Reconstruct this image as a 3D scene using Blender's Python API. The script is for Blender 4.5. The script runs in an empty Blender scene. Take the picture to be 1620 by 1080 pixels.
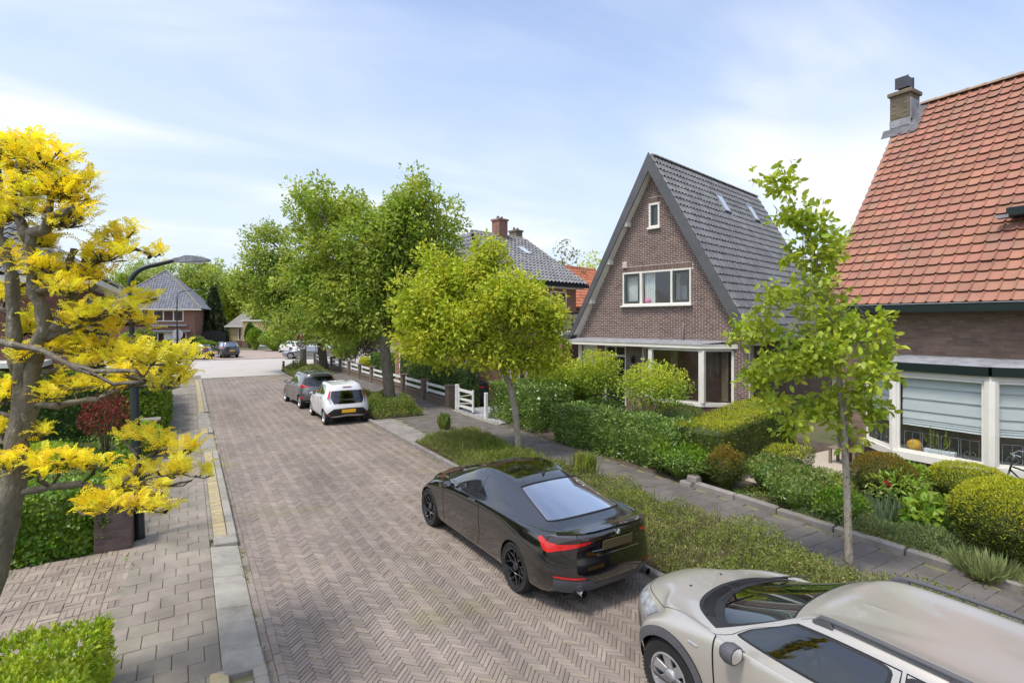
import bpy, bmesh, math, random
import numpy as np
from mathutils import Vector, Matrix
from mathutils.geometry import delaunay_2d_cdt, tessellate_polygon
random.seed(7)
RNG = np.random.default_rng(11)
R = math.radians
SC = bpy.context.scene
COL = SC.collection

# ---------------------------------------------------------------- camera
# world: +X across the street (to the right), +Y along the street, +Z up; the camera looks out of a first floor window
EYE = 3.70
FOC = 847.0                      # focal length in pixels of a 1620 wide picture
HOR = 510.0
YAW = math.atan2(512.0, FOC)
cam_d = bpy.data.cameras.new('camera')
cam_d.sensor_width = 36.0
cam_d.lens = 36.0 * FOC / 1620.0
cam_d.shift_y = (HOR - 540.0) / 1620.0
cam_d.clip_start = 0.1
cam_d.clip_end = 2000.0
cam = bpy.data.objects.new('camera', cam_d)
COL.objects.link(cam)
cam.location = (0, 0, EYE)
cam.rotation_euler = (R(90), 0, -YAW)
SC.camera = cam

# ---------------------------------------------------------------- sky, sun, exposure
SUN_DIR = Vector((-0.48, -0.10, 1.0)).normalized()
SUN_EL = math.asin(SUN_DIR.z)
SUN_AZ = math.atan2(SUN_DIR.x, SUN_DIR.y)
world = bpy.data.worlds.new('World')
SC.world = world
world.use_nodes = True
wn = world.node_tree
wn.nodes.clear()
def wnode(t, **kw):
    n = wn.nodes.new(t)
    for k, v in kw.items():
        setattr(n, k, v)
    return n
wl = wn.links.new
w_out = wnode('ShaderNodeOutputWorld')
w_bg = wnode('ShaderNodeBackground')
w_bg.inputs['Strength'].default_value = 0.15
sky = wnode('ShaderNodeTexSky', sky_type='NISHITA')
sky.sun_disc = False
sky.sun_elevation = SUN_EL
sky.sun_rotation = SUN_AZ
sky.altitude = 0.0
sky.air_density = 1.0
sky.dust_density = 2.2
sky.ozone_density = 1.2
w_tc = wnode('ShaderNodeTexCoord')
w_sep = wnode('ShaderNodeSeparateXYZ')
wl(w_tc.outputs['Generated'], w_sep.inputs[0])
def wmath(op, a, b=None, clamp=False):
    n = wnode('ShaderNodeMath', operation=op, use_clamp=clamp)
    for i, x in enumerate((a, b)):
        if x is None: continue
        if isinstance(x, (int, float)): n.inputs[i].default_value = x
        else: wl(x, n.inputs[i])
    return n.outputs[0]
# thin high cloud on a flat layer: direction / height
zz = wmath('ADD', wmath('MAXIMUM', w_sep.outputs[2], 0.0), 0.22)
cx = wmath('DIVIDE', w_sep.outputs[0], zz)
cy = wmath('DIVIDE', w_sep.outputs[1], zz)
w_comb = wnode('ShaderNodeCombineXYZ')
wl(cx, w_comb.inputs[0]); wl(cy, w_comb.inputs[1])
def wnoise(scale, detail, rough, loc, sc, rot=0.0, dist=0.0):
    m = wnode('ShaderNodeMapping')
    m.inputs['Location'].default_value = loc
    m.inputs['Scale'].default_value = sc
    m.inputs['Rotation'].default_value = (0, 0, rot)
    wl(w_comb.outputs[0], m.inputs[0])
    n = wnode('ShaderNodeTexNoise')
    n.inputs['Scale'].default_value = scale
    n.inputs['Detail'].default_value = detail
    n.inputs['Roughness'].default_value = rough
    n.inputs['Distortion'].default_value = dist
    wl(m.outputs[0], n.inputs['Vector'])
    return n.outputs['Fac']
def wramp(fac, p0, p1):
    n = wnode('ShaderNodeMapRange', interpolation_type='SMOOTHSTEP')
    n.inputs['From Min'].default_value = p0
    n.inputs['From Max'].default_value = p1
    wl(fac, n.inputs['Value'])
    return n.outputs[0]
big = wramp(wnoise(0.55, 4, 0.55, (0.9, 2.3, 0), (1, 1, 1), 0.5, 0.4), 0.36, 0.66)
wisp = wramp(wnoise(1.1, 6, 0.52, (2.0, 1.0, 0), (0.5, 1.7, 1), 0.9, 0.8), 0.36, 0.72)
cloud = wmath('ADD', wmath('MULTIPLY', big, wmath('ADD', wmath('MULTIPLY', wisp, 0.72), 0.24)), wmath('MULTIPLY', wisp, 0.18), clamp=True)
veil = wnode('ShaderNodeMapRange', interpolation_type='SMOOTHSTEP')
veil.inputs['From Min'].default_value = 0.68
veil.inputs['From Max'].default_value = -0.05
veil.inputs['To Max'].default_value = 0.74
wl(w_sep.outputs[2], veil.inputs['Value'])
w_haze = wnode('ShaderNodeMixRGB')
haze_f = wmath('ADD', veil.outputs[0], 0.07, clamp=True)
wl(haze_f, w_haze.inputs['Fac'])
w_gain = wnode('ShaderNodeMixRGB', blend_type='MULTIPLY')
w_gain.inputs['Fac'].default_value = 1.0
w_gain.inputs[2].default_value = (0.74, 0.75, 0.79, 1)
wl(sky.outputs[0], w_gain.inputs[1])
wl(w_gain.outputs[0], w_haze.inputs[1])
w_haze.inputs[2].default_value = (2.15, 2.38, 2.82, 1)
w_mix = wnode('ShaderNodeMixRGB')
wl(cloud, w_mix.inputs['Fac'])
wl(w_haze.outputs[0], w_mix.inputs[1])
w_mix.inputs[2].default_value = (3.0, 3.07, 3.18, 1)
wl(w_mix.outputs[0], w_bg.inputs['Color'])
wl(w_bg.outputs[0], w_out.inputs['Surface'])

sun_d = bpy.data.lights.new('sun', 'SUN')
sun_d.energy = 1.3
sun_d.angle = R(11)
sun_d.color = (1.0, 0.94, 0.84)
sun = bpy.data.objects.new('sun', sun_d)
COL.objects.link(sun)
sun.rotation_euler = SUN_DIR.to_track_quat('Z', 'Y').to_euler()

SC.view_settings.view_transform = 'Standard'
SC.view_settings.look = 'None'
SC.view_settings.exposure = 1.28
SC.view_settings.gamma = 1.0
SC.view_settings.use_curve_mapping = False
SC.cycles.max_bounces = 8
SC.cycles.diffuse_bounces = 3
SC.cycles.glossy_bounces = 4
SC.cycles.transmission_bounces = 4
SC.cycles.transparent_max_bounces = 10
SC.cycles.sample_clamp_indirect = 6.0
SC.cycles.use_denoising = True

# ---------------------------------------------------------------- survey helpers
CS, SN = math.cos(YAW), math.sin(YAW)
def ray(px, py):
    a = (px - 810.0) / FOC
    b = (HOR - py) / FOC
    return Vector((a * CS + SN, -a * SN + CS, b))
def at(px, py, Z):
    return Vector((0, 0, EYE)) + ray(px, py) * Z
def ground(px, py, z=0.0):
    return at(px, py, FOC * (EYE - z) / (py - HOR))
def on_x(px, py, x):
    d = ray(px, py); return Vector((0, 0, EYE)) + d * (x / d.x)
def on_y(px, py, y):
    d = ray(px, py); return Vector((0, 0, EYE)) + d * (y / d.y)
def to_px(P):
    """world points -> picture coordinates and depth"""
    P = np.atleast_2d(np.asarray(P, dtype=float))
    X = P[:, 0] * CS - P[:, 1] * SN
    Z = P[:, 0] * SN + P[:, 1] * CS
    Zs = np.where(np.abs(Z) < 1e-3, 1e-3, Z)
    return 810 + FOC * X / Zs, HOR - FOC * (P[:, 2] - EYE) / Zs, Z

# ---------------------------------------------------------------- materials
MATS = {}
def material(name, col, col2=None, rough=0.7, scale=4.0, detail=5.0, lo=0.35, hi=0.65, vary=0.0, hue=0.0, bump=0.0,
             bump_scale=60.0, spec=0.4, metal=0.0, coat=0.0, spots=None, spot_scale=3.0, spot_lo=0.6, spot_hi=0.7,
             transl=0.0, transl_col=None, stretch=None, attr=True, rough_var=0.0, bump_d=0.01, wear=None):
    """one procedural material: two colours mixed by noise, piece-to-piece variation, relief, optional blotches"""
    m = bpy.data.materials.new(name)
    m.use_nodes = True
    nt = m.node_tree
    nt.nodes.clear()
    N, L = nt.nodes.new, nt.links.new
    out = N('ShaderNodeOutputMaterial')
    p = N('ShaderNodeBsdfPrincipled')
    p.inputs['Roughness'].default_value = rough
    p.inputs['Metallic'].default_value = metal
    p.inputs['Specular IOR Level'].default_value = spec
    if coat:
        p.inputs['Coat Weight'].default_value = coat
        p.inputs['Coat Roughness'].default_value = 0.03
        p.inputs['Coat IOR'].default_value = 1.65
    geo = N('ShaderNodeNewGeometry')
    vec = geo.outputs['Position']
    if stretch:
        mp = N('ShaderNodeMapping'); mp.inputs['Scale'].default_value = stretch
        L(vec, mp.inputs[0]); vec = mp.outputs[0]
    def noise(s, d=5.0, r=0.6):
        n = N('ShaderNodeTexNoise')
        n.inputs['Scale'].default_value = s; n.inputs['Detail'].default_value = d; n.inputs['Roughness'].default_value = r
        L(vec, n.inputs['Vector'])
        return n.outputs['Fac']
    def rng(f, a, b, c=0.0, d=1.0):
        n = N('ShaderNodeMapRange')
        for k, v in (('From Min', a), ('From Max', b), ('To Min', c), ('To Max', d)): n.inputs[k].default_value = v
        L(f, n.inputs['Value']); return n.outputs[0]
    colour = None
    if col2 is not None:
        mx = N('ShaderNodeMixRGB')
        mx.inputs[1].default_value = (*col, 1); mx.inputs[2].default_value = (*col2, 1)
        L(rng(noise(scale, detail), lo, hi), mx.inputs['Fac'])
        colour = mx.outputs[0]
    else:
        rgb = N('ShaderNodeRGB'); rgb.outputs[0].default_value = (*col, 1); colour = rgb.outputs[0]
    if vary or hue:
        at_ = N('ShaderNodeAttribute'); at_.attribute_name = 'rnd'
        oi = N('ShaderNodeObjectInfo')
        ad = N('ShaderNodeMath'); ad.operation = 'ADD'; L(at_.outputs['Fac'], ad.inputs[0])
        if attr == 'only': ad.inputs[1].default_value = 0.0
        else: L(oi.outputs['Random'], ad.inputs[1])
        fr = N('ShaderNodeMath'); fr.operation = 'FRACT'; L(ad.outputs[0], fr.inputs[0])
        h = N('ShaderNodeHueSaturation')
        L(colour, h.inputs['Color'])
        L(rng(fr.outputs[0], 0, 1, 1 - vary, 1 + vary), h.inputs['Value'])
        if hue:
            wn_ = N('ShaderNodeTexWhiteNoise'); wn_.noise_dimensions = '1D'; L(fr.outputs[0], wn_.inputs['W'])
            L(rng(wn_.outputs['Value'], 0, 1, 0.5 - hue, 0.5 + hue), h.inputs['Hue'])
        colour = h.outputs[0]
    if spots is not None:
        mx = N('ShaderNodeMixRGB'); mx.inputs[2].default_value = (*spots, 1)
        L(colour, mx.inputs[1]); L(rng(noise(spot_scale, 6, 0.65), spot_lo, spot_hi, 0.0, 0.85), mx.inputs['Fac'])
        colour = mx.outputs[0]
    if wear:      # broad uneven soiling
        mx = N('ShaderNodeMixRGB'); mx.blend_type = 'MULTIPLY'; mx.inputs['Fac'].default_value = 1.0
        mp2 = N('ShaderNodeMapping'); mp2.inputs['Scale'].default_value = wear[3]; L(geo.outputs['Position'], mp2.inputs[0])
        n2 = N('ShaderNodeTexNoise'); n2.inputs['Scale'].default_value = wear[0]; n2.inputs['Detail'].default_value = 6; n2.inputs['Roughness'].default_value = .62; L(mp2.outputs[0], n2.inputs['Vector'])
        cr = rng(n2.outputs['Fac'], .32, .68, wear[1], wear[2]); L(colour, mx.inputs[1]); L(cr, mx.inputs[2]); colour = mx.outputs[0]
    L(colour, p.inputs['Base Color'])
    if rough_var:
        L(rng(noise(scale * 1.7, 4), 0.3, 0.7, rough - rough_var, rough + rough_var), p.inputs['Roughness'])
    if bump:
        b = N('ShaderNodeBump'); b.inputs['Strength'].default_value = bump; b.inputs['Distance'].default_value = bump_d
        L(noise(bump_scale, 4, 0.65), b.inputs['Height']); L(b.outputs[0], p.inputs['Normal'])
    sh = p.outputs[0]
    if transl:
        t = N('ShaderNodeBsdfTranslucent')
        if transl_col is None: L(colour, t.inputs['Color'])
        else:
            mm = N('ShaderNodeMixRGB'); mm.blend_type = 'MULTIPLY'; mm.inputs['Fac'].default_value = 1.0
            mm.inputs[2].default_value = (*transl_col, 1)
            L(colour, mm.inputs[1]); L(mm.outputs[0], t.inputs['Color'])
        ms = N('ShaderNodeMixShader'); ms.inputs[0].default_value = transl
        L(sh, ms.inputs[1]); L(t.outputs[0], ms.inputs[2]); sh = ms.outputs[0]
    L(sh, out.inputs['Surface'])
    MATS[name] = m
    return m

def glass(name, tint=(0.5, 0.55, 0.55), refl=1.0, rough=0.0, wobble=0.0):
    """a pane: clear tint seen through, mirror reflection by angle"""
    m = bpy.data.materials.new(name); m.use_nodes = True
    nt = m.node_tree; nt.nodes.clear(); N, L = nt.nodes.new, nt.links.new
    out = N('ShaderNodeOutputMaterial')
    tr = N('ShaderNodeBsdfTransparent'); tr.inputs['Color'].default_value = (*tint, 1)
    gl = N('ShaderNodeBsdfGlossy'); gl.inputs['Roughness'].default_value = rough
    gl.inputs['Color'].default_value = (0.95, 0.97, 1, 1)
    fr = N('ShaderNodeFresnel')          # the pane is one sheet: same reflection from either side
    gb = N('ShaderNodeNewGeometry'); io = N('ShaderNodeMapRange'); io.inputs['To Min'].default_value = 1.52; io.inputs['To Max'].default_value = 1 / 1.52
    L(gb.outputs['Backfacing'], io.inputs['Value']); L(io.outputs[0], fr.inputs['IOR'])
    mu = N('ShaderNodeMath'); mu.operation = 'MULTIPLY'; mu.use_clamp = True; mu.inputs[1].default_value = refl
    L(fr.outputs[0], mu.inputs[0])
    if wobble:
        b = N('ShaderNodeBump'); b.inputs['Strength'].default_value = wobble; b.inputs['Distance'].default_value = 0.02
        n = N('ShaderNodeTexNoise'); n.inputs['Scale'].default_value = 1.3; n.inputs['Detail'].default_value = 1
        g = N('ShaderNodeNewGeometry'); L(g.outputs['Position'], n.inputs['Vector'])
        L(n.outputs['Fac'], b.inputs['Height']); L(b.outputs[0], gl.inputs['Normal'])
    mx = N('ShaderNodeMixShader')
    L(mu.outputs[0], mx.inputs[0]); L(tr.outputs[0], mx.inputs[1]); L(gl.outputs[0], mx.inputs[2])
    L(mx.outputs[0], out.inputs['Surface'])
    MATS[name] = m
    return m

# ---------------------------------------------------------------- objects
WM = {}           # world matrix of every thing, so that parts can be written in world coordinates
def wm(o): return WM.get(o, Matrix.Identity(4))
def tag(o, label=None, cat=None, group=None, kind=None):
    if label: o['label'] = label
    if cat: o['category'] = cat
    if group: o['group'] = group
    if kind: o['kind'] = kind
    return o
def thing(name, loc, label, cat, group=None, rz=0.0):
    o = bpy.data.objects.new(name, None)
    o.empty_display_size = 0.2
    COL.objects.link(o)
    o.location = loc
    o.rotation_euler = (0, 0, rz)
    WM[o] = Matrix.Translation(Vector(loc)) @ Matrix.Rotation(rz, 4, 'Z')
    return tag(o, label, cat, group)
def to_local(parent, V):
    M = np.array(wm(parent).inverted())
    V = np.asarray(V, dtype=float)
    return (V @ M[:3, :3].T + M[:3, 3]).tolist()
def link(name, mesh, parent=None, kind=None, org=None):
    o = bpy.data.objects.new(name, mesh)
    COL.objects.link(o)
    if parent is not None:
        o.parent = parent
        WM[o] = wm(parent)
    else:
        WM[o] = Matrix.Translation(Vector(org)) if org is not None else Matrix.Identity(4)
        if org is not None: o.location = org
    if kind: o['kind'] = kind
    return o
def np_mesh(name, V, F, mats, smooth=False, rnd=None, mi=None):
    """V (n,3), F (m,k) -> mesh, fast"""
    V = np.ascontiguousarray(V, dtype=np.float32)
    F = np.ascontiguousarray(F, dtype=np.int32)
    me = bpy.data.meshes.new(name)
    k = F.shape[1]
    me.vertices.add(len(V)); me.vertices.foreach_set('co', V.ravel())
    me.loops.add(F.size); me.loops.foreach_set('vertex_index', F.ravel())
    me.polygons.add(len(F))
    me.polygons.foreach_set('loop_start', np.arange(0, F.size, k, dtype=np.int32))
    me.polygons.foreach_set('use_smooth', np.full(len(F), smooth))
    for m in (mats if isinstance(mats, (list, tuple)) else [mats]):
        me.materials.append(m)
    if mi is not None: me.polygons.foreach_set('material_index', np.asarray(mi, dtype=np.int32))
    if rnd is not None:
        a = me.attributes.new('rnd', 'FLOAT', 'FACE')
        a.data.foreach_set('value', np.asarray(rnd, dtype=np.float32))
    me.update(calc_edges=True)
    return me

BOX_F = [(0, 3, 2, 1), (4, 5, 6, 7), (0, 1, 5, 4), (1, 2, 6, 5), (2, 3, 7, 6), (3, 0, 4, 7)]
class MB:
    """collects simple shapes into ONE mesh"""
    def __init__(s): s.v = []; s.f = []; s.m = []; s.r = []
    def add(s, V, F, mi=0, rnd=None):
        o = len(s.v)
        s.v.extend([tuple(p) for p in V]); s.f.extend([tuple(i + o for i in f) for f in F])
        s.m.extend([mi] * len(F)); s.r.extend([random.random() if rnd is None else rnd] * len(F))
        return s
    def box(s, a, b, mi=0, bev=0.0):
        x0, y0, z0 = (min(a[i], b[i]) for i in range(3)); x1, y1, z1 = (max(a[i], b[i]) for i in range(3))
        if bev:
            return s.hexa([(x0, y0, z0), (x1, y0, z0), (x1, y1, z0), (x0, y1, z0), (x0, y0, z1), (x1, y0, z1), (x1, y1, z1), (x0, y1, z1)], mi, bev)
        return s.add([(x0, y0, z0), (x1, y0, z0), (x1, y1, z0), (x0, y1, z0), (x0, y0, z1), (x1, y0, z1), (x1, y1, z1), (x0, y1, z1)], BOX_F, mi)
    def hexa(s, P, mi=0, bev=0.0):
        """eight corners, bottom loop then top loop; bev chamfers every edge"""
        if not bev: return s.add(P, BOX_F, mi)
        P = [Vector(p) for p in P]
        nb = [(1, 3, 4), (0, 2, 5), (1, 3, 6), (2, 0, 7), (5, 7, 0), (4, 6, 1), (5, 7, 2), (6, 4, 3)]
        V = []; idx = {}
        for fi, f in enumerate(BOX_F):
            for j, c in enumerate(f):
                a, b = P[f[j - 1]], P[f[(j + 1) % 4]]
                da, db = a - P[c], b - P[c]
                idx[(fi, c)] = len(V)
                V.append(P[c] + da.normalized() * min(bev, da.length * .45) + db.normalized() * min(bev, db.length * .45))
        F = [tuple(idx[(fi, c)] for c in f) for fi, f in enumerate(BOX_F)]
        edges = {}
        for fi, f in enumerate(BOX_F):
            for j in range(4):
                a, b = f[j], f[(j + 1) % 4]
                edges.setdefault((min(a, b), max(a, b)), []).append((fi, a, b))
        for (fa, a, b), (fb, c, d) in edges.values():
            F.append((idx[(fa, b)], idx[(fa, a)], idx[(fb, a)], idx[(fb, b)]))
        for c in range(8):
            fs = [fi for fi, f in enumerate(BOX_F) if c in f]
            tri = [idx[(fi, c)] for fi in fs]
            n = (V[tri[1]] - V[tri[0]]).cross(V[tri[2]] - V[tri[0]])
            cen = sum(P, Vector()) / 8
            F.append(tuple(tri) if n.dot(V[tri[0]] - cen) > 0 else tuple(reversed(tri)))
        return s.add(V, F, mi)
    def beam(s, a, b, w, h, mi=0, up=(0, 0, 1), bev=0.0):
        """a bar from a to b, w wide and h high (h along up)"""
        a, b = Vector(a), Vector(b); d = (b - a).normalized(); u = Vector(up)
        r = d.cross(u)
        if r.length < 1e-4: r = d.cross(Vector((1, 0, 0)))
        r.normalize(); u = r.cross(d).normalized()
        r, u = r * w / 2, u * h / 2
        return s.hexa([a - r - u, a + r - u, b + r - u, b - r - u, a - r + u, a + r + u, b + r + u, b - r + u], mi, bev)
    def tube(s, pts, radii, n=8, mi=0, cap=True):
        pts = [Vector(p) for p in pts]
        if isinstance(radii, (int, float)): radii = [radii] * len(pts)
        V = []; F = []
        prev = None
        for i, p in enumerate(pts):
            t = (pts[min(i + 1, len(pts) - 1)] - pts[max(i - 1, 0)])
            t = t.normalized() if t.length > 1e-9 else Vector((0, 0, 1))
            if prev is None:
                x = t.cross(Vector((0, 0, 1)))
                if x.length < 1e-3: x = t.cross(Vector((1, 0, 0)))
            else: x = prev - t * prev.dot(t)
            x.normalize(); y = t.cross(x); prev = x
            for k in range(n):
                a = 2 * math.pi * k / n
                V.append(p + (x * math.cos(a) + y * math.sin(a)) * radii[i])
        for i in range(len(pts) - 1):
            for k in range(n):
                k2 = (k + 1) % n
                F.append((i * n + k, i * n + k2, (i + 1) * n + k2, (i + 1) * n + k))
        if cap:
            F.append(tuple(range(n - 1, -1, -1))); F.append(tuple((len(pts) - 1) * n + k for k in range(n)))
        return s.add(V, F, mi)
    def lathe(s, prof, n=24, c=(0, 0, 0), axis='Z', mi=0, cap=True):
        """prof: (radius, height) pairs turned round an axis"""
        V = []; F = []
        for r, h in prof:
            for k in range(n):
                a = 2 * math.pi * k / n
                p = (r * math.cos(a), r * math.sin(a), h)
                if axis == 'X': p = (p[2], p[0], p[1])
                if axis == 'Y': p = (p[1], p[2], p[0])
                V.append((p[0] + c[0], p[1] + c[1], p[2] + c[2]))
        for i in range(len(prof) - 1):
            for k in range(n):
                k2 = (k + 1) % n
                F.append((i * n + k, i * n + k2, (i + 1) * n + k2, (i + 1) * n + k))
        if cap:
            if prof[0][0] > 1e-6: F.append(tuple(range(n - 1, -1, -1)))
            if prof[-1][0] > 1e-6: F.append(tuple((len(prof) - 1) * n + k for k in range(n)))
        return s.add(V, F, mi)
    def prism(s, poly, fn, d0, d1, mi=0):
        """2-D outline (counter-clockwise) carried by fn(a, b, depth) and given thickness"""
        n = len(poly)
        V = [fn(a, b, d0) for a, b in poly] + [fn(a, b, d1) for a, b in poly]
        F = [tuple(range(n - 1, -1, -1)), tuple(range(n, 2 * n))]
        for i in range(n):
            j = (i + 1) % n
            F.append((i, j, n + j, n + i))
        return s.add(V, F, mi)
    def build(s, name, mats, parent=None, smooth=False, kind=None, local=False, org=None, angle=None):
        mats = mats if isinstance(mats, (list, tuple)) else [mats]
        me = bpy.data.meshes.new(name)
        V = s.v
        if not local:
            if parent is not None: V = to_local(parent, V)
            elif org is not None: V = [(p[0] - org[0], p[1] - org[1], p[2] - org[2]) for p in V]
        me.from_pydata(V, [], s.f)
        for m in mats: me.materials.append(m)
        me.polygons.foreach_set('material_index', s.m)
        a = me.attributes.new('rnd', 'FLOAT', 'FACE'); a.data.foreach_set('value', s.r)
        if smooth:
            me.polygons.foreach_set('use_smooth', [True] * len(me.polygons))
            if angle is not None: me.set_sharp_from_angle(angle=R(angle))
        me.update()
        return link(name, me, parent, kind, org)

# many alike pieces: the ones that show largest become objects of their own, the rest one joined part
def pieces(parent, name, proto_v, proto_f, mats4, mat, rest_name, limit=300, skip=None, smooth=False, minpx=0.0, local=False):
    """mats4: (m,4,4) world transforms of the piece proto_v/proto_f"""
    mats4 = np.asarray(mats4, dtype=float)
    PV = np.asarray(proto_v, dtype=float)
    W = np.array(wm(parent))
    loc4 = mats4 if local else np.linalg.inv(W)[None] @ mats4
    if local: mats4 = W[None] @ mats4
    c = mats4[:, :3, 3] + np.einsum('mij,j->mi', mats4[:, :3, :3], PV.mean(0))
    x, y, Z = to_px(c)
    vis = (x > -15) & (x < 1635) & (y > -15) & (y < 1095) & (Z > 0.3)
    if skip is not None: vis &= ~skip(c)
    dist = np.linalg.norm(c - np.array([0, 0, EYE]), axis=1)
    size = np.linalg.norm(PV.max(0) - PV.min(0))
    vis &= FOC * size / np.maximum(dist, .1) >= minpx
    order = np.argsort(np.where(vis, dist, 1e9))
    nvis = int(vis.sum())
    single = order[:min(limit, nvis)]
    rest = np.setdiff1d(np.arange(len(mats4)), single)
    me = np_mesh(name, PV, np.array(proto_f), mat, smooth)
    for i in single:
        o = bpy.data.objects.new(name, me)
        COL.objects.link(o)
        o.parent = parent
        o.matrix_local = Matrix(loc4[i].tolist())
    if len(rest):
        V = np.einsum('mij,nj->mni', loc4[rest][:, :3, :3], PV) + loc4[rest][:, None, :3, 3]
        n = len(PV); F = np.array(proto_f)
        FF = (F[None] + (np.arange(len(rest)) * n)[:, None, None]).reshape(-1, F.shape[1])
        rn = np.repeat(RNG.random(len(rest)), len(F))
        me2 = np_mesh(rest_name, V.reshape(-1, 3), FF, mat, smooth, rnd=rn)
        link(rest_name, me2, parent, 'stuff')
    return len(single), len(rest)

def mats_from(X, Y, Zv, Pv, s=None):
    """stack of 4x4 from axis arrays"""
    m = len(Pv)
    M = np.zeros((m, 4, 4)); M[:, 3, 3] = 1
    M[:, :3, 0] = X; M[:, :3, 1] = Y; M[:, :3, 2] = Zv; M[:, :3, 3] = Pv
    return M
def slab_proto(l, w, h, bev=0.004):
    """top and sides of a block, chamfered upper edge, top at z=0"""
    a, b = l / 2, w / 2
    V = [(-a, -b, -h), (a, -b, -h), (a, b, -h), (-a, b, -h), (-a, -b, -bev), (a, -b, -bev), (a, b, -bev), (-a, b, -bev),
         (-a + bev, -b + bev, 0), (a - bev, -b + bev, 0), (a - bev, b - bev, 0), (-a + bev, b - bev, 0)]
    F = [(0, 1, 5, 4), (1, 2, 6, 5), (2, 3, 7, 6), (3, 0, 4, 7), (4, 5, 9, 8), (5, 6, 10, 9), (6, 7, 11, 10), (7, 4, 8, 11), (8, 9, 10, 11)]
    return V, F
# ================================================================ GROUND, ROAD, PAVEMENTS
m_soil = material('garden soil', (0.070, 0.052, 0.038), (0.115, 0.09, 0.065), 0.95, 6, bump=0.8, bump_scale=30)
m_lawn = material('rough ground', (0.075, 0.095, 0.035), (0.13, 0.12, 0.06), 0.95, 0.6, bump=0.6, bump_scale=20)
m_joint = material('sand joint', (0.140, 0.116, 0.092), (0.175, 0.148, 0.108), 0.95, 5, spots=(0.10, 0.11, 0.035), spot_scale=1.1, spot_lo=.56, spot_hi=.72)
m_rbrick = material('road brick', (0.272, 0.228, 0.192), (0.222, 0.187, 0.158), 0.85, 1.3, 8, 0.32, 0.68, vary=0.17, hue=0.012, bump=0.35, bump_scale=130,
                    spots=(0.20, 0.18, 0.10), spot_scale=0.5, spot_lo=.54, spot_hi=.72, wear=(.9, .74, 1.14, (1, .3, 1)))
m_slab = material('light paving slab', (0.280, 0.248, 0.200), (0.208, 0.184, 0.148), 0.9, 2.0, 9, 0.35, 0.65, vary=0.10, hue=0.01, bump=0.5, bump_scale=150,
                  spots=(0.165, 0.155, 0.115), spot_scale=1.5, spot_lo=.55, spot_hi=.75, wear=(1.1, .72, 1.15, (1, .6, 1)))
m_dslab = material('dark paving slab', (0.102, 0.092, 0.082), (0.148, 0.134, 0.120), 0.9, 2.2, 8, vary=0.10, hue=0.008, bump=0.4, bump_scale=140,
                   spots=(0.085, 0.09, 0.05), spot_scale=0.9, spot_lo=.6, spot_hi=.78)
m_djoint = material('mossy joint', (0.14, 0.13, 0.085), (0.21, 0.21, 0.09), 0.95, 3, bump=0.6)
m_kerb = material('kerb concrete', (0.35, 0.33, 0.285), (0.27, 0.255, 0.22), 0.9, 3, 9, vary=0.07, bump=0.6, bump_scale=170,
                  spots=(0.20, 0.19, 0.155), spot_scale=2.5, spot_lo=.52, spot_hi=.72, wear=(1.6, .75, 1.12, (1, 1, 1)))
m_kerb2 = material('weathered kerb stone', (0.27, 0.245, 0.225), (0.20, 0.185, 0.17), 0.9, 3, 8, vary=0.10, bump=0.6, bump_scale=150,
                   spots=(0.15, 0.15, 0.09), spot_scale=2, spot_lo=.56, spot_hi=.72)
m_yel = material('worn yellow paver', (0.40, 0.325, 0.165), (0.31, 0.275, 0.195), 0.9, 9, 6, 0.42, 0.6, vary=0.12, bump=0.4, bump_scale=120)
m_dbrick = material('drive brick', (0.30, 0.25, 0.20), (0.23, 0.19, 0.155), 0.9, 2.5, vary=0.16, hue=0.012, bump=0.4, bump_scale=120)
m_cross = material('pale road surface', (0.45, 0.42, 0.385), (0.39, 0.36, 0.33), 0.9, 0.5, 7, bump=0.3, bump_scale=40)
m_court = material('pinkish forecourt brick', (0.36, 0.285, 0.235), (0.30, 0.245, 0.205), 0.9, 0.8, 7, bump=0.3, bump_scale=30)

def sheet(name, x0, y0, x1, y1, z, mat, parent=None, kind='structure', n=1):
    b = MB()
    b.add([(x0, y0, z), (x1, y0, z), (x1, y1, z), (x0, y1, z)], [(0, 1, 2, 3)])
    return b.build(name, mat, parent, kind=kind)

sheet('ground', -700, -300, 700, 900, -0.07, m_lawn)
X_L0, X_L1, X_G0, X_G1, X_R0, X_R1 = -0.74, 0.30, 0.71, 0.89, 5.73, 5.86     # pavement, kerb, gutter, kerb lines
BED_X1, WALK_X1 = 7.85, 9.55
V_END = 41.0
road = sheet('road', X_G0 - .3, -6, X_R0 + .08, V_END, -0.010, m_joint)

# herringbone of long thin bricks laid at 45 degrees to the street
BL, BW = 0.204, 0.052
def herringbone(x0, x1, y0, y1):
    s = math.sqrt(0.5)
    cx_, cy_ = (x0 + x1) / 2, (y0 + y1) / 2
    ext = max(x1 - x0, y1 - y0) * 0.75 + 1
    out = []
    nb = int(2 * ext / BL) + 2
    ns = int(2.2 * ext / BW) + 2
    bb = np.arange(-nb, nb + 1)
    kk = np.arange(-ns, ns + 1)
    B, K = np.meshgrid(bb, kk, indexing='ij')
    for horiz in (True, False):
        # band offset T=(L,-L), step (w,w)
        px = B * BL + K * BW; py = -B * BL + K * BW
        if horiz: mx, my = px + BL / 2, py + BW / 2
        else: mx, my = px + BW / 2, py + BW + BL / 2
        X = (mx - my) * s + cx_; Y = (mx + my) * s + cy_
        ok = (X > x0) & (X < x1) & (Y > y0) & (Y < y1)
        out.append((X[ok], Y[ok], np.full(ok.sum(), R(45) if horiz else R(135))))
    return [np.concatenate([o[i] for o in out]) for i in range(3)]
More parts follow.
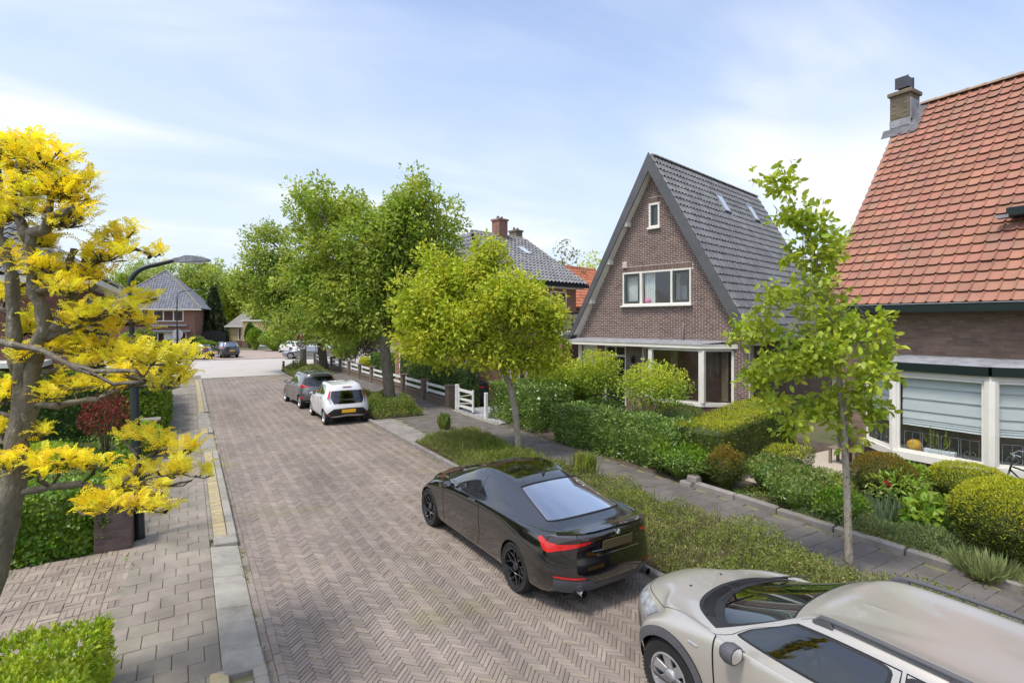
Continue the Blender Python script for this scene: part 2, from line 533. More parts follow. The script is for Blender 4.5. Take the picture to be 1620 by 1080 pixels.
def flat_mats(X, Y, A, z, tilt=0.012, dz=0.0015, rng=RNG):
    m = len(X)
    c, s = np.cos(A + rng.normal(0, .012, m)), np.sin(A)
    s = np.sqrt(np.maximum(0, 1 - c * c)) * np.sign(np.sin(A) + 1e-12)
    tx, ty = rng.normal(0, tilt, m), rng.normal(0, tilt, m)
    ex = np.stack([c, s, tx], 1); ey = np.stack([-s, c, ty], 1)
    ez = np.cross(ex, ey)
    return mats_from(ex, ey, ez, np.stack([X, Y, z + rng.normal(0, dz, m)], 1))

def under_cars(c):
    x, y = c[:, 0], c[:, 1]
    b = np.zeros(len(c), bool)
    for x0, x1, y0, y1 in ((3.7, 5.7, 5.3, 10.0), (3.9, 5.8, -2, 4.5), (4.1, 5.8, 19, 23.5), (3.9, 5.8, 23.5, 28)):
        b |= (x > x0) & (x < x1) & (y > y0) & (y < y1)
    return b
X, Y, A = herringbone(X_G1 - 0.02, X_R0 + 0.04, -1.0, 12.0)
V, F = slab_proto(BL - .006, BW - .0055, 0.02, 0.004)
pieces(road, 'brick', V, F, flat_mats(X, Y, A, 0.0), m_rbrick, 'brickwork', 300, skip=under_cars)
X, Y, A = herringbone(X_G1 - 0.02, X_R0 + 0.04, 12.0, V_END - 0.4)
V5 = [v for v in V[4:8]] + [v for v in V[8:12]]
F5 = [(0, 1, 5, 4), (1, 2, 6, 5), (2, 3, 7, 6), (3, 0, 4, 7), (4, 5, 6, 7)]
pieces(road, 'brick', V5, F5, flat_mats(X, Y, A, 0.0), m_rbrick, 'brickwork', 0)
# two rows of bricks along the kerb make the gutter
gut = sheet('gutter', X_G0, -6, X_G1, V_END, -0.004, m_joint)
gx, gy = [], []
for r, xx in enumerate((X_G0 + .045, X_G0 + .135)):
    ys = np.arange(-3 + (r % 2) * .1, V_END - .5, .206)
    gx.append(np.full(len(ys), xx)); gy.append(ys)
gx, gy = np.concatenate(gx), np.concatenate(gy)
V, F = slab_proto(.20, .085, 0.03, 0.005)
pieces(gut, 'brick', V, F, flat_mats(gx, gy, np.full(len(gx), R(90)), 0.008, .01, .002), m_rbrick, 'brickwork', 120)

# ---- left pavement: staggered square slabs
pave = sheet('left_pavement', X_L0, -6, X_L1 + .008, 40.5, 0.060, m_djoint)
sx, sy = [], []
for i, yy in enumerate(np.arange(-2, 40.3, .302)):
    xs = X_L1 - .15 - np.arange(0, 5) * .302 - (i % 2) * .151
    xs = xs[xs > X_L0 - .02]
    sx.append(xs); sy.append(np.full(len(xs), yy))
    
sx, sy = np.concatenate(sx), np.concatenate(sy)
V, F = slab_proto(.296, .296, 0.05, 0.005)
pieces(pave, 'slab', V, F, flat_mats(sx, sy, np.zeros(len(sx)), 0.080, .006, .0025), m_slab, 'paving', 260)
# half slabs that close the staggered rows against the kerb
hx, hy, hs = [], [], []
for i, yy in enumerate(np.arange(-2, 40.3, .302)):
    if i % 2: hx.append(X_L1 - .075); hy.append(yy); hs.append(1.0)
    k = 0
    while X_L1 - .15 - k * .302 - (i % 2) * .151 > X_L0 - .02: k += 1
    edge = X_L1 - (k * .302) - (i % 2) * .151
    if edge - X_L0 > .05: hx.append((edge + X_L0) / 2); hy.append(yy); hs.append((edge - X_L0 - .006) / .146)
V, F = slab_proto(.146, .296, 0.05, 0.005)
M = flat_mats(np.array(hx), np.array(hy), np.zeros(len(hx)), 0.080, .006, .0025); M[:, :3, 0] *= np.array(hs)[:, None]
pieces(pave, 'half_slab', V, F, M, m_slab, 'paving', 120)

kerb = sheet('left_kerb', X_L1 + .01, -6, X_G0 - .004, 40.5, 0.022, m_djoint)
def block(parent, name, x0, x1, y0, y1, z0l, z0r, mat, bev=.012):
    """a kerb block; its top falls from z0l on the pavement side to z0r on the road side"""
    b = MB()
    g = .004
    b.hexa([(x0 + g, y0 + g, -.05), (x1 - g, y0 + g, -.05), (x1 - g, y1 - g, -.05), (x0 + g, y1 - g, -.05),
            (x0 + g, y0 + g, z0l), (x1 - g, y0 + g, z0r), (x1 - g, y1 - g, z0r), (x0 + g, y1 - g, z0l)], 0, bev)
    return b.build(name, mat, parent)
def ramp_blocks(y0, y1, step=1.0):
    y = y0
    while y < y1 - .05:
        e = min(y + step * random.uniform(.9, 1.1), y1)
        if y1 - e < .3: e = y1
        block(kerb, 'ramp_block', X_L1, X_G0, y, e, .092, .030, m_kerb)
        y = e
def yellow_run(y0, y1):
    y = y0
    while y < y1 - .05:
        block(kerb, 'kerb_stone', .57, X_G0, y, min(y + 1.0, y1), .105, .100, m_kerb); y += 1.0
    V, F = slab_proto(.196, .096, .08, .006)
    ys = np.arange(y0 + .05, y1 - .04, .10)
    pieces(kerb, 'yellow_paver', V, F, flat_mats(np.full(len(ys), .465), ys, np.zeros(len(ys)), .086, .01, .002), m_yel, 'yellow_row', 110)
    ys = np.arange(y0 + .1, y1 - .09, .2)
    V, F = slab_proto(.06, .196, .08, .006)
    pieces(kerb, 'edge_paver', V, F, flat_mats(np.full(len(ys), .333), ys, np.zeros(len(ys)), .084, .01, .002), m_slab, 'edge_row', 60)
for y in np.arange(-3, 6.1, 1.0): 
    block(kerb, 'kerb_stone', .57, X_G0, y, min(y + 1.0, 6.2), .105, .100, m_kerb)
block(kerb, 'yellow_paver', .18, .36, 6.05, 6.32, .094, .092, m_yel)
V, F = slab_proto(.25, .296, 0.08, 0.005)
ys = np.arange(-2, 6.0, .302)
pieces(kerb, 'slab', V, F, flat_mats(np.full(len(ys), .435), ys, np.zeros(len(ys)), .086, .006, .002), m_slab, 'paving', 30)
block(kerb, 'end_block', X_L1, X_G0, 6.2, 6.62, .105, .085, m_kerb, .02)
ramp_blocks(6.62, 9.9)
block(kerb, 'end_block', X_L1 + .05, X_G0, 9.9, 10.25, .125, .105, m_kerb, .02)
yellow_run(10.25, 17.2); ramp_blocks(17.2, 20.2); yellow_run(20.2, 21.2); ramp_blocks(21.2, 25.0); yellow_run(25.0, 39.5)

# ---- brick drive between the two left hedges, in small basket squares
drive = sheet('left_drive', -5.5, 6.75, X_L0 + .01, 10.75, 0.062, m_joint)
dx, dy, da = [], [], []
S = .208
for i in range(int(4.6 / S)):
    for j in range(int(3.9 / S)):
        x, y = X_L0 - .105 - i * S, 6.9 + j * S
        if (i + j) % 2:
            for k in (-1, 0, 1): dx.append(x); dy.append(y + k * S / 3); da.append(0)
        else:
            for k in (-1, 0, 1): dx.append(x + k * S / 3); dy.append(y); da.append(math.pi / 2)
V, F = slab_proto(.203, .066, .03, .005)
pieces(drive, 'brick', V, F, flat_mats(np.array(dx), np.array(dy), np.array(da), .080, .012, .003), m_dbrick, 'brickwork', 260)

# ---- right kerb, planting beds, pavement
rk = sheet('right_kerb', X_R0 + .01, -6, X_R1 - .01, V_END - .5, 0.02, m_djoint)
y = -4.0
while y < V_END - 1:
    block(rk, 'kerb_stone', X_R0, X_R1, y, y + 1.0, .105, .098, m_kerb2, .014); y += 1.0
bed_near = sheet('planting_bed', X_R1, -4, BED_X1, 15.4, 0.045, m_soil)
bed_far = sheet('planting_bed', X_R1, 19.4, BED_X1, 41.0, 0.045, m_soil)
walk = sheet('right_pavement', BED_X1 - .01, -5, WALK_X1, 44, 0.058, m_djoint)
wx, wy = [], []
for i, yy in enumerate(np.arange(-1.0, 43.5, .303)):
    xs = WALK_X1 - .16 - np.arange(0, 7) * .303 - (i % 2) * .15
    if 15.5 < yy < 19.3:
        xs = WALK_X1 - .16 - np.arange(0, 11) * .303 - (i % 2) * .15
        xs = xs[xs > 6.75]
    else: xs = xs[xs > BED_X1 + .1]
    wx.append(xs); wy.append(np.full(len(xs), yy))
wx, wy = np.concatenate(wx), np.concatenate(wy)
cross_base = sheet('pavement_crossing', X_R1, 15.4, BED_X1, 19.4, 0.056, m_djoint)
V, F = slab_proto(.298, .298, 0.05, 0.005)
pieces(walk, 'slab', V, F, flat_mats(wx, wy, np.zeros(len(wx)), 0.078, .005, .002), m_dslab, 'paving', 300)
y = 15.45
while y < 19.2:
    b = MB(); b.hexa([(X_R1, y, .0), (6.6, y, .0), (6.6, y + .59, .0), (X_R1, y + .59, .0), (X_R1, y, .085), (6.6, y, .085), (6.6, y + .59, .088), (X_R1, y + .59, .088)], 0, .01)
    b.build('crossing_slab', m_kerb2, cross_base); y += .6
# bed edging of the crossing
for yy in (15.4, 19.35):
    b = MB(); b.box((X_R1, yy, 0), (BED_X1, yy + .06, .11), bev=.01); b.build('edging', m_kerb2, cross_base)

# ---- cross street at the end, forecourt beyond it
sheet('cross_street', -70, V_END, 90, 60.0, -0.004, m_cross)
sheet('forecourt', -70, 60.0, 90, 80, 0.0, m_court)
b = MB(); b.box((-70, 59.85, -.02), (90, 60.0, .05)); b.build('far_kerb', m_kerb, kind='structure')
b = MB(); b.box((.3, V_END - .25, -.02), (X_R0 + .4, V_END + .05, .012)); b.build('stone_band', m_kerb, kind='structure')
sheet('corner_pavement', X_R1 + .2, V_END, 40, 44.5, 0.05, m_dslab)
sheet('corner_pavement', -40, 38.5, X_L1 + .4, 43.0, 0.05, m_slab)
# front gardens
sheet('garden_soil', WALK_X1, -5, 16.5, 17.0, 0.055, m_soil)
sheet('garden_soil', -12, 10.76, X_L0, 38.5, 0.055, m_soil)
sheet('garden_soil', -12, -4, X_L0, 6.74, 0.055, m_soil)
m_gravel = material('pale gravel path', (0.50, 0.44, 0.36), (0.36, 0.31, 0.25), 0.95, 25, bump=0.9, bump_scale=50)
sheet('gravel_path', 11.0, 6.6, 16.4, 8.4, 0.062, m_gravel)
m_pebble = material('grey drive pebbles', (0.42, 0.42, 0.43), (0.20, 0.20, 0.21), 0.9, 14, 3, .45, .55, bump=1.0, bump_scale=22)
sheet('pebble_drive', WALK_X1 - .02, 16.6, 15, 20.3, 0.085, m_pebble)
b = MB(); b.box((9.3, 16.5, .03), (9.53, 20.2, .088), bev=.01); b.build('drive_threshold', m_kerb, kind='structure')
# ================================================================ BUILDINGS
m_mortar = material('pale mortar', (0.56, 0.50, 0.455), (0.46, 0.41, 0.37), 0.95, 6, bump=0.3)
m_gbrick = material('dark brown brick', (0.120, 0.070, 0.056), (0.165, 0.098, 0.078), 0.85, 2.0, 6, vary=0.24, hue=0.012, bump=0.35, bump_scale=140)
m_omortar = material('grey mortar', (0.21, 0.175, 0.145), (0.16, 0.135, 0.115), 0.95, 5)
m_obrick = material('weathered brown brick', (0.235, 0.160, 0.118), (0.165, 0.112, 0.085), 0.9, 2.2, 8, vary=0.20, hue=0.014, bump=0.4, bump_scale=130,
                    spots=(0.36, 0.28, 0.22), spot_scale=1.5, spot_lo=.62, spot_hi=.76)
m_rbrickw = material('red brown brickwork', (0.31, 0.165, 0.122), (0.235, 0.122, 0.092), 0.9, 5, 6, vary=0.15, bump=0.3, bump_scale=60)
m_white = material('cream white paint', (0.78, 0.755, 0.68), (0.70, 0.68, 0.61), 0.45, 2, bump=0.05, spots=(0.60, 0.57, 0.49), spot_scale=1.4, spot_lo=.66, spot_hi=.82)
m_wood_w = material('white painted wood', (0.76, 0.755, 0.73), (0.66, 0.655, 0.63), 0.5, 3, 6, spots=(0.5, 0.5, 0.44), spot_scale=2.2, spot_lo=.62, spot_hi=.8)
m_green = material('dark green paint', (0.006, 0.016, 0.014), (0.009, 0.020, 0.017), 0.3, 2)
m_dgrey = material('dark grey board', (0.085, 0.088, 0.092), (0.105, 0.107, 0.110), 0.5, 1.5)
m_sash = material('grey green sash', (0.060, 0.072, 0.066), None, 0.45)
m_black = material('black paint', (0.012, 0.012, 0.014), None, 0.35)
m_lead = material('lead flashing', (0.33, 0.34, 0.37), (0.20, 0.21, 0.23), 0.6, 4, 6, bump=0.8, bump_scale=18)
m_gtile = material('grey roof tile', (0.120, 0.122, 0.126), (0.175, 0.176, 0.180), 0.42, 1.3, 8, vary=0.16, bump=0.25, bump_scale=90, spec=0.5,
                   spots=(0.25, 0.25, 0.235), spot_scale=1.2, spot_lo=.55, spot_hi=.75)
m_otile = material('orange clay tile', (0.365, 0.168, 0.112), (0.285, 0.140, 0.100), 0.8, 1.6, 8, vary=0.09, hue=0.007, bump=0.4, bump_scale=80,
                   spots=(0.23, 0.175, 0.135), spot_scale=2.3, spot_lo=.52, spot_hi=.78)
m_oridge = material('lichened ridge tile', (0.36, 0.225, 0.15), (0.25, 0.21, 0.15), 0.9, 5, 6, vary=.12, bump=0.6)
m_lich = material('lichened grey ridge tile', (0.17, 0.165, 0.15), (0.27, 0.25, 0.18), 0.9, 6, 6, vary=.12, bump=0.6)
m_stone = material('weathered chimney brick', (0.20, 0.165, 0.11), (0.13, 0.11, 0.085), 0.95, 5, 8, vary=.14, bump=0.6, spots=(0.30, 0.25, 0.10), spot_scale=3, spot_lo=.58, spot_hi=.75)
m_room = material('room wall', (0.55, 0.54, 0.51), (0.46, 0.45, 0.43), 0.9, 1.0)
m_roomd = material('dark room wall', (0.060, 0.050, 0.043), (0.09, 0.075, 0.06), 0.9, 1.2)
m_curtain = material('pale curtain', (0.72, 0.74, 0.74), (0.62, 0.65, 0.66), 0.9, 5, stretch=(6, 6, .3))
m_blind = material('pale blue roman blind', (0.76, 0.80, 0.81), (0.70, 0.755, 0.77), 0.9, 3, transl=0.25)
g_win = glass('window glass', (0.94, 0.96, 0.95), 1.3, 0.0, 0.03)
g_bay = glass('bay window glass', (0.90, 0.93, 0.92), 1.0, 0.0, 0.02)
m_pane = material('dark far window pane', (0.03, 0.035, 0.04), (0.09, 0.10, 0.105), 0.08, 0.7, spec=0.8)

def tess(loops, fn, d, flip=False):
    vl = [[Vector((a, b, 0)) for a, b in lp] for lp in loops]
    tris = tessellate_polygon(vl)
    flat = [p for lp in vl for p in lp]
    V = [fn(p.x, p.y, d) for p in flat]
    out = []
    for t in tris:
        a, b, c = (flat[i] for i in t)
        ccw = (b - a).cross(c - a).z > 0
        out.append(tuple(t) if ccw != flip else tuple(reversed(t)))
    return V, out
def panel(mb, outer, holes, fn, d0, d1, mi=0):
    """flat wall with openings: outline (ccw in a,b), thickness from d0 (face) back to d1; fn(a,b,d)->point, right handed a x b = outward"""
    loops = [outer] + holes
    V, F = tess(loops, fn, d0); mb.add(V, F, mi)
    V, F = tess(loops, fn, d1, True); mb.add(V, F, mi)
    for lp in loops:
        n = len(lp)
        V = [fn(a, b, d0) for a, b in lp] + [fn(a, b, d1) for a, b in lp]
        mb.add(V, [(i, i + n, (i + 1) % n + n, (i + 1) % n) for i in range(n)], mi)
def rect(a0, b0, a1, b1): return [(a0, b0), (a1, b0), (a1, b1), (a0, b1)]
def poly_span(poly, b):
    xs = []
    n = len(poly)
    for i in range(n):
        (x0, y0), (x1, y1) = poly[i], poly[(i + 1) % n]
        if (y0 <= b < y1) or (y1 <= b < y0): xs.append(x0 + (x1 - x0) * (b - y0) / (y1 - y0))
    return (min(xs), max(xs)) if len(xs) >= 2 else None
def brick_wall(parent, poly, holes, fn, mat, rest, L=.222, H=.0625, joint=.012, limit=300, soldier=(), local=True, z0=0.0, proud=.006, bond=0.5, mortar_shift=0.0):
    """lays bricks one by one in the outline, cutting them at openings; fn(a,b,d) in the parent's space"""
    b0 = min(p[1] for p in poly); b1 = max(p[1] for p in poly)
    A, B, S = [], [], []
    k = 0
    b = b0 + H / 2
    while b < b1:
        sp = poly_span(poly, b)
        if sp:
            cuts = [(h[0] - .004, h[2] + .004) for h in holes if h[1] - .02 < b < h[3] + .02]
            x = math.floor(sp[0] / L) * L + (k % 2) * L * bond
            if x > sp[0]: x -= L
            while x < sp[1]:
                ivs = [(max(x + joint / 2, sp[0]), min(x + L - joint / 2, sp[1]))]
                for c0, c1 in cuts:
                    nv = []
                    for i0, i1 in ivs:
                        if c1 <= i0 or c0 >= i1: nv.append((i0, i1)); continue
                        if c0 - i0 > .03: nv.append((i0, c0))
                        if i1 - c1 > .03: nv.append((c1, i1))
                    ivs = nv
                for i0, i1 in ivs:
                    if i1 - i0 > .03: A.append((i0 + i1) / 2); B.append(b); S.append((i1 - i0) / (L - joint))
                x += L
        b += H; k += 1
    A, B, S = map(np.array, (A, B, S))
    o = np.array(fn(0, 0, 0)); ea = np.array(fn(1, 0, 0)) - o; eb = np.array(fn(0, 1, 0)) - o; ed = np.array(fn(0, 0, -1)) - o
    m = len(A)
    P = o + A[:, None] * ea + B[:, None] * eb + ed[None] * (proud + RNG.normal(0, .0012, m))[:, None]
    M = mats_from(ea[None] * S[:, None], np.repeat(eb[None], m, 0), np.repeat(ed[None], m, 0), P)
    V, F = slab_proto(L - joint, H - joint, .02, .003)
    r = pieces(parent, 'brick', V, F, M, mat, rest, limit, local=local)
    # upright bricks over the openings
    for a0, a1, bb, hh in soldier:
        n = max(1, int(round((a1 - a0) / .062)))
        xs = a0 + (np.arange(n) + .5) * (a1 - a0) / n
        P = o + xs[:, None] * ea + (bb + hh / 2) * eb + ed[None] * (proud + .002)
        M = mats_from(np.repeat(ea[None], n, 0), np.repeat(eb[None], n, 0), np.repeat(ed[None], n, 0), P)
        V2, F2 = slab_proto((a1 - a0) / n - .010, hh - .01, .02, .003)
        pieces(parent, 'soldier_brick', V2, F2, M, mat, rest, 60, local=local)
    return r

# roof tiles, one by one --------------------------------------------------------
def tile_proto(w, l, kind='pan', thick=.018):
    """x across, y up the slope, z out of the roof; lower edge at y=0 has a visible lip"""
    if kind == 'pan':      # shallow pan with a roll at one side
        prof = [(0, .012), (.10, .002), (.45, .000), (.78, .008), (.86, .042), (.93, .046), (1.0, .014)]
    elif kind == 'rib':    # flat interlocking tile with two shallow ribs
        prof = [(0, .0), (.14, .0), (.22, .05), (.50, .062), (.74, .05), (.82, .0), (1.0, .0)]
    else:                  # deep S
        prof = [(0, .065), (.12, .045), (.30, .0), (.55, .0), (.75, .05), (.88, .08), (1.0, .065)]
    n = len(prof)
    V, F = [], []
    for yy, lift in ((0, .052), (l, 0.0)):
        for x, z in prof: V.append((x * w, yy, z + lift))
    for x, z in prof: V.append((x * w, 0.004, z + .052 - thick))
    for i in range(n - 1):
        F.append((i, i + 1, n + i + 1, n + i))
        F.append((2 * n + i, 2 * n + i + 1, i + 1, i))
    return V, F
def tiles(parent, o, ax, up, ncol, nrow, w, g, mat, rest, kind='pan', limit=300, local=True, keep=None, jitter=.004):
    """o: lower left corner of the slope, ax: unit along the eaves, up: unit up the slope"""
    o, ax, up = np.array(o, float), np.array(ax, float), np.array(up, float)
    nz = np.cross(ax, up)
    I, J = np.meshgrid(np.arange(ncol), np.arange(nrow), indexing='ij')
    I, J = I.ravel(), J.ravel()
    if keep is not None:
        k = keep((I + .5) * w, (J + .5) * g); I, J = I[k], J[k]
    m = len(I)
    P = o + (I * w)[:, None] * ax + (J * g)[:, None] * up + RNG.normal(0, jitter, (m, 1)) * up + RNG.normal(0, jitter * .5, (m, 1)) * nz
    t = RNG.normal(0, .006, (m, 1))
    M = mats_from(ax + t * up, up - t * ax, np.repeat(nz[None], m, 0), P)
    V, F = tile_proto(w, g * 1.10, kind)
    return pieces(parent, 'roof_tile', V, F, M, mat, rest, limit, local=local)
def ridge(parent, a, b, r, mat, name='ridge_tile', step=.34, local=True, drop=.0, single=True):
    a, b = Vector(a), Vector(b); n = max(1, int((b - a).length / step)); d = (b - a) / n
    side = d.cross(Vector((0, 0, 1))).normalized(); up = side.cross(d).normalized()
    if up.z < 0: up = -up
    tgt = None if single else MB()
    for i in range(n):
        mb = MB() if single else tgt
        p0 = a + d * i; p1 = a + d * (i + 1.04)
        V = []
        for p, rr in ((p0, r * .92), (p1, r * 1.08)):
            for k in range(7):
                ang = math.pi * k / 6
                V.append(p + side * math.cos(ang) * rr + up * (math.sin(ang) * rr * .75 + drop))
        F = [(k, k + 1, k + 8, k + 7) for k in range(6)] + [tuple(range(6, -1, -1)), tuple(range(7, 14))]
        mb.add(V, F)
        if single: mb.build(name, mat, parent, local=local)
    if not single: tgt.build(name, mat, parent, local=local, kind='stuff')
def frame(mb, a0, b0, a1, b1, w, fn, d0, d1, mi=0):
    panel(mb, rect(a0, b0, a1, b1), [list(reversed(rect(a0 + w, b0 + w, a1 - w, b1 - w)))], fn, d0, d1, mi)
def room(parent, x0, x1, y0, y1, z0, z1, mat, local=True):
    """open-fronted box behind a window (front at x0)"""
    b = MB()
    V = [(x0, y0, z0), (x1, y0, z0), (x1, y1, z0), (x0, y1, z0), (x0, y0, z1), (x1, y0, z1), (x1, y1, z1), (x0, y1, z1)]
    b.add(V, [(0, 1, 2, 3), (7, 6, 5, 4), (1, 5, 6, 2), (0, 4, 5, 1), (3, 2, 6, 7)])
    return b.build('room', mat, parent, local=local)

# ---------------------------------------------------------------- the steep gabled house
TH = R(12.6)
GO = Vector((15.4, 12.77, 0))
gh = thing('gable_house', GO, 'steep gabled dark brick house with grey tiled roof and wide upper window', 'house', rz=TH)
gf = lambda a, b, d: (0.75 + d, -a, b)         # a runs towards the viewer's right (-Y), d goes into the house
# a = -Y.  wall outline in (a, b)
GA = -2.25
wall = [(-6.0, 0), (1.5, 0), (1.5, 3.02), (GA + 3.92, 3.02), (GA, 9.78), (GA - 3.92, 3.02), (-6.0, 3.02)]
H_up = (-3.67, 4.39, -0.66, 5.73); H_sm = (-2.44, 7.43, -1.97, 8.38); H_bay = (-2.70, 0.78, 0.86, 2.75); H_door = (-4.60, 0.08, -3.53, 2.75)
H_side = (-5.75, .1, -5.0, 2.75)
holes = [H_up, H_sm, H_bay, H_door, H_side]
b = MB(); panel(b, wall, [list(reversed(rect(*h))) for h in holes], gf, 0, .30); b.build('wall', m_mortar, gh, local=True)
gable_poly = [(GA + 3.75, 3.02), (GA, 9.70), (GA - 3.75, 3.02)]
gable_poly = [(GA - 3.75, 3.02), (GA + 3.75, 3.02), (GA, 9.72)]
brick_wall(gh, gable_poly, [H_up, H_sm, (-3.67, 5.73, -0.60, 5.95), (-2.48, 8.38, -1.93, 8.60)], gf, m_gbrick, 'brickwork', L=.225, H=.072, joint=.016,
           soldier=[(-3.70, -0.62, 5.745, .21), (-2.48, -1.93, 8.40, .21)])
brick_wall(gh, rect(-5.95, .05, 1.45, 3.0), [H_bay, H_door, H_side], gf, m_gbrick, 'brickwork', L=.225, H=.072, joint=.016, limit=60)
b = MB(); b.box((1.05, -1.3, 0), (10.6, 5.85, 3.0)); b.build('house_body', m_gbrick, gh, local=True)
# upper window: frame, two dark casements, fixed middle pane
fr = MB(); a0, b0, a1, b1 = H_up
panel(fr, rect(a0, b0, a1, b1), [list(reversed(rect(a0 + .06, b0 + .07, -2.86, b1 - .06))), list(reversed(rect(-2.76, b0 + .07, -1.50, b1 - .06))), list(reversed(rect(-1.42, b0 + .07, a1 - .06, b1 - .06)))], gf, -.03, .10)
fr.box((.60, -(a0 - .06), b0 - .07), (.80, -(a1 + .06), b0 + .003), bev=.01)
w = fr.build('window', m_white, gh, local=True)
for s0, s1 in ((a0 + .065, -2.865), (-1.415, a1 - .065)):
    c = MB(); frame(c, s0, b0 + .075, s1, b1 - .065, .10, gf, .0, .06); c.build('casement', m_sash, w, local=True)
def pane(parent, rects, fn, d, mat, name='pane'):
    for r_ in rects:
        c = MB(); V = [fn(a_, b_, d) for a_, b_ in rect(*r_)]; V += [fn(a_, b_, d + .006) for a_, b_ in rect(*r_)]
        c.add(V, [(0, 1, 2, 3), (7, 6, 5, 4), (0, 4, 5, 1), (1, 5, 6, 2), (2, 6, 7, 3), (3, 7, 4, 0)]); c.build(name, mat, parent, local=True)
pane(w, [(a0 + .16, b0 + .17, -2.955, b1 - .16), (-2.76, b0 + .07, -1.50, b1 - .06), (-1.32, b0 + .17, a1 - .16, b1 - .16)], gf, .03, g_win)
room(w, 1.06, 3.6, .45, 3.9, 4.1, 5.95, m_room)
c = MB()
for i in range(13):
    y0 = 3.62 - i * .05; c.box((.92 + .02 * (i % 2), y0, 4.42), (.94 + .02 * (i % 2), y0 - .052, 5.70))
for i in range(9):
    y0 = 2.73 - i * .05; c.box((.92 + .02 * (i % 2), y0, 4.42), (.94 + .02 * (i % 2), y0 - .052, 5.70))
c.build('curtain', m_curtain, w, local=True)
c = MB(); c.box((2.1, 2.2, 4.12), (2.2, 1.85, 5.9)); c.box((2.2, 1.85, 4.12), (2.6, 1.2, 5.2)); c.build('wardrobe', m_curtain, w, local=True)
# little window and the vent
fr = MB(); a0, b0, a1, b1 = H_sm
frame(fr, a0, b0, a1, b1, .075, gf, -.03, .10); fr.box((.64, -(a0 - .05), b0 - .07), (.80, -(a1 + .05), b0 + .003))
w2 = fr.build('window', m_white, gh, local=True)
c = MB(); frame(c, a0 + .08, b0 + .08, a1 - .08, b1 - .08, .07, gf, .0, .06); c.build('casement', m_sash, w2, local=True)
pane(w2, [(a0 + .15, b0 + .15, a1 - .15, b1 - .15)], gf, .03, g_win)
room(w2, 1.06, 2.2, 1.8, 2.7, 7.3, 8.5, m_room)
b = MB(); b.box((.69, 3.66, 5.92), (.77, 3.46, 6.17), bev=.008)
for i in range(5): b.box((.684, 3.64, 5.95 + i * .043), (.70, 3.48, 5.965 + i * .043))
b.build('wall_vent', material('pinkish vent plastic', (.62, .53, .50), None, .6), gh, local=True)
# roof: boards, soffit, two slopes
RZ, EZ, HW = 10.20, 3.05, 4.02
su = Vector((0, HW, RZ - EZ)).normalized()      # up the right hand slope (from -Y eaves)
nrm_r = Vector((0, -su.z, su.y)); nrm_l = Vector((0, su.z, su.y))
R0, L0_, AP = Vector((0, 2.25 - HW, EZ)), Vector((0, 2.25 + HW, EZ)), Vector((0, 2.25, RZ))
b = MB()
for foot, nn in ((R0, nrm_r), (L0_, nrm_l)):
    lo = foot; t = .10
    for xa, xb in ((.42, 10.7),):
        P = [Vector((xa, *lo.yz)), Vector((xb, *lo.yz)), Vector((xb, *AP.yz)), Vector((xa, *AP.yz))]
        bot = [p - nn * t for p in P]
        V = bot + P
        b.add(V, BOX_F if foot is R0 else [tuple(reversed(f)) for f in BOX_F])
b.build('roof_deck', m_dgrey, gh, local=True)
L_sl = (AP - R0).length
def keep_sky(x, y):
    k = np.ones(len(x), bool)
    for s in SKYL:
        k &= ~((x > s[0] - .02) & (x < s[1] + .02) & (y > s[2] - .05) & (y < s[3]))
    return k
# skylights located on the slope
def on_plane(px, py, P, n):
    d = ray(px, py); o = Vector((0, 0, EYE)); k = (P - o).dot(n) / d.dot(n); return o + d * k
GW = wm(gh)
SKYL = []
for q in ((1131, 309, 1151, 336), (1179, 325, 1197, 350)):
    P = GW @ R0; n = (GW.to_3x3() @ nrm_r)
    loc = [GW.inverted() @ on_plane(q[i], q[i + 1], P, n) for i in (0, 2)]
    xs = sorted((l.x for l in loc)); ss = sorted(((l - R0).dot(su) for l in loc))
    xm = sum(xs) / 2 - .42; ym = sum(ss) / 2
    SKYL.append((xm - .30, xm + .30, ym - .50, ym + .50))
tiles(gh, Vector((.42, R0.y, R0.z)) - su * .06 + nrm_r * .012, (1, 0, 0), su, 41, 24, .25, L_sl / 24.0, m_gtile, 'tiling', 'rib', keep=keep_sky)
ol = Vector((.42 + 10.25, L0_.y, L0_.z))
tiles(gh, ol + nrm_l * .012, (-1, 0, 0), (0, -su.y, su.z), 41, 24, .25, L_sl / 24.0, m_gtile, 'tiling', 'rib', limit=0)
for s in SKYL:
    o = R0 + nrm_r * .03
    fnS = lambda x, y, h: (.42 + x, (o + su * y + nrm_r * h).y, (o + su * y + nrm_r * h).z)
    c = MB(); x0, x1, y0, y1 = s
    panel(c, rect(x0, y0, x1, y1), [list(reversed(rect(x0 + .06, y0 + .07, x1 - .06, y1 - .10)))], lambda a_, b_, d_: fnS(a_, b_, -d_), -.09, .02)
    sk = c.build('skylight', m_lead, gh, local=True)
    c = MB(); V = [fnS(a_, b_, .075) for a_, b_ in rect(x0 + .05, y0 + .06, x1 - .05, y1 - .09)]; V += [fnS(a_, b_, .065) for a_, b_ in rect(x0 + .05, y0 + .06, x1 - .05, y1 - .09)]
    c.add(V, [(0, 1, 2, 3), (7, 6, 5, 4)]); c.build('pane', material('skylight pane', (.5, .55, .6), None, .05, spec=1.0), sk, local=True)
ridge(gh, (.62, 2.25, RZ + .02), (10.65, 2.25, RZ + .02), .13, m_lich)
b = MB()
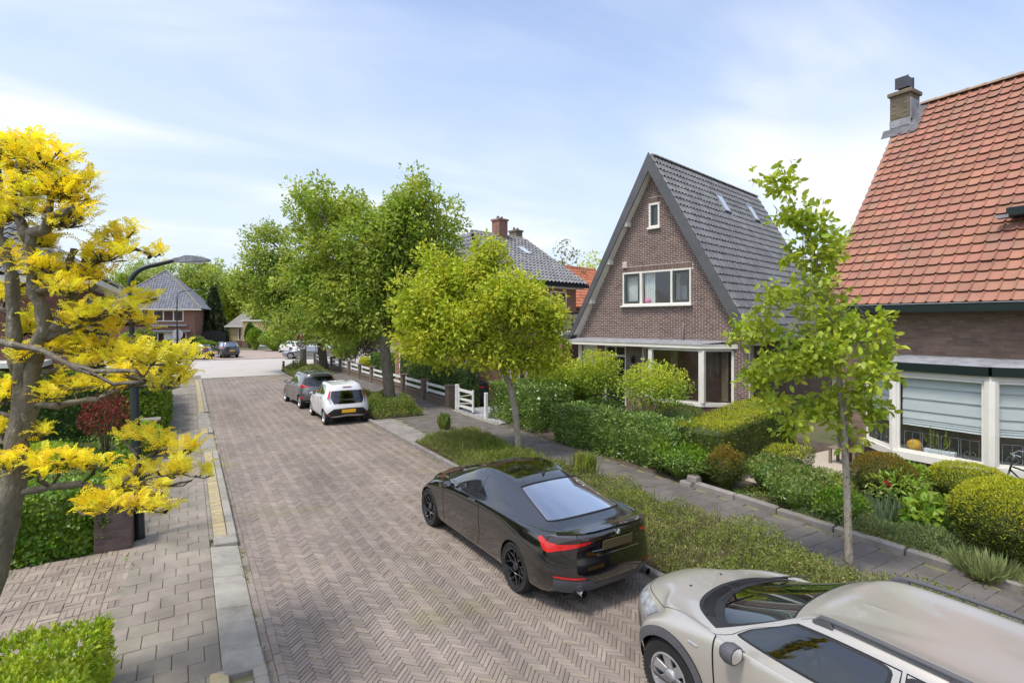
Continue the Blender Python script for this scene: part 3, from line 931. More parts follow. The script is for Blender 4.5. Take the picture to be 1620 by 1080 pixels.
for sg in (-1, 1):
    foot = Vector((0, 2.25 + sg * HW, EZ)); up = (AP - foot).normalized(); nn = Vector((0, sg * up.z, up.y)) if sg > 0 else Vector((0, -up.z, up.y))
    # board face: strip of width .34 below the roof surface
    top0, top1 = foot + nn * .05 - up * .05, Vector((0, 2.25, RZ + .05 / abs(up.y)))
    b0_, b1_ = foot - nn * .30 - up * .05, Vector((0, 2.25, RZ - .30 / abs(up.y)))
    pts = [top0, top1, b1_, b0_]
    V = [Vector((.36, *p.yz)) for p in pts] + [Vector((.42, *p.yz)) for p in pts]
    fs = [(0, 1, 2, 3), (7, 6, 5, 4), (0, 4, 5, 1), (1, 5, 6, 2), (2, 6, 7, 3), (3, 7, 4, 0)]
    b.add(V, fs if sg > 0 else [tuple(reversed(f)) for f in fs])
    # foot block where the eaves turn down
    b.box((.36, foot.y - .26 if sg < 0 else foot.y - .08, 2.93), (.75, foot.y + .08 if sg < 0 else foot.y + .26, EZ + .12))
b.build('barge_board', m_dgrey, gh, local=True)
b = MB()
for sg in (-1, 1):
    foot = Vector((0, 2.25 + sg * HW, EZ)); up = (AP - foot).normalized(); nn = Vector((0, sg * up.z, up.y))
    p0, p1 = foot - nn * .13, AP - Vector((0, 0, .13 / abs(up.y)))
    q0, q1 = foot - nn * .30, AP - Vector((0, 0, .30 / abs(up.y)))
    V = [Vector((x, *p.yz)) for x in (.424, .748) for p in (p0, p1, q1, q0)]
    fs = [(0, 1, 2, 3), (7, 6, 5, 4), (0, 4, 5, 1), (1, 5, 6, 2), (2, 6, 7, 3), (3, 7, 4, 0)]
    b.add(V, fs if sg > 0 else [tuple(reversed(f)) for f in fs])
    for t in ((.22, .47, .70) if sg > 0 else ()):
        c_ = q0.lerp(q1, t)
        b.box((.44, c_.y - .10, c_.z - .10), (.80, c_.y + .10, c_.z + .10), bev=.01)
b.build('soffit', m_white, gh, local=True)
# canopy along the front and round the bay
can = [(-.10, 5.98), (-.10, -.14), (.76, -1.10), (.76, 5.98)]
b = MB(); V = [(x, y, 2.78) for x, y in can] + [(x, y, 2.92) for x, y in can]
b.add(V, [(3, 2, 1, 0), (4, 5, 6, 7), (0, 1, 5, 4), (1, 2, 6, 5), (2, 3, 7, 6), (3, 0, 4, 7)][:])
V = [(x - (.02 if x < .5 else 0), y + (.0), 2.90) for x, y in can] + [(x - (.03 if x < .5 else 0), y, 2.935) for x, y in can]
b.add(V, [(4, 5, 6, 7), (0, 1, 5, 4), (1, 2, 6, 5), (3, 0, 4, 7)])
b.build('canopy', m_white, gh, local=True)
b = MB(); can2 = [(-.07, 5.95), (-.07, -.12), (.74, -1.04), (.74, 5.95)]
b.add([(can2[0][0], can2[0][1], 2.938), (can2[1][0], can2[1][1], 2.938), (can2[2][0], can2[2][1], 3.05), (can2[3][0], can2[3][1], 3.05)], [(0, 1, 2, 3)])
b.build('canopy_lead', m_lead, gh, local=True)
b = MB(); b.tube([(.70, .95, 3.04), (.70, .95, 3.62), (.74, .95, 3.66)], .025, 8); b.build('vent_pipe', m_lead, gh, local=True, smooth=True)
# bay window
bay = [(.76, 2.72), (0, 1.93), (0, -.12), (.76, -.90)]
b = MB()
def strip(mb, pl, z0, z1, t=.08, mi=0):
    for (x0, y0), (x1, y1) in zip(pl[:-1], pl[1:]):
        d_ = Vector((x1 - x0, y1 - y0, 0)).normalized(); nn = Vector((d_.y, -d_.x, 0)); nn = nn if nn.x > 0 else -nn
        p = [(x0, y0), (x1, y1), (x1 + nn.x * t, y1 + nn.y * t), (x0 + nn.x * t, y0 + nn.y * t)]
        mb.hexa([(x, y, z0) for x, y in p] + [(x, y, z1) for x, y in p], mi)
strip(b, bay, .0, .73, .15)
b.build('bay_base', m_gbrick, gh, local=True)
bw = MB()
strip(bw, [(x - .05 if x < .5 else x, y) for x, y in bay], .74, .86, .2)
strip(bw, bay, 2.68, 2.775, .1)
for (x, y), w_ in zip(bay, (.08, .17, .21, .10)): bw.box((x - .03, y - w_ / 2, .862), (x + .13, y + w_ / 2, 2.70), bev=.012)
bw_o = bw.build('bay_window', m_white, gh, local=True)
for (x0, y0), (x1, y1) in zip(bay[:-1], bay[1:]):
    c = MB(); d_ = Vector((x1 - x0, y1 - y0, 0)); e = d_.normalized() * .07
    P0, P1 = Vector((x0 + .05, y0, 0)) + e, Vector((x1 + .05, y1, 0)) - e
    c.add([(P0.x, P0.y, .86), (P1.x, P1.y, .86), (P1.x, P1.y, 2.69), (P0.x, P0.y, 2.69)], [(0, 1, 2, 3)]); c.build('pane', g_win, bw_o, local=True)
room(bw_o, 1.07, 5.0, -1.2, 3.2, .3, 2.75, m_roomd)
c = MB()
for i in range(5): c.box((.55, 1.4 - i * .06, .9), (.58 + .02 * (i % 2), 1.345 - i * .06, 2.66))
for i in range(4): c.box((.75, -.5 - i * .06, .9), (.78 + .02 * (i % 2), -.555 - i * .06, 2.66))
c.build('curtain', material('brown curtain', (.19, .15, .10), (.13, .10, .07), .9, 5), bw_o, local=True)
# door, transom, house number
d_ = MB(); frame(d_, -4.60, .08, -3.53, 2.75, .07, gf, .02, .12); d_.box((.79, 4.55, 2.28), (.87, 3.58, 2.36)); dfr = d_.build('door_frame', m_white, gh, local=True)
d_ = MB(); d_.box((.83, 4.52, .12), (.88, 3.61, 2.275), bev=.006)
for y0 in (4.40, 4.03):
    for z0, z1 in ((.3, 1.0), (1.15, 2.1)): d_.box((.815, y0, z0), (.832, y0 - .30, z1), bev=.006)
dd = d_.build('door', m_black, gh, local=True)
d_ = MB(); d_.tube([(.80, 3.70, 1.12), (.77, 3.70, 1.12), (.77, 3.82, 1.12)], .012, 6); d_.build('handle', m_lead, dd, local=True)
pane(dfr, [(-4.53, 2.36, -4.10, 2.68), (-4.06, 2.36, -3.60, 2.68)], gf, .08, g_win, 'transom_pane')
d_ = MB(); d_.box((.80, 4.10, 2.36), (.86, 4.06, 2.68)); d_.build('transom_bar', m_white, dfr, local=True)
room(dfr, 1.06, 2.2, 3.5, 4.7, 2.3, 2.76, m_room)
d_ = MB(); frame(d_, *H_side, .06, gf, .02, .10); sw = d_.build('window', m_white, gh, local=True)
d_ = MB(); d_.box((.80, 5.68, .16), (.84, 5.07, 2.69)); d_.build('panel_board', m_white, sw, local=True)
d_ = MB(); d_.box((.70, 5.98, .0), (.78, 5.80, 2.77)); d_.build('corner_post', m_white, gh, local=True)
plate = MB(); plate.box((.722, 3.50, 1.60), (.742, 3.28, 1.88), bev=.004); pl_o = plate.build('house_number', m_black, gh, local=True)
def text_mesh(body, size, name, mat, parent, M, extrude=.003):
    cu = bpy.data.curves.new(name, 'FONT'); cu.body = body; cu.size = size; cu.extrude = extrude; cu.align_x = 'CENTER'; cu.align_y = 'CENTER'
    tmp = bpy.data.objects.new('tmp_text', cu); COL.objects.link(tmp)
    dg = bpy.context.evaluated_depsgraph_get()
    me = bpy.data.meshes.new_from_object(tmp.evaluated_get(dg))
    bpy.data.objects.remove(tmp); bpy.data.curves.remove(cu)
    me.materials.clear(); me.materials.append(mat)
    o = link(name, me, parent); o.matrix_local = M
    return o
# text faces -X (towards the street): x axis of the text = -Y, y axis = Z
def face_minus_x(x, y, z): return Matrix(((0, 0, -1, x), (-1, 0, 0, y), (0, 1, 0, z), (0, 0, 0, 1)))
text_mesh('2', .26, 'numeral', m_wood_w, pl_o, face_minus_x(.718, 3.39, 1.74))
b = MB(); b.tube([(.74, 3.1, 2.35), (.60, 3.1, 2.42), (.60, 3.1, 2.30)], .012, 6); b.lathe([(.0, 2.32), (.08, 2.30), (.06, 2.08), (.0, 2.05)], 6, (.60, 3.1, 0)); b.build('wall_lantern', m_black, gh, local=True)

# ---------------------------------------------------------------- the orange roofed house
oh = thing('bay_house', (14.8, 6.0, 0), 'brown brick house with steep orange tiled roof and white three-sided bay window', 'house')
of = lambda a, b, d: (14.8 + d, -a, b)
OY1, OY0 = 7.62, -6.0
owall = [(-OY1, 0), (-OY0, 0), (-OY0, 4.05), (-OY1, 4.05)]
hb = (-6.98, 0.05, -3.05, 2.82)
b = MB(); panel(b, owall, [list(reversed(rect(*hb)))], of, 0, .30)
b.box((15.11, OY0, 0), (22.5, OY1 - .01, 4.0))
b.build('wall', m_omortar, oh)
brick_wall(oh, rect(-OY1 + .02, .06, 3.0, 4.02), [hb, (-7.1, 0, 3.2, .60)], of, m_obrick, 'brickwork', L=.222, H=.066, joint=.009, local=False, proud=.004)
# bay: three sides
ob = [(14.8, 7.05), (14.0, 6.06), (14.0, 4.30), (14.8, 3.10)]
def strip_w(mb, pl, z0, z1, t, grow=0.0, mi=0):
    n = len(pl)
    inner = []
    for (x, y) in pl: inner.append((x + t if x < 14.5 else x, y))
    for i in range(n - 1):
        (x0, y0), (x1, y1) = pl[i], pl[i + 1]
        dd_ = Vector((x1 - x0, y1 - y0, 0)).normalized(); nn = Vector((dd_.y, -dd_.x, 0)); nn = nn if nn.x > 0 else -nn
        p = [(x0 - nn.x * grow, y0 - nn.y * grow), (x1 - nn.x * grow, y1 - nn.y * grow), (x1 + nn.x * t, y1 + nn.y * t), (x0 + nn.x * t, y0 + nn.y * t)]
        mb.hexa([(x, y, z0) for x, y in p] + [(x, y, z1) for x, y in p], mi)
b = MB(); strip_w(b, ob, 0, .60, .2); b.build('bay_base', m_omortar, oh)
m_plinth = material('dark plinth brick', (.085, .058, .052), (.12, .085, .075), .85, 3, vary=.2, bump=.3)
for (x0, y0), (x1, y1) in zip(ob[:-1], ob[1:]):
    Lg = math.hypot(x1 - x0, y1 - y0); ux, uy = (x1 - x0) / Lg, (y1 - y0) / Lg
    nx, ny = (-uy, ux) if -uy < 0 else (uy, -ux)
    fnb = lambda a, bb, d, x0=x0, y0=y0, ux=ux, uy=uy, nx=nx, ny=ny: (x0 + ux * a - nx * d, y0 + uy * a - ny * d, bb)
    brick_wall(oh, rect(0.0, .06, Lg, .60), [], fnb, m_plinth, 'brickwork', L=.222, H=.066, joint=.010, local=False, limit=60, proud=.004)
w3 = MB()
strip_w(w3, ob, .60, .76, .2, .06)
strip_w(w3, ob, 2.50, 2.60, .14, .0)
for (x, y), w_ in zip(ob, (.10, .17, .24, .10)):
    w3.lathe([(w_ * .52, .762), (w_ * .52, 2.50)], 8, (x + .05, y, 0))
for (x0, y0), (x1, y1) in zip(ob[:-1], ob[1:]):
    e = Vector((x1 - x0, y1 - y0, 0)).normalized()
    P0, P1 = Vector((x0 + .04, y0, 0)) + e * .10, Vector((x1 + .04, y1, 0)) - e * .12
    for z in (.79, 2.47): w3.beam((P0.x, P0.y, z), (P1.x, P1.y, z), .06, .05)
    for P in (P0, P1): w3.beam((P.x, P.y, .78), (P.x, P.y, 2.48), .05, .05, up=(e.x, e.y, 0))
wo = w3.build('bay_window', m_white, oh)
for (x0, y0), (x1, y1) in zip(ob[:-1], ob[1:]):
    e = Vector((x1 - x0, y1 - y0, 0)).normalized()
    P0, P1 = Vector((x0 + .05, y0, 0)) + e * .12, Vector((x1 + .05, y1, 0)) - e * .14
    c = MB(); c.add([(P0.x, P0.y, .81), (P1.x, P1.y, .81), (P1.x, P1.y, 2.45), (P0.x, P0.y, 2.45)], [(0, 1, 2, 3)]); c.build('pane', g_bay, wo)
    # roman blind hung behind the glass: shallow folds
    c = MB(); nn = Vector((-e.y, e.x, 0)); nn = nn if nn.x > 0 else -nn
    zs = [2.46, 2.24, 1.98, 1.71, 1.52, 1.47, 1.42, 1.36]
    A0, A1 = P0 + nn * .10 + e * .02, P1 + nn * .10 - e * .02
    for i, (za, zb) in enumerate(zip(zs[:-1], zs[1:])):
        ofs0, ofs1 = nn * .0, nn * (.030 if i < 4 else .022)
        V = [(*(A0 + ofs0).xy, za), (*(A1 + ofs0).xy, za), (*(A1 - ofs1).xy, zb), (*(A0 - ofs1).xy, zb), (*(A1 + ofs0).xy, zb), (*(A0 + ofs0).xy, zb)]
        c.add(V, [(0, 1, 2, 3), (3, 2, 4, 5)])
    c.build('blind', m_blind, wo)
    # wrought wire screen on the sill
    c = MB(); B0, B1 = P0 + nn * .05 + e * .05, P1 + nn * .05 - e * .05
    n = max(2, int((B1 - B0).length / .33))
    for i in range(n):
        p, q = B0.lerp(B1, (i + .06) / n), B0.lerp(B1, (i + .94) / n)
        c.tube([(p.x, p.y, .79), (p.x, p.y, 1.22), (q.x, q.y, 1.22), (q.x, q.y, .79)], .006, 4, cap=False)
        m_ = (p + q) / 2
        c.tube([(m_.x, m_.y, .79), (m_.x, m_.y, 1.20)], .004, 4, cap=False)
        for s_ in (-1, 1): c.tube([(*(m_ + e * s_ * .02).xy, .82), (*(m_ + e * s_ * .11).xy, .90), (*(m_ + e * s_ * .05).xy, .99), (*(m_ + e * s_ * .01).xy, .93)], .004, 4, cap=False)
    c.build('wire_screen', m_lead, wo)
c = MB(); V = [(x + .1, y, .72) for x, y in ob]; V[0] = (15.0, 7.05, .72); V[3] = (15.0, 3.1, .72); c.add(V, [(0, 1, 2, 3)]); c.build('inner_sill', m_white, wo)
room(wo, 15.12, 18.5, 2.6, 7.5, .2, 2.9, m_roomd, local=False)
b = MB(); strip_w(b, ob, 2.601, 2.79, .16, .10)
b.build('bay_fascia', m_green, oh)
obr = [(14.8, 7.18), (13.9, 6.11), (13.9, 4.26), (14.8, 2.98)]
b = MB(); V = [(x, y, 2.793) for x, y in obr] + [(14.79, y, 2.93) for x, y in ((0, 6.7), (0, 6.0), (0, 4.4), (0, 3.4))]
b.add(V, [(0, 1, 5, 4), (1, 2, 6, 5), (2, 3, 7, 6)]); b.build('bay_lead', m_lead, oh)
# roof
OX0, OZ0, OX1, OZ1 = 14.36, 4.16, 19.0, 10.25
OYR0, OYR1 = -6.0, 7.95
ou = Vector((OX1 - OX0, 0, OZ1 - OZ0)); OSL = ou.length; ou.normalize(); on = Vector((-ou.z, 0, ou.x))
b = MB()
pts = [(OX0, OZ0), (OX1, OZ1), (2 * OX1 - OX0, OZ0)]
for y in (OYR0, OYR1): pass
th_ = .12
prof = [(OX0, OZ0 - .02), (OX1, OZ1 - .02), (2 * OX1 - OX0, OZ0 - .02), (2 * OX1 - OX0 - .1, OZ0 - .18), (OX1, OZ1 - .20), (OX0 + .1, OZ0 - .18)]
V = [(x, OYR0, z) for x, z in prof] + [(x, OYR1 - .03, z) for x, z in prof]
b.add(V, [(0, 1, 7, 6), (1, 2, 8, 7), (2, 3, 9, 8), (3, 4, 10, 9), (4, 5, 11, 10), (5, 0, 6, 11), (6, 7, 10, 11), (7, 8, 9, 10), (1, 0, 5, 4), (2, 1, 4, 3)])
gpoly = [(15.12, 4.0), (2 * OX1 - 15.12, 4.0), (OX1, OZ1 - .35)]
for y in (OY1 - .02,):
    V = [(x, y, z) for x, z in gpoly] + [(x, y - .3, z) for x, z in gpoly]
    b.add(V, [(0, 1, 2), (5, 4, 3), (0, 3, 4, 1), (1, 4, 5, 2), (2, 5, 3, 0)])
b.build('roof_deck', m_omortar, oh)
OW, OG = .245, OSL / 27.0
CHX, CHY = 18.75, 7.80
def keep_or(x, y): # leave out the chimney foot
    wy = OYR1 - x
    return ~((wy > CHY - .38) & (y > OSL - .95))
tiles(oh, Vector((OX0, OYR1, OZ0)) - ou * .05 + on * .01, (0, -1, 0), ou, 46, 27, OW, OG, m_otile, 'tiling', 'pan', local=False, keep=keep_or)
tiles(oh, Vector((2 * OX1 - OX0, OYR0, OZ0)) + Vector((on.x * -1, 0, on.z)) * .01, (0, 1, 0), (-ou.x, 0, ou.z), 56, 27, OW, OG, m_otile, 'tiling', 'pan', local=False, limit=0)
ridge(oh, (OX1, CHY - .34, OZ1 + .02), (OX1, -5.9, OZ1 + .02), .13, m_oridge, local=False, step=.38)
# gutter and fascia
b = MB(); b.box((OX0 + .02, OYR0, 3.95), (14.82, OYR1 - .05, 4.08)); b.box((OX0 - .10, OYR0, 3.93), (OX0 + .02, OYR1 - .02, 4.115), bev=.012)
b.build('gutter_board', m_green, oh)
b = MB(); b.box((OX0 - .115, OYR0, 4.117), (OX0 - .03, OYR1 - .01, 4.135)); b.build('gutter_lip', m_lead, oh)
# chimney with cowl
CZ0, CZ1 = 9.3, 10.58
ch = MB(); ch.box((CHX - .30, CHY - .27, CZ0), (CHX + .30, CHY + .27, CZ1)); ch.box((CHX - .36, CHY - .33, CZ1 + .002), (CHX + .36, CHY + .33, CZ1 + .13), bev=.02)
cho = ch.build('chimney', m_stone, oh)
for face in range(2):
    f_ = (lambda a, bb, d: (CHX - .30 + d, CHY - a, bb)) if face == 0 else (lambda a, bb, d: (CHX + a, CHY - .27 + d, bb))
    hw = .27 if face == 0 else .30
    A = []; Bq = []
    k = 0; z = CZ0 + .03
    while z < CZ1 - .02:
        for i in range(-2, 3):
            a_ = i * .22 + (k % 2) * .11
            if abs(a_) < hw - .09: A.append(a_); Bq.append(z)
        z += .066; k += 1
    o_ = np.array(f_(0, 0, 0)); ea = np.array(f_(1, 0, 0)) - o_; eb = np.array(f_(0, 1, 0)) - o_; ed = np.array(f_(0, 0, -1)) - o_
    P = o_ + np.array(A)[:, None] * ea + np.array(Bq)[:, None] * eb + ed * .006
    n_ = len(A); Vb, Fb = slab_proto(.21, .056, .02, .003)
    pieces(cho, 'brick', Vb, Fb, mats_from(np.repeat(ea[None], n_, 0), np.repeat(eb[None], n_, 0), np.repeat(ed[None], n_, 0), P), m_stone, 'brickwork', 40)
c = MB(); c.tube([(CHX, CHY, CZ1 + .12), (CHX, CHY, CZ1 + .26)], .11, 12); c.box((CHX - .20, CHY - .18, CZ1 + .24), (CHX - .17, CHY + .18, CZ1 + .58)); c.box((CHX + .15, CHY - .18, CZ1 + .24), (CHX + .18, CHY + .18, CZ1 + .58))
c.box((CHX - .17, CHY - .165, CZ1 + .27), (CHX + .15, CHY - .15, CZ1 + .55)); c.box((CHX - .17, CHY + .15, CZ1 + .27), (CHX + .15, CHY + .165, CZ1 + .55)); c.box((CHX - .16, CHY - .15, CZ1 + .50), (CHX + .14, CHY + .15, CZ1 + .53))
c.build('chimney_cowl', material('dark cowl metal', (.07, .07, .085), (.05, .05, .06), .45, 3), cho)
# lead skirt where the chimney meets the tiles
c = MB()
def slope_pt(s, y, h): return Vector((OX0, y, OZ0)) + ou * s + on * h
sx_ = (Vector((CHX - .30, 0, 0)).x - OX0) / ou.x
for y0, y1 in ((CHY - .52, CHY - .27),):
    V = [slope_pt(sx_ - .25, y0, .05), slope_pt(OSL - .05, y0, .05), slope_pt(OSL - .05, y1, .08), slope_pt(sx_ - .1, y1, .08)]
    V += [Vector((v.x, y1 + .002 if i in (2, 3) else v.y, v.z)) for i, v in enumerate(V)]
    c.add(V[:4], [(0, 1, 2, 3), (3, 2, 1, 0)])
c.add([slope_pt(sx_ - .32, CHY - .5, .06), slope_pt(sx_ - .32, CHY + .42, .06), slope_pt(sx_, CHY + .42, .10), slope_pt(sx_, CHY - .3, .10)], [(0, 3, 2, 1), (0, 1, 2, 3)])
c.box((CHX - .312, CHY - .28, OZ1 - .62), (CHX - .302, CHY + .28, OZ1 - .40)); c.box((CHX - .3, CHY - .29, OZ1 - .45), (CHX + .25, CHY - .272, OZ1 + .18))
c.build('lead_skirt', m_lead, cho)
# dormer at the right hand edge of the picture
dm = MB(); dm.box((15.35, .8, 6.02), (18.6, 4.45, 6.22), bev=.02)
dmo = dm.build('dormer_roof', m_green, oh)
dm = MB(); dm.box((15.75, 1.0, 4.9), (17.6, 4.15, 6.03)); dm.build('dormer', m_omortar, oh)
dm = MB(); dm.box((15.70, 1.2, 5.75), (15.745, 4.05, 6.0)); dm.box((15.70, 3.95, 5.05), (15.745, 4.14, 5.75)); dm.build('dormer_trim', m_green, oh)
dm = MB(); dm.box((15.33, 4.40, 6.0), (15.55, 4.62, 6.07)); dm.build('lead_flashing', m_lead, oh)
# ---------------------------------------------------------------- houses further off
m_ctile = material('glazed dark roof tile', (0.115, 0.120, 0.130), (0.165, 0.170, 0.180), 0.35, 1.5, 6, vary=0.2, bump=0.2, spec=.6)
m_rtile = material('red roof tile', (0.42, 0.145, 0.075), (0.33, 0.12, 0.07), 0.8, 1.5, 6, vary=0.15)
m_ochre = material('ochre render', (0.52, 0.40, 0.20), (0.46, 0.35, 0.18), 0.9, 1.5)
m_btile = material('blue grey glazed tile', (0.16, 0.165, 0.19), (0.22, 0.225, 0.25), 0.28, 2, 6, vary=.2, spec=.7)
def far_window(parent, fn, a0, b0, a1, b1, n=2, fw=.07, mat=None, sill=True):
    w_ = MB(); step = (a1 - a0) / n
    hs = [list(reversed(rect(a0 + i * step + fw * (.6 if i else 1), b0 + fw, a0 + (i + 1) * step - fw * (.6 if i < n - 1 else 1), b1 - fw))) for i in range(n)]
    panel(w_, rect(a0, b0, a1, b1), hs, fn, -.05, .02)
    wo_ = w_.build('window', mat or m_white, parent, local=True)
    for i in range(n):
        pane(wo_, [(a0 + i * step + .03, b0 + .03, a0 + (i + 1) * step - .03, b1 - .03)], fn, .0, m_pane)
    return wo_
def slab4(mb, P, t=.10, mi=0):
    P = [Vector(p) for p in P]; n = (P[1] - P[0]).cross(P[-1] - P[0]).normalized()
    k = len(P); V = [p - n * t for p in P] + P
    mb.add(V, [tuple(range(k - 1, -1, -1)), tuple(range(k, 2 * k))] + [(i, (i + 1) % k, k + (i + 1) % k, k + i) for i in range(k)], mi)
def in_poly(x, y, poly):
    r = np.zeros(len(x), bool); n = len(poly)
    for i in range(n):
        (x0, y0), (x1, y1) = poly[i], poly[(i + 1) % n]
        c = ((y0 <= y) & (y < y1)) | ((y1 <= y) & (y < y0))
        with np.errstate(divide='ignore', invalid='ignore'):
            r ^= c & (x < x0 + (x1 - x0) * (y - y0) / (y1 - y0 + 1e-12))
    return r
def tiled_face(parent, P, w, g, mat, kind='s', limit=0):
    """P: planar outline, first edge along the eaves"""
    P = [Vector(p) for p in P]; ax = (P[1] - P[0]).normalized(); n = (P[1] - P[0]).cross(P[-1] - P[0]).normalized(); up = n.cross(ax)
    q = [((p - P[0]).dot(ax), (p - P[0]).dot(up)) for p in P]
    x0 = min(a for a, b_ in q); x1 = max(a for a, b_ in q); y1 = max(b_ for a, b_ in q)
    nc, nr = int((x1 - x0) / w) + 1, int(y1 / g) + 1
    o = P[0] + ax * x0
    tiles(parent, o + n * .01, ax, up, nc, nr, w, g, mat, 'tiling', kind, limit, keep=lambda x, y: in_poly(x + x0, y, q))

# neighbour with the wide hipped grey roof behind the street trees; local X runs away from the street, Y along it
C0 = Vector((17.69, 21.68, 0))
nh = thing('neighbour_house', C0, 'red brown brick house with long glazed grey roof, two chimneys and a balcony', 'house', rz=TH)
EZc, RZc, WDc, LNc = 5.62, 8.52, 4.6, -6.6
b = MB(); b.box((LNc + .5, .5, 0), (-.35, 2 * WDc - .5, EZc - .12)); b.build('wall', m_rbrickw, nh, local=True)
b = MB()
Pf = [(LNc, 0, EZc), (0, 0, EZc), (-.25, WDc, RZc), (LNc + 2.6, WDc, RZc)]
Pb = [(0, 2 * WDc, EZc), (LNc, 2 * WDc, EZc), (LNc + 2.6, WDc, RZc), (-.25, WDc, RZc)]
Ph = [(LNc, 2 * WDc, EZc), (LNc, 0, EZc), (LNc + 2.6, WDc, RZc)]
Pe = [(0, 0, EZc), (0, 2 * WDc, EZc), (-.25, WDc, RZc)]
for P in (Pf, Pb, Ph, Pe): slab4(b, P)
b.build('roof_deck', m_dgrey, nh, local=True)
tiled_face(nh, Pf, .27, .33, m_ctile, 's', 150); tiled_face(nh, Ph, .27, .33, m_ctile, 's', 60)
ridge(nh, (LNc + 2.6, WDc, RZc), (-.25, WDc, RZc), .13, m_lich, step=.4)
ridge(nh, (-.02, .0, EZc + .03), (-.25, WDc, RZc), .11, m_lich, step=.4)
b = MB(); b.box((LNc - .05, -.06, EZc - .16), (.05, .06, EZc)); b.build('gutter', m_black, nh, local=True)
b = MB(); b.box((LNc + .3, .06, EZc - .22), (-.2, .52, EZc - .10)); b.build('soffit', m_white, nh, local=True)
for xx, yy, wd, mt, zt in ((-2.15, WDc - .2, .62, m_rbrickw, 9.25), (.55 - .6, WDc + .7, .5, m_stone, 9.0)):
    b = MB(); b.box((xx - wd / 2, yy - .3, 7.2), (xx + wd / 2, yy + .3, zt)); b.box((xx - wd / 2 - .05, yy - .35, zt + .002), (xx + wd / 2 + .05, yy + .35, zt + .10))
    co = b.build('chimney', mt, nh, local=True)
    c = MB(); 
    for k in (-.14, .14): c.tube([(xx + k, yy, zt + .1), (xx + k, yy, zt + .26)], .07, 8)
    c.build('chimney_pot', m_stone, co, local=True)
nf = lambda a, b_, d: (a, .5 + d, b_)
far_window(nh, nf, -2.35, 4.05, -1.15, 5.25, 2)
far_window(nh, nf, -5.6, 4.05, -4.2, 5.25, 2); far_window(nh, nf, -2.6, .8, -1.1, 2.4, 2); far_window(nh, nf, -5.6, .8, -4.0, 2.4, 3)
hf = lambda a, b_, d: (LNc + .5 + d, -a, b_)
far_window(nh, hf, -8.2, .7, -5.6, 2.4, 3); far_window(nh, hf, -4.0, .7, -1.6, 2.4, 3); far_window(nh, hf, -7.6, 3.6, -5.8, 5.0, 2); far_window(nh, hf, -3.6, 3.6, -1.8, 5.0, 2)
# skylight
ux_ = (Vector(Pf[2]) - Vector((-.25, 0, EZc))).normalized(); nx_ = Vector((1, 0, 0)).cross(ux_)
c = MB(); q = Vector((-2.0, 0, EZc)) + ux_ * 3.05
V = [q, q + Vector((.5, 0, 0)), q + Vector((.5, 0, 0)) + ux_ * .85, q + ux_ * .85]
c.hexa([v for v in V] + [v + nx_ * .12 for v in V]); sk = c.build('skylight', m_lead, nh, local=True)
c = MB(); c.add([v + nx_ * .125 + (sum(V, Vector()) / 4 - v) * .16 for v in V], [(0, 1, 2, 3)]); c.build('pane', MATS['skylight pane'], sk, local=True)
# balcony on the low extension
b = MB(); b.box((-3.4, -1.2, 0), (-.5, .5, 3.1)); b.build('extension', m_rbrickw, nh, local=True)
b = MB(); b.box((-3.5, -1.3, 3.1), (-.4, .5, 3.28)); b.build('extension_roof', m_white, nh, local=True)
b = MB()
for i in range(5): b.box((-3.4 + i * .70, -1.22, 3.28), (-3.34 + i * .70, -1.16, 4.15))
b.box((-3.45, -1.24, 4.12), (-.5, -1.14, 4.18)); bo = b.build('balcony_rail', m_black, nh, local=True)
for i in range(4):
    for zz_ in (3.42, 3.66, 3.90):
        c = MB(); c.box((-3.33 + i * .70, -1.20, zz_), (-2.71 + i * .70, -1.18, zz_ + .17)); c.build('board', m_wood_w, bo, local=True)

# red roofed house behind it
rh = thing('red_roofed_house', at(930, 470, 40).xy.to_3d(), 'distant house with bright red tiled roof behind the neighbour', 'house', rz=TH)
b = MB(); b.box((-2.6, 0.4, 0), (6, 7.6, 4.8)); b.build('wall', m_rbrickw, rh, local=True)
b = MB(); Pr = [(-3.0, 0, 4.8), (6.4, 0, 4.8), (6.0, 4, 8.3), (-.9, 4, 8.3)]; Pl = [(6.4, 8, 4.8), (-3, 8, 4.8), (-.9, 4, 8.3), (6.0, 4, 8.3)]; Pg = [(-3, 8, 4.8), (-3, 0, 4.8), (-.9, 4, 8.3)]
for P in (Pr, Pl, Pg): slab4(b, P)
b.build('roof', m_rtile, rh, local=True)
tiled_face(rh, Pr, .30, .36, m_rtile, 's', 0); tiled_face(rh, Pg, .30, .36, m_rtile, 's', 0)
ridge(rh, (-.9, 4, 8.32), (6, 4, 8.32), .14, m_rtile, single=False)
far_window(rh, lambda a, b_, d: (a, .4 + d, b_), -1.5, 3.0, .2, 4.3, 2)

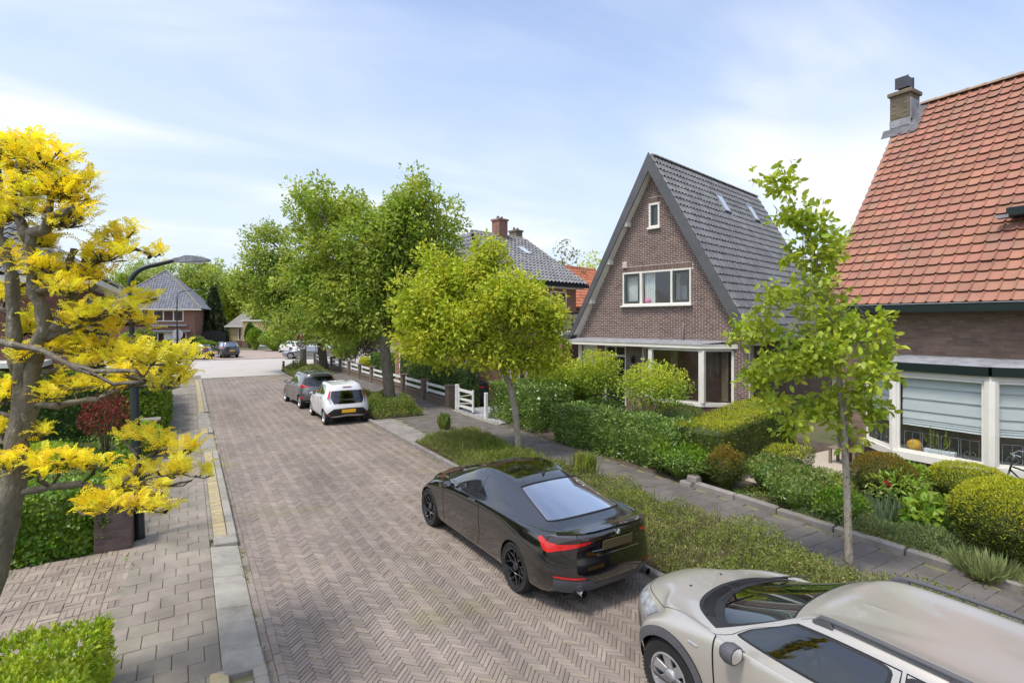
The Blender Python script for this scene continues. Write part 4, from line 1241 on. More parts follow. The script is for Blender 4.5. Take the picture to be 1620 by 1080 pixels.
# corner house on the left behind the yellow tree
lh = thing('corner_house', (-3.3, 23.4, 0), 'dark brick house with white eaves behind the yellow tree', 'house')
b = MB(); b.box((-14, 23.4, 0), (-3.3, 30.7, 5.0)); b.build('wall', m_rbrickw, lh)
fl = lambda a, b_, d: (a, 23.4 + d, b_)
fr_ = lambda a, b_, d: (-3.3 - d, a, b_)
A_ = np.array
brick_wall(lh, rect(-8.6, 2.6, -3.32, 4.95), [(-7.4, 2.9, -6.0, 4.6)], lambda a, b_, d: (a, 23.4 + d, b_), material('purple brown brick', (.20, .095, .072), (.15, .075, .06), .85, 3, vary=.2, bump=.3), 'brickwork', local=False, limit=120, L=.222, H=.07, joint=.012, proud=.012)
brick_wall(lh, rect(23.4, 2.6, 30.7, 4.95), [(25.3, 3.0, 26.4, 4.7), (27.6, 3.0, 28.6, 4.7)], lambda a, b_, d: (-3.3 - d, a, b_), MATS['purple brown brick'], 'brickwork', local=False, limit=60, L=.222, H=.07, joint=.012, proud=.012)
def ww(fn, a0, b0, a1, b1, n):
    w_ = MB(); st = (a1 - a0) / n
    panel(w_, rect(a0, b0, a1, b1), [list(reversed(rect(a0 + i * st + .06, b0 + .06, a0 + (i + 1) * st - .04, b1 - .06))) for i in range(n)], fn, -.04, .02)
    wo_ = w_.build('window', m_white, lh)
    c_ = MB(); V_ = [fn(a, bb, -.005) for a, bb in rect(a0 + .03, b0 + .03, a1 - .03, b1 - .03)]; c_.add(V_, [(0, 1, 2, 3)]); c_.build('pane', m_pane, wo_)
ww(fl, -7.4, 2.9, -6.0, 4.6, 2); ww(fr_, 25.3, 3.0, 26.4, 4.7, 1); ww(fr_, 27.6, 3.0, 28.6, 4.7, 1); ww(fl, -10.6, 2.7, -8.9, 4.6, 2); ww(fr_, 25.0, .6, 28.5, 2.2, 3)
b = MB(); b.box((-14.6, 22.75, 4.98), (-2.65, 31.35, 5.20), bev=.01); b.build('eaves', m_white, lh)
b = MB()
E4 = [(-14.6, 22.75), (-2.65, 22.75), (-2.65, 31.35), (-14.6, 31.35)]; R2 = [(-10.4, 27.05), (-6.9, 27.05)]
Z0, Z1 = 5.21, 8.35
FF = [[(*E4[0], Z0), (*E4[1], Z0), (*R2[1], Z1), (*R2[0], Z1)], [(*E4[1], Z0), (*E4[2], Z0), (*R2[1], Z1)], [(*E4[2], Z0), (*E4[3], Z0), (*R2[0], Z1), (*R2[1], Z1)], [(*E4[3], Z0), (*E4[0], Z0), (*R2[0], Z1)]]
for P in FF: slab4(b, P, .06)
b.build('roof', m_dgrey, lh)
for P in FF[:2]: 
    P2 = [Vector(p) - Vector((-3.3, 23.4, 0)) for p in P]; tiled_face(lh, P2, .30, .36, m_gtile, 's', 120)
for p, q in ((E4[1], R2[1]), (E4[0], R2[0])):
    ridge(lh, Vector((*p, Z0 + .03)) - Vector((-3.3, 23.4, 0)), Vector((*q, Z1 + .03)) - Vector((-3.3, 23.4, 0)), .13, m_gtile, step=.4)
b = MB(); b.box((-10.5, 21.9, 2.30), (-3.9, 23.38, 2.48), bev=.01); b.box((-4.2, 22.0, 0), (-4.05, 22.15, 2.3)); b.box((-7.4, 22.0, 0), (-7.25, 22.15, 2.3)); b.build('porch', m_white, lh)

# pyramid roofed house beyond the junction
fx = at(308, 510, 75.0)
bh = thing('far_house', (fx.x, fx.y, 0), 'far brick house with pyramid roof of shiny tiles across the junction', 'house', rz=R(-12))
W_, D_ = 10.2, 9.0
b = MB(); b.box((-W_, 0, 0), (0, D_, 5.55)); b.build('wall', m_rbrickw, bh, local=True)
b = MB(); e_ = .75; ap = (-W_ / 2 + .6, D_ / 2, 11.3)
E4 = [(-W_ - e_, -e_, 5.6), (e_ + .2, -e_, 5.6), (e_ + .2, D_ + e_, 5.6), (-W_ - e_, D_ + e_, 5.6)]
for i in range(4): slab4(b, [E4[i], E4[(i + 1) % 4], ap], .08)
b.build('roof', m_dgrey, bh, local=True)
tiled_face(bh, [E4[0], E4[1], ap], .34, .40, m_btile, 's', 100); tiled_face(bh, [E4[1], E4[2], ap], .34, .40, m_btile, 's', 0); tiled_face(bh, [E4[3], E4[0], ap], .34, .40, m_btile, 's', 0)
for p in (E4[0], E4[1]): ridge(bh, Vector(p) + Vector((0, 0, .04)), Vector(ap) + Vector((0, 0, .06)), .16, m_lich, single=False)
b = MB(); b.box((-W_ - e_, -e_ - .08, 5.42), (e_ + .2, -e_, 5.60)); b.box((-W_ - e_, -e_, 5.44), (e_ + .2, 0, 5.52)); b.build('eaves', m_white, bh, local=True)
bf = lambda a, b_, d: (a, d, b_)
far_window(bh, bf, -5.0, 3.85, -1.35, 5.40, 3, .12); far_window(bh, bf, -9.0, 3.85, -6.2, 5.40, 2, .12)
far_window(bh, bf, -5.3, .55, -3.6, 2.35, 2, .12); far_window(bh, bf, -2.6, .55, -1.0, 2.35, 2, .12); far_window(bh, bf, -6.6, .2, -6.0, 2.3, 1, .1)
b = MB(); b.box((-6.9, -.8, 2.42), (-.45, 0, 2.62)); b.build('canopy', m_lead, bh, local=True)
b = MB(); b.box((-5.3, -.45, 3.20), (-.9, 0, 3.42)); b.build('window_box', m_lead, bh, local=True)
b = MB(); b.box((-3.6, -.04, .5), (-2.6, .0, 2.4)); b.build('door', m_white, bh, local=True)

# ochre bungalow
gx_ = at(386, 510, 82.0)
ob_ = thing('ochre_bungalow', (gx_.x, gx_.y, 0), 'small ochre bungalow with grey brown roof and garage door', 'house', rz=R(-28))
b = MB(); b.box((-2.2, 0, .9), (5.6, 7, 3.15)); b.box((.3, -1.2, .9), (6.4, 6.8, 3.9)); b.build('wall', m_ochre, ob_, local=True)
b = MB(); b.box((-2.23, -.03, 0), (5.6, 7, .9)); b.box((.27, -1.23, 0), (6.4, 6.8, .9)); b.build('plinth', m_gbrick, ob_, local=True)
b = MB(); slab4(b, [(-2.7, -.4, 3.15), (.28, -.4, 3.15), (.28, 3.2, 5.4), (-1.4, 3.2, 5.4)], .12); slab4(b, [(-2.7, 6.8, 3.15), (-2.7, -.4, 3.15), (-1.4, 3.2, 5.4)], .12); b.build('roof', material('brown grey tile', (.16, .15, .135), (.22, .205, .18), .7, 3, vary=.15, bump=.5), ob_, local=True)
b = MB(); b.box((-2.75, -.5, 3.0), (.29, -.38, 3.17)); b.box((.2, -1.35, 3.9), (6.5, 6.9, 4.1)); b.build('fascia', m_white, ob_, local=True)
far_window(ob_, lambda a, b_, d: (a, d, b_), -.85, 1.0, -.35, 2.9, 1, .1)
b = MB(); b.box((2.6, -1.26, .05), (5.2, -1.2, 2.5)); b.build('garage_door', material('pale blue grey door', (.50, .55, .58), None, .5), ob_, local=True)

# dark board fence next to the far house
p0, p1 = at(318, 548, 76), at(357, 548, 79)
df = thing('board_fence', (p0.x, p0.y, 0), 'dark close board garden fence beside the far house', 'fence')
d0 = Vector((p1.x - p0.x, p1.y - p0.y, 0)); n_ = 14
for i in range(n_):
    q = Vector((p0.x, p0.y, 0)) + d0 * (i + .5) / n_
    b = MB(); b.beam((q.x, q.y, 0), (q.x, q.y, 2.2 + .35 * math.sin(math.pi * (i + .5) / n_)), d0.length / n_ * .95, .04, up=(-d0.y, d0.x, 0)); b.build('board', m_black, df)

# ---------------------------------------------------------------- fence, gate, bins
m_pier = material('brown pier brick', (0.135, 0.100, 0.075), (0.19, 0.14, 0.105), 0.9, 8, 6, vary=.12, bump=.5, bump_scale=60, spots=(.10, .11, .05), spot_scale=2, spot_lo=.6, spot_hi=.75)
FX = 9.62
def pier_bricks(parent, c, ax, nrm, w, h, mat, course=.066):
    """running bond on one face of a pier: two bricks, then a half, a whole and a half"""
    L_ = w / 2; F_, H_ = [], []
    for k in range(int(h / course)):
        z = .035 + k * course
        if k % 2 == 0: F_ += [(-L_ / 2, z), (L_ / 2, z)]
        else: F_.append((0, z)); H_ += [(-L_ * .75, z), (L_ * .75, z)]
    c, ax, nrm = (np.array(v, float) for v in (c, ax, nrm))
    for nm, pts_, l_ in (('brick', F_, L_), ('half_brick', H_, L_ / 2)):
        P = np.array([c + ax * a_ + np.array([0, 0, z]) + nrm * .007 for a_, z in pts_]); n_ = len(P); Vb, Fb = slab_proto(l_ - .009, course - .010, .015, .003)
        pieces(parent, nm, Vb, Fb, mats_from(np.repeat(ax[None], n_, 0), np.repeat(np.array([[0, 0, 1.]]), n_, 0), np.repeat(nrm[None], n_, 0), P), mat, 'brickwork', 40)
posts = [on_x(px, 600, FX).y for px in (712, 673, 640, 613, 590, 571.3, 554.2, 540, 526)]
posts += [posts[-1] + 3.2, posts[-1] + 6.4]
fe = thing('picket_fence', (FX, posts[0], 0), 'low fence of white double rails between brown brick piers', 'fence')
for y in posts:
    b = MB(); b.box((FX - .16, y - .18, 0), (FX + .16, y + .18, .97)); b.box((FX - .20, y - .22, .972), (FX + .20, y + .22, 1.03), bev=.012)
    po = b.build('brick_pier', m_pier, fe)
    if y < posts[4]:
        pier_bricks(po, (FX - .160, y, 0), (0, -1, 0), (-1, 0, 0), .36, .96, m_pier); pier_bricks(po, (FX, y - .18, 0), (1, 0, 0), (0, -1, 0), .32, .96, m_pier)
for ya, yb in zip(posts[:-1], posts[1:]):
    b = MB(); b.box((FX - .11, ya + .18, 0), (FX + .11, yb - .18, .34)); b.box((FX - .14, ya + .181, .342), (FX + .14, yb - .181, .39)); b.build('low_wall', m_pier, fe)
    pn = MB(); pn.box((FX - .03, ya + .20, .42), (FX + .03, ya + .27, .96)); pn.box((FX - .03, yb - .27, .42), (FX + .03, yb - .20, .96)); pno = pn.build('fence_panel', m_wood_w, fe)
    for z in (.50, .78):
        c = MB(); c.box((FX - .045, ya + .20, z), (FX - .031, yb - .20, z + .13), bev=.004); c.build('rail', m_wood_w, pno)
y0, y1, y2 = on_x(724, 640, FX).y, on_x(749, 640, FX).y, on_x(769, 640, FX).y
ga = thing('garden_gate', (FX, y0, 0), 'white wooden gate with diagonal brace hung beside the last brick pier', 'gate')
b = MB(); b.box((FX - .07, y0 + .12, 0), (FX + .07, y0 - .02, 1.12), bev=.01); b.build('hinge_post', m_wood_w, ga)
b = MB(); b.box((FX - .06, y2 + .06, 0), (FX + .06, y2 - .06, 1.05), bev=.01); b.build('latch_post', m_wood_w, ga)
ya, yb = y0 - .06, y1 
for z, w_ in ((.22, .11), (.52, .09), (.86, .11)):
    c = MB(); c.box((FX - .02, ya, z), (FX + .02, yb, z + w_)); c.build('gate_rail', m_wood_w, ga)
for y in (ya - .04, yb + .04):
    c = MB(); c.box((FX - .028, y - .05, .15), (FX + .028, y + .05, 1.02), bev=.005); c.build('gate_stile', m_wood_w, ga)
for za, zb in ((.33, .52), (.61, .86)):
    c = MB(); c.beam((FX, ya - .1, za + .02), (FX, yb + .1, zb - .02), .03, .09, up=(1, 0, 0)); c.build('brace', m_wood_w, ga)
m_bin = material('dark bin plastic', (0.018, 0.019, 0.022), (0.026, 0.027, 0.03), 0.45, 5)
m_binlid = material('brown bin lid', (.20, .13, .075), None, .5)
m_red = material('red sticker', (.60, .03, .02), None, .5)
def wheelie_bin(px, py, lid, label):
    g0 = ground(px, py)
    t = thing('wheelie_bin', (g0.x, g0.y, 0), label, 'wheelie bin', 'wheelie bins on the pebble drive', rz=R(-6))
    b = MB(); b.hexa([(-.24, -.22, .05), (.24, -.22, .05), (.24, .22, .05), (-.24, .22, .05), (-.29, -.29, .98), (.29, -.29, .98), (.29, .32, .98), (-.29, .32, .98)], 0, .02); b.build('bin_body', m_bin, t, local=True)
    b = MB(); b.hexa([(-.31, -.33, .985), (.31, -.33, .985), (.31, .34, .985), (-.31, .34, .985), (-.27, -.28, 1.07), (.27, -.28, 1.07), (.27, .32, 1.09), (-.27, .32, 1.09)], 0, .015); b.build('lid', lid, t, local=True)
    b = MB(); b.box((-.10, -.293, .80), (.12, -.275, .88)); b.build('sticker', m_red, t, local=True)
    for sx in (-.2, .2):
        b = MB(); b.lathe([(.0, -.03), (.1, -.03), (.1, .03), (.0, .03)], 12, (sx, .25, .1), 'X'); b.build('wheel', m_bin, t, local=True)
    b = MB(); b.tube([(-.25, .36, 1.0), (.25, .36, 1.0)], .015, 6); b.build('handle', m_bin, t, local=True)
wheelie_bin(757, 641, m_bin, 'black lidded wheelie bin standing nearest to the white gate')
wheelie_bin(771, 639, m_binlid, 'wheelie bin with a brown lid on the pebble drive')

# ---------------------------------------------------------------- street furniture
m_pole = material('dark green lamp paint', (0.012, 0.020, 0.020), (0.018, 0.026, 0.026), 0.35, 3, spec=.5)
m_head = material('grey lamp head', (0.20, 0.21, 0.23), None, 0.45)
m_galv = material('galvanised steel', (0.40, 0.41, 0.42), (0.32, 0.33, 0.34), 0.5, 6, metal=.6)
lx, ly = -.69, 10.94
la = thing('street_lamp', (lx, ly, 0), 'dark street lamp with curved arm and thick base beside the left pavement', 'street lamp')
b = MB(); b.tube([(lx, ly, 0), (lx - .005, ly, .10), (lx - .115, ly, 3.45), (lx - .118, ly, 3.50)], [.085, .075, .066, .055], 16); b.build('base_column', m_pole, la, smooth=True, angle=50)
arc = [(lx - .118, ly, 3.50), (lx - .15, ly, 4.30)]
for i in range(1, 9):
    t_ = i / 8 * math.pi * .44; arc.append((lx - .15 + .42 * (1 - math.cos(t_)), ly, 4.30 + .38 * math.sin(t_)))
arc.append((-.20, ly, 4.775))
b = MB(); b.tube(arc, [.040] * (len(arc) - 1) + [.034], 12); b.build('arm', m_pole, la, smooth=True, angle=50)
b = MB()
hp = [(-.22, .045, 4.745, .065), (-.15, .05, 4.74, .085), (-.05, .11, 4.745, .12), (.06, .13, 4.765, .10), (.26, .10, 4.785, .05), (.345, .05, 4.785, .03)]
V = []
for x, w_, z, h in hp: V += [(x, ly - w_, z), (x, ly + w_, z), (x, ly + w_ * .8, z + h), (x, ly - w_ * .8, z + h)]
F = []
for i in range(len(hp) - 1):
    for k in range(4): F.append((i * 4 + k, i * 4 + (k + 1) % 4, (i + 1) * 4 + (k + 1) % 4, (i + 1) * 4 + k))
F = [tuple(reversed(f)) for f in F] + [(0, 1, 2, 3), tuple(reversed(range(20, 24)))]
b.add(V, F); ho = b.build('lamp_head', m_head, la)
b = MB(); b.box((-.02, ly - .085, 4.738), (.22, ly + .085, 4.762)); b.build('lens', material('lamp lens', (.6, .62, .6), None, .2), ho)
p2 = at(280, 563, 57)
l2 = thing('street_lamp', (p2.x, p2.y, 0), 'slim far street lamp carrying a round sign beyond the junction', 'street lamp')
b = MB(); arc = [(p2.x, p2.y, 0), (p2.x, p2.y, 6.3)]
dv = Vector((CS, -SN, 0))
for i in range(1, 7):
    t_ = i / 6 * math.pi * .45; q = Vector((p2.x, p2.y, 6.3)) + dv * .9 * (1 - math.cos(t_)) + Vector((0, 0, .75 * math.sin(t_))); arc.append(tuple(q))
q = Vector(arc[-1]); q2 = q + dv * .9 + Vector((0, 0, .08)); arc.append(tuple(q2))
b.tube(arc, [.07, .05] + [.04] * (len(arc) - 2), 8); b.build('pole', m_pole, l2, smooth=True)
b = MB(); b.hexa([tuple(q2 + Vector((dv.y * s, -dv.x * s, -.03))) for s in (-.12, .12)] + [tuple(q2 + dv * .9 + Vector((dv.y * s, -dv.x * s, .03))) for s in (.09, -.09)] + [tuple(q2 + Vector((dv.y * s, -dv.x * s, .07))) for s in (-.12, .12)] + [tuple(q2 + dv * .9 + Vector((dv.y * s, -dv.x * s, .07))) for s in (.09, -.09)]); b.build('lamp_head', m_head, l2)
VIEW = Vector((-SN, -CS, 0))       # from the junction back towards the camera
def facing(base, z):               # text/sign frame: x to the viewer's right, y up, z to the viewer
    x_ = Vector((CS, -SN, 0)); n_ = VIEW
    return lambda a, b_, d: tuple(Vector((base.x, base.y, z)) + x_ * a + Vector((0, 0, b_)) - n_ * d)
fs_ = facing(p2, 2.45)
circ = lambda r, n=24: [(r * math.cos(2 * math.pi * i / n), r * math.sin(2 * math.pi * i / n)) for i in range(n)]
sg_ = thing('sign_back', (p2.x, p2.y, 0), 'grey backs of a round and a square sign on the far lamp pole', 'road sign')
b = MB(); b.prism(list(reversed(circ(.56))), fs_, .09, .11); b.build('round_plate', m_galv, sg_)
b = MB(); b.prism(list(reversed(rect(-.6, -1.15, .6, -.62))), fs_, .09, .11); b.build('square_plate', m_galv, sg_)
# priority sign and end-of-zone plate on their post
p3 = at(475, 560, 42.5)
yw = thing('yield_sign', (p3.x, p3.y, 0), 'red and white yield triangle over a square zone plate', 'road sign')
b = MB(); b.tube([(p3.x, p3.y, 0), (p3.x, p3.y, 3.35)], .03, 8); b.build('post', m_galv, yw)
m_signr = material('sign red', (.42, .02, .02), None, .4); m_signw = material('sign white', (.72, .70, .68), None, .4); m_signg = material('sign black', (.05, .05, .055), None, .4)
f3 = facing(p3, 2.85)
tri = lambda s: [(-s, s * .577), (0, -s * 1.155), (s, s * .577)]
off = .10
b = MB(); b.prism([(a + off, c + .03) for a, c in tri(.45)], f3, -.05, -.03); b.prism([(a + off, c + .03) for a, c in tri(.45)], f3, -.03, -.028)
yo = b.build('triangle_plate', m_signr, yw)
b = MB(); b.prism([(a + off, c + .04) for a, c in tri(.27)], f3, -.056, -.052); b.build('white_field', m_signw, yo)
f4 = facing(p3, 1.95)
b = MB(); b.prism([(a + off, c) for a, c in rect(-.33, -.36, .33, .36)], f4, -.05, -.03); zo = b.build('zone_plate', m_signw, yw)
b = MB(); panel(b, [(a + off, c) for a, c in circ(.25)], [list(reversed([(a + off, c) for a, c in circ(.19)]))], f4, -.058, -.052); b.build('ring', m_signg, zo)
b = MB(); b.prism([(-.17 + off, -.12), (-.12 + off, -.17), (.17 + off, .12), (.12 + off, .17)], f4, -.060, -.053); b.build('slash', m_signg, zo)
b = MB(); b.prism([(-.03 + off, -.12), (.02 + off, -.12), (.02 + off, .12), (-.03 + off, .12)], f4, -.057, -.053); b.build('mark', m_signg, zo)
p4 = at(499.5, 560, 44.5)
bs = thing('blue_sign', (p4.x, p4.y, 0), 'thin grey post with a small round blue sign seen at an angle', 'road sign')
b = MB(); b.tube([(p4.x, p4.y, 0), (p4.x, p4.y, 2.6)], .03, 8); b.build('post', m_galv, bs)
b = MB(); b.prism(circ(.28, 16), lambda a, b_, d: (p4.x + a * .55, p4.y - .04 - a * .8 + d, 2.35 + b_), -.03, .0); b.build('disc', material('sign blue', (.10, .14, .33), None, .4), bs)
for px, py, h, lab in ((448.5, 588, .82, 'black bollard with a pale band on the street corner'), (464, 585, .78, 'grey bollard beside the corner planting')):
    p5 = ground(px, py); t = thing('bollard', (p5.x, p5.y, 0), lab, 'bollard', 'bollards on the corner')
    b = MB(); b.lathe([(.085, 0), (.085, h - .08), (.07, h - .02), (.0, h)], 12, (p5.x, p5.y, 0)); b.build('post', m_black if px < 460 else m_galv, t, smooth=True, angle=40)
    b = MB(); b.lathe([(.0865, h - .22), (.0865, h - .14)], 12, (p5.x, p5.y, 0), cap=False); b.build('band', m_galv if px < 460 else m_white, t)
# low piers of the left front gardens
for px, py, lab in ((192, 870, 'dark brick pier beside the foot of the street lamp'), (257, 706, 'grey brick pier under the corner of the tall hedge')):
    p6 = ground(px, py); p6.x = -1.02 if px < 200 else -.98
    t = thing('garden_pier', (p6.x, p6.y, 0), lab, 'brick pier', 'low piers of the left gardens')
    h = .78 if px < 200 else .80
    b = MB(); b.box((p6.x - .24, p6.y - .2, 0), (p6.x + .24, p6.y + .2, h)); b.build('core', m_omortar, t)
    pier_bricks(t, (p6.x, p6.y - .2, 0), (1, 0, 0), (0, -1, 0), .48, h, m_plinth); pier_bricks(t, (p6.x + .24, p6.y, 0), (0, 1, 0), (1, 0, 0), .40, h, m_plinth)
    b = MB(); b.box((p6.x - .28, p6.y - .24, h + .002), (p6.x + .28, p6.y + .24, h + .06), bev=.012); b.build('cap', m_kerb2, t)
# stone edging of the right front garden, one stone at a time
ed = thing('stone_edging', (WALK_X1 + .06, 5, 0), 'low weathered stone edging between the dark pavement and the garden', 'edging')
y = -1.0
while y < 7.6:
    L_ = random.uniform(.9, 1.1); b = MB(); j = random.uniform(-.02, .02)
    b.hexa([(WALK_X1 - .02 + j, y, 0), (WALK_X1 + .12 + j, y, 0), (WALK_X1 + .12, y + L_ - .02, 0), (WALK_X1 - .02, y + L_ - .02, 0), (WALK_X1 - .02 + j, y, .19), (WALK_X1 + .12 + j, y, .20), (WALK_X1 + .12, y + L_ - .02, .20 + j), (WALK_X1 - .02, y + L_ - .02, .19 + j)], 0, .018)
    b.build('edging_stone', m_kerb2, ed); y += L_
for i, (px, py, s) in enumerate(((1088, 772, .30), (1107, 776, .24), (1098, 762, .26))):
    p7 = ground(px, py, .15 * (i == 2)); b = MB(); z0 = .15 if i == 2 else .02
    b.hexa([(p7.x - s / 2, p7.y - s * .6, z0), (p7.x + s / 2, p7.y - s * .5, z0), (p7.x + s * .45, p7.y + s * .6, z0), (p7.x - s * .5, p7.y + s * .5, z0), (p7.x - s * .42, p7.y - s * .5, z0 + .15), (p7.x + s * .4, p7.y - s * .45, z0 + .16), (p7.x + s * .4, p7.y + s * .5, z0 + .14), (p7.x - s * .42, p7.y + s * .45, z0 + .16)], 0, .03)
    o = b.build('loose_stone', m_kerb2, None, org=(p7.x, p7.y, z0)); tag(o, ('flat garden stone lying closest to the glossy hedge', 'small garden stone at the end of the edging', 'upper garden stone stacked on the other two')[i], 'stone', 'loose stones at the garden edge')
# potting bench with a grey pot, in the gap before the bay window
pb = ground(1338, 735, .05)
be = thing('potting_bench', (pb.x, pb.y, .06), 'weathered wooden garden bench in front of the bay window', 'bench')
m_oldwood = material('old grey wood', (.26, .20, .145), (.18, .14, .105), .9, 6, stretch=(2, 14, 14), bump=.4)
for i in range(3):
    b = MB(); b.box((pb.x - .22 + i * .15, pb.y - .35, .44), (pb.x - .09 + i * .15, pb.y + .35, .475), bev=.004); b.build('seat_board', m_oldwood, be)
for sx in (-.18, .18):
    for sy in (-.29, .29):
        b = MB(); b.box((pb.x + sx - .03, pb.y + sy - .03, .06), (pb.x + sx + .03, pb.y + sy + .03, .44)); b.build('leg', m_oldwood, be)
pot = thing('flower_pot', (pb.x, pb.y, .476), 'dark grey flower pot on the old bench with pink bloom above', 'plant pot')
b = MB(); b.lathe([(.0, .478), (.10, .478), (.15, .74), (.165, .74), (.165, .79), (.145, .79), (.135, .72), (.0, .72)], 16, (pb.x, pb.y + .05, 0)); b.build('pot', material('grey glazed pot', (.10, .105, .12), None, .4), pot, smooth=True, angle=40)
# ================================================================ VEGETATION
def leaf_mat(name, c1, c2, rough=0.5, transl=0.35, vary=0.3, hue=0.018, scale=1.2, tcol=(1.25, 1.2, .55), spec=.35, lo=.4, hi=.62):
    return material(name, c1, c2, rough, scale, 3, lo, hi, vary=vary, hue=hue, transl=transl, transl_col=tcol, spec=spec, attr='only')
l_street = leaf_mat('street tree leaf', (.26, .37, .055), (.43, .50, .095), scale=.9, transl=.44)
l_street2 = leaf_mat('far street tree leaf', (.23, .34, .058), (.40, .47, .095), scale=.7, transl=.44)
l_lime = leaf_mat('lime tree leaf', (.40, .49, .042), (.54, .57, .06), scale=1.4, transl=.42)
l_young = leaf_mat('young tree leaf', (.33, .44, .045), (.47, .54, .065), scale=2.5, transl=.45, rough=.42)
l_gold = leaf_mat('golden frond', (.96, .79, .045), (.86, .79, .075), scale=3.2, transl=.42, vary=.20, hue=.022, tcol=(1.08, 1.08, .6), rough=.6)
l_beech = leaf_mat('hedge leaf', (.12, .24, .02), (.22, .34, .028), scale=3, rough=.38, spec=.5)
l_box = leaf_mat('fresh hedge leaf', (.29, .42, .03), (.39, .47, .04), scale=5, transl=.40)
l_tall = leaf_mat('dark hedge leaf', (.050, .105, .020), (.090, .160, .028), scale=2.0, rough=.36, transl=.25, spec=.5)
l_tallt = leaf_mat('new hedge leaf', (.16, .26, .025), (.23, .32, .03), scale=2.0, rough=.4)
l_laurel = leaf_mat('glossy laurel leaf', (.12, .20, .036), (.20, .30, .055), scale=2.5, rough=.25, transl=.2, spec=.6)
l_yew_lit = leaf_mat('yew tip', (.37, .42, .022), (.50, .50, .032), scale=7, transl=.3, vary=.3, lo=.35, hi=.6)  # bright copy for upward faces: light from above put into the colour
l_yew_shade = leaf_mat('yew shade needle', (.040, .068, .013), (.085, .118, .018), scale=6, transl=.2, vary=.3)  # dark copy for sides and undersides: shade put into the colour
l_yewo = leaf_mat('bronze yew tip', (.19, .17, .016), (.27, .16, .02), scale=6, transl=.25, vary=.3)
l_coto = leaf_mat('cotoneaster leaf', (.19, .22, .058), (.28, .28, .095), scale=2.2, vary=.4, hue=.03, transl=.3)
l_weed = leaf_mat('weedy grass', (.17, .24, .035), (.27, .30, .06), scale=1.6, vary=.35, hue=.02)
l_bed = leaf_mat('bed shrub leaf', (.13, .20, .042), (.23, .28, .065), scale=1.6, vary=.35)
l_rose = leaf_mat('rose leaf', (.19, .31, .036), (.31, .41, .05), scale=2.2)
l_red = leaf_mat('red photinia leaf', (.26, .030, .030), (.15, .06, .04), scale=5, transl=.35, tcol=(1.3, .8, .6))
l_varieg = leaf_mat('variegated leaf', (.10, .18, .03), (.36, .37, .13), scale=14, vary=.3, lo=.48, hi=.58)
l_jun = leaf_mat('juniper sprig', (.17, .24, .095), (.25, .31, .12), scale=4, transl=.25)
l_iris = leaf_mat('blue green blade', (.13, .20, .12), (.19, .26, .14), scale=3, transl=.25)
l_far = leaf_mat('far tree leaf', (.29, .40, .065), (.46, .52, .11), scale=.25, vary=.3)
l_farp = leaf_mat('pale far tree leaf', (.20, .24, .11), (.28, .31, .17), scale=.3, vary=.3)
l_con = leaf_mat('conifer sprig', (.050, .072, .032), (.085, .105, .045), scale=.6, transl=.2)
l_purple = leaf_mat('purple leaf', (.045, .014, .022), (.08, .022, .03), scale=2, transl=.3, tcol=(1.4, .6, .7))
l_lav = leaf_mat('lavender stem', (.24, .30, .12), (.31, .36, .16), scale=6, transl=.3)
m_bark = material('grey brown bark', (.20, .178, .132), (.12, .106, .076), .95, 9, 8, bump=1.0, bump_d=.03, bump_scale=24, spots=(.40, .385, .32), spot_scale=14, spot_lo=.58, spot_hi=.72, stretch=(1, 1, .5))
m_barkp = material('pale mottled bark', (.42, .375, .30), (.29, .255, .20), .9, 14, 8, bump=1.0, bump_d=.02, bump_scale=60, spots=(.15, .13, .095), spot_scale=30, spot_lo=.52, spot_hi=.64, stretch=(1, 1, .45))
m_barkd = material('dark bark', (.085, .066, .046), (.055, .045, .033), .95, 6, 8, bump=1.0, bump_scale=40, spots=(.12, .125, .055), spot_scale=3, spot_lo=.58, spot_hi=.76)
m_twig = material('twig', (.13, .10, .07), (.09, .07, .05), .9, 8)

def unit(V): return V / np.maximum(np.linalg.norm(V, axis=1, keepdims=True), 1e-9)
def rand_dir(n, rng=RNG): return unit(rng.normal(size=(n, 3)))
def leaf_arrays(P, D, N, L, aspect, fold=.18, droop=.0, hi=False):
    """leaf blades: P base, D direction, N face normal"""
    D = unit(D); S = unit(np.cross(D, N)); N = np.cross(S, D)
    n = len(P); L = np.broadcast_to(np.asarray(L, float), (n,))[:, None]; W = L * aspect / 2
    if not hi:
        tip = P + D * L - N * L * droop
        mid = P + D * L * .45 + N * L * .03
        V = np.stack([P, mid + S * W + N * W * fold, tip, mid - S * W + N * W * fold], 1).reshape(-1, 3)
        b = (np.arange(n) * 4)[:, None]
        F = np.concatenate([b + [[0, 1, 2]], b + [[0, 2, 3]]], 1).reshape(-1, 3)
        return V, F, 2
    m1, m2, tip = P + D * L * .32 + N * L * .03, P + D * L * .68 - N * L * droop * .4, P + D * L - N * L * droop
    V = np.stack([P, m1 + S * W * .85 + N * W * fold, m2 + S * W * .78 + N * W * fold, tip, m2 - S * W * .78 + N * W * fold, m1 - S * W * .85 + N * W * fold, m1, m2], 1).reshape(-1, 3)
    b = (np.arange(n) * 8)[:, None]
    T = [[0, 1, 6], [6, 1, 2], [6, 2, 7], [7, 2, 3], [0, 6, 5], [6, 4, 5], [6, 7, 4], [7, 3, 4]]
    F = np.concatenate([b + [t] for t in T], 1).reshape(-1, 3)
    return V, F, 8
def leaf_object(name, P, D, N, L, aspect, mat, parent, kind=None, fold=.18, droop=.0, hi=False, mi=None, rng=RNG):
    V, F, k = leaf_arrays(P, D, N, L, aspect, fold, droop, hi)
    if parent is not None: V = np.array(to_local(parent, V))
    me = np_mesh(name, V, F, mat, hi, rnd=np.repeat(rng.random(len(P)), k), mi=None if mi is None else np.repeat(mi, k))
    return link(name, me, parent, kind)
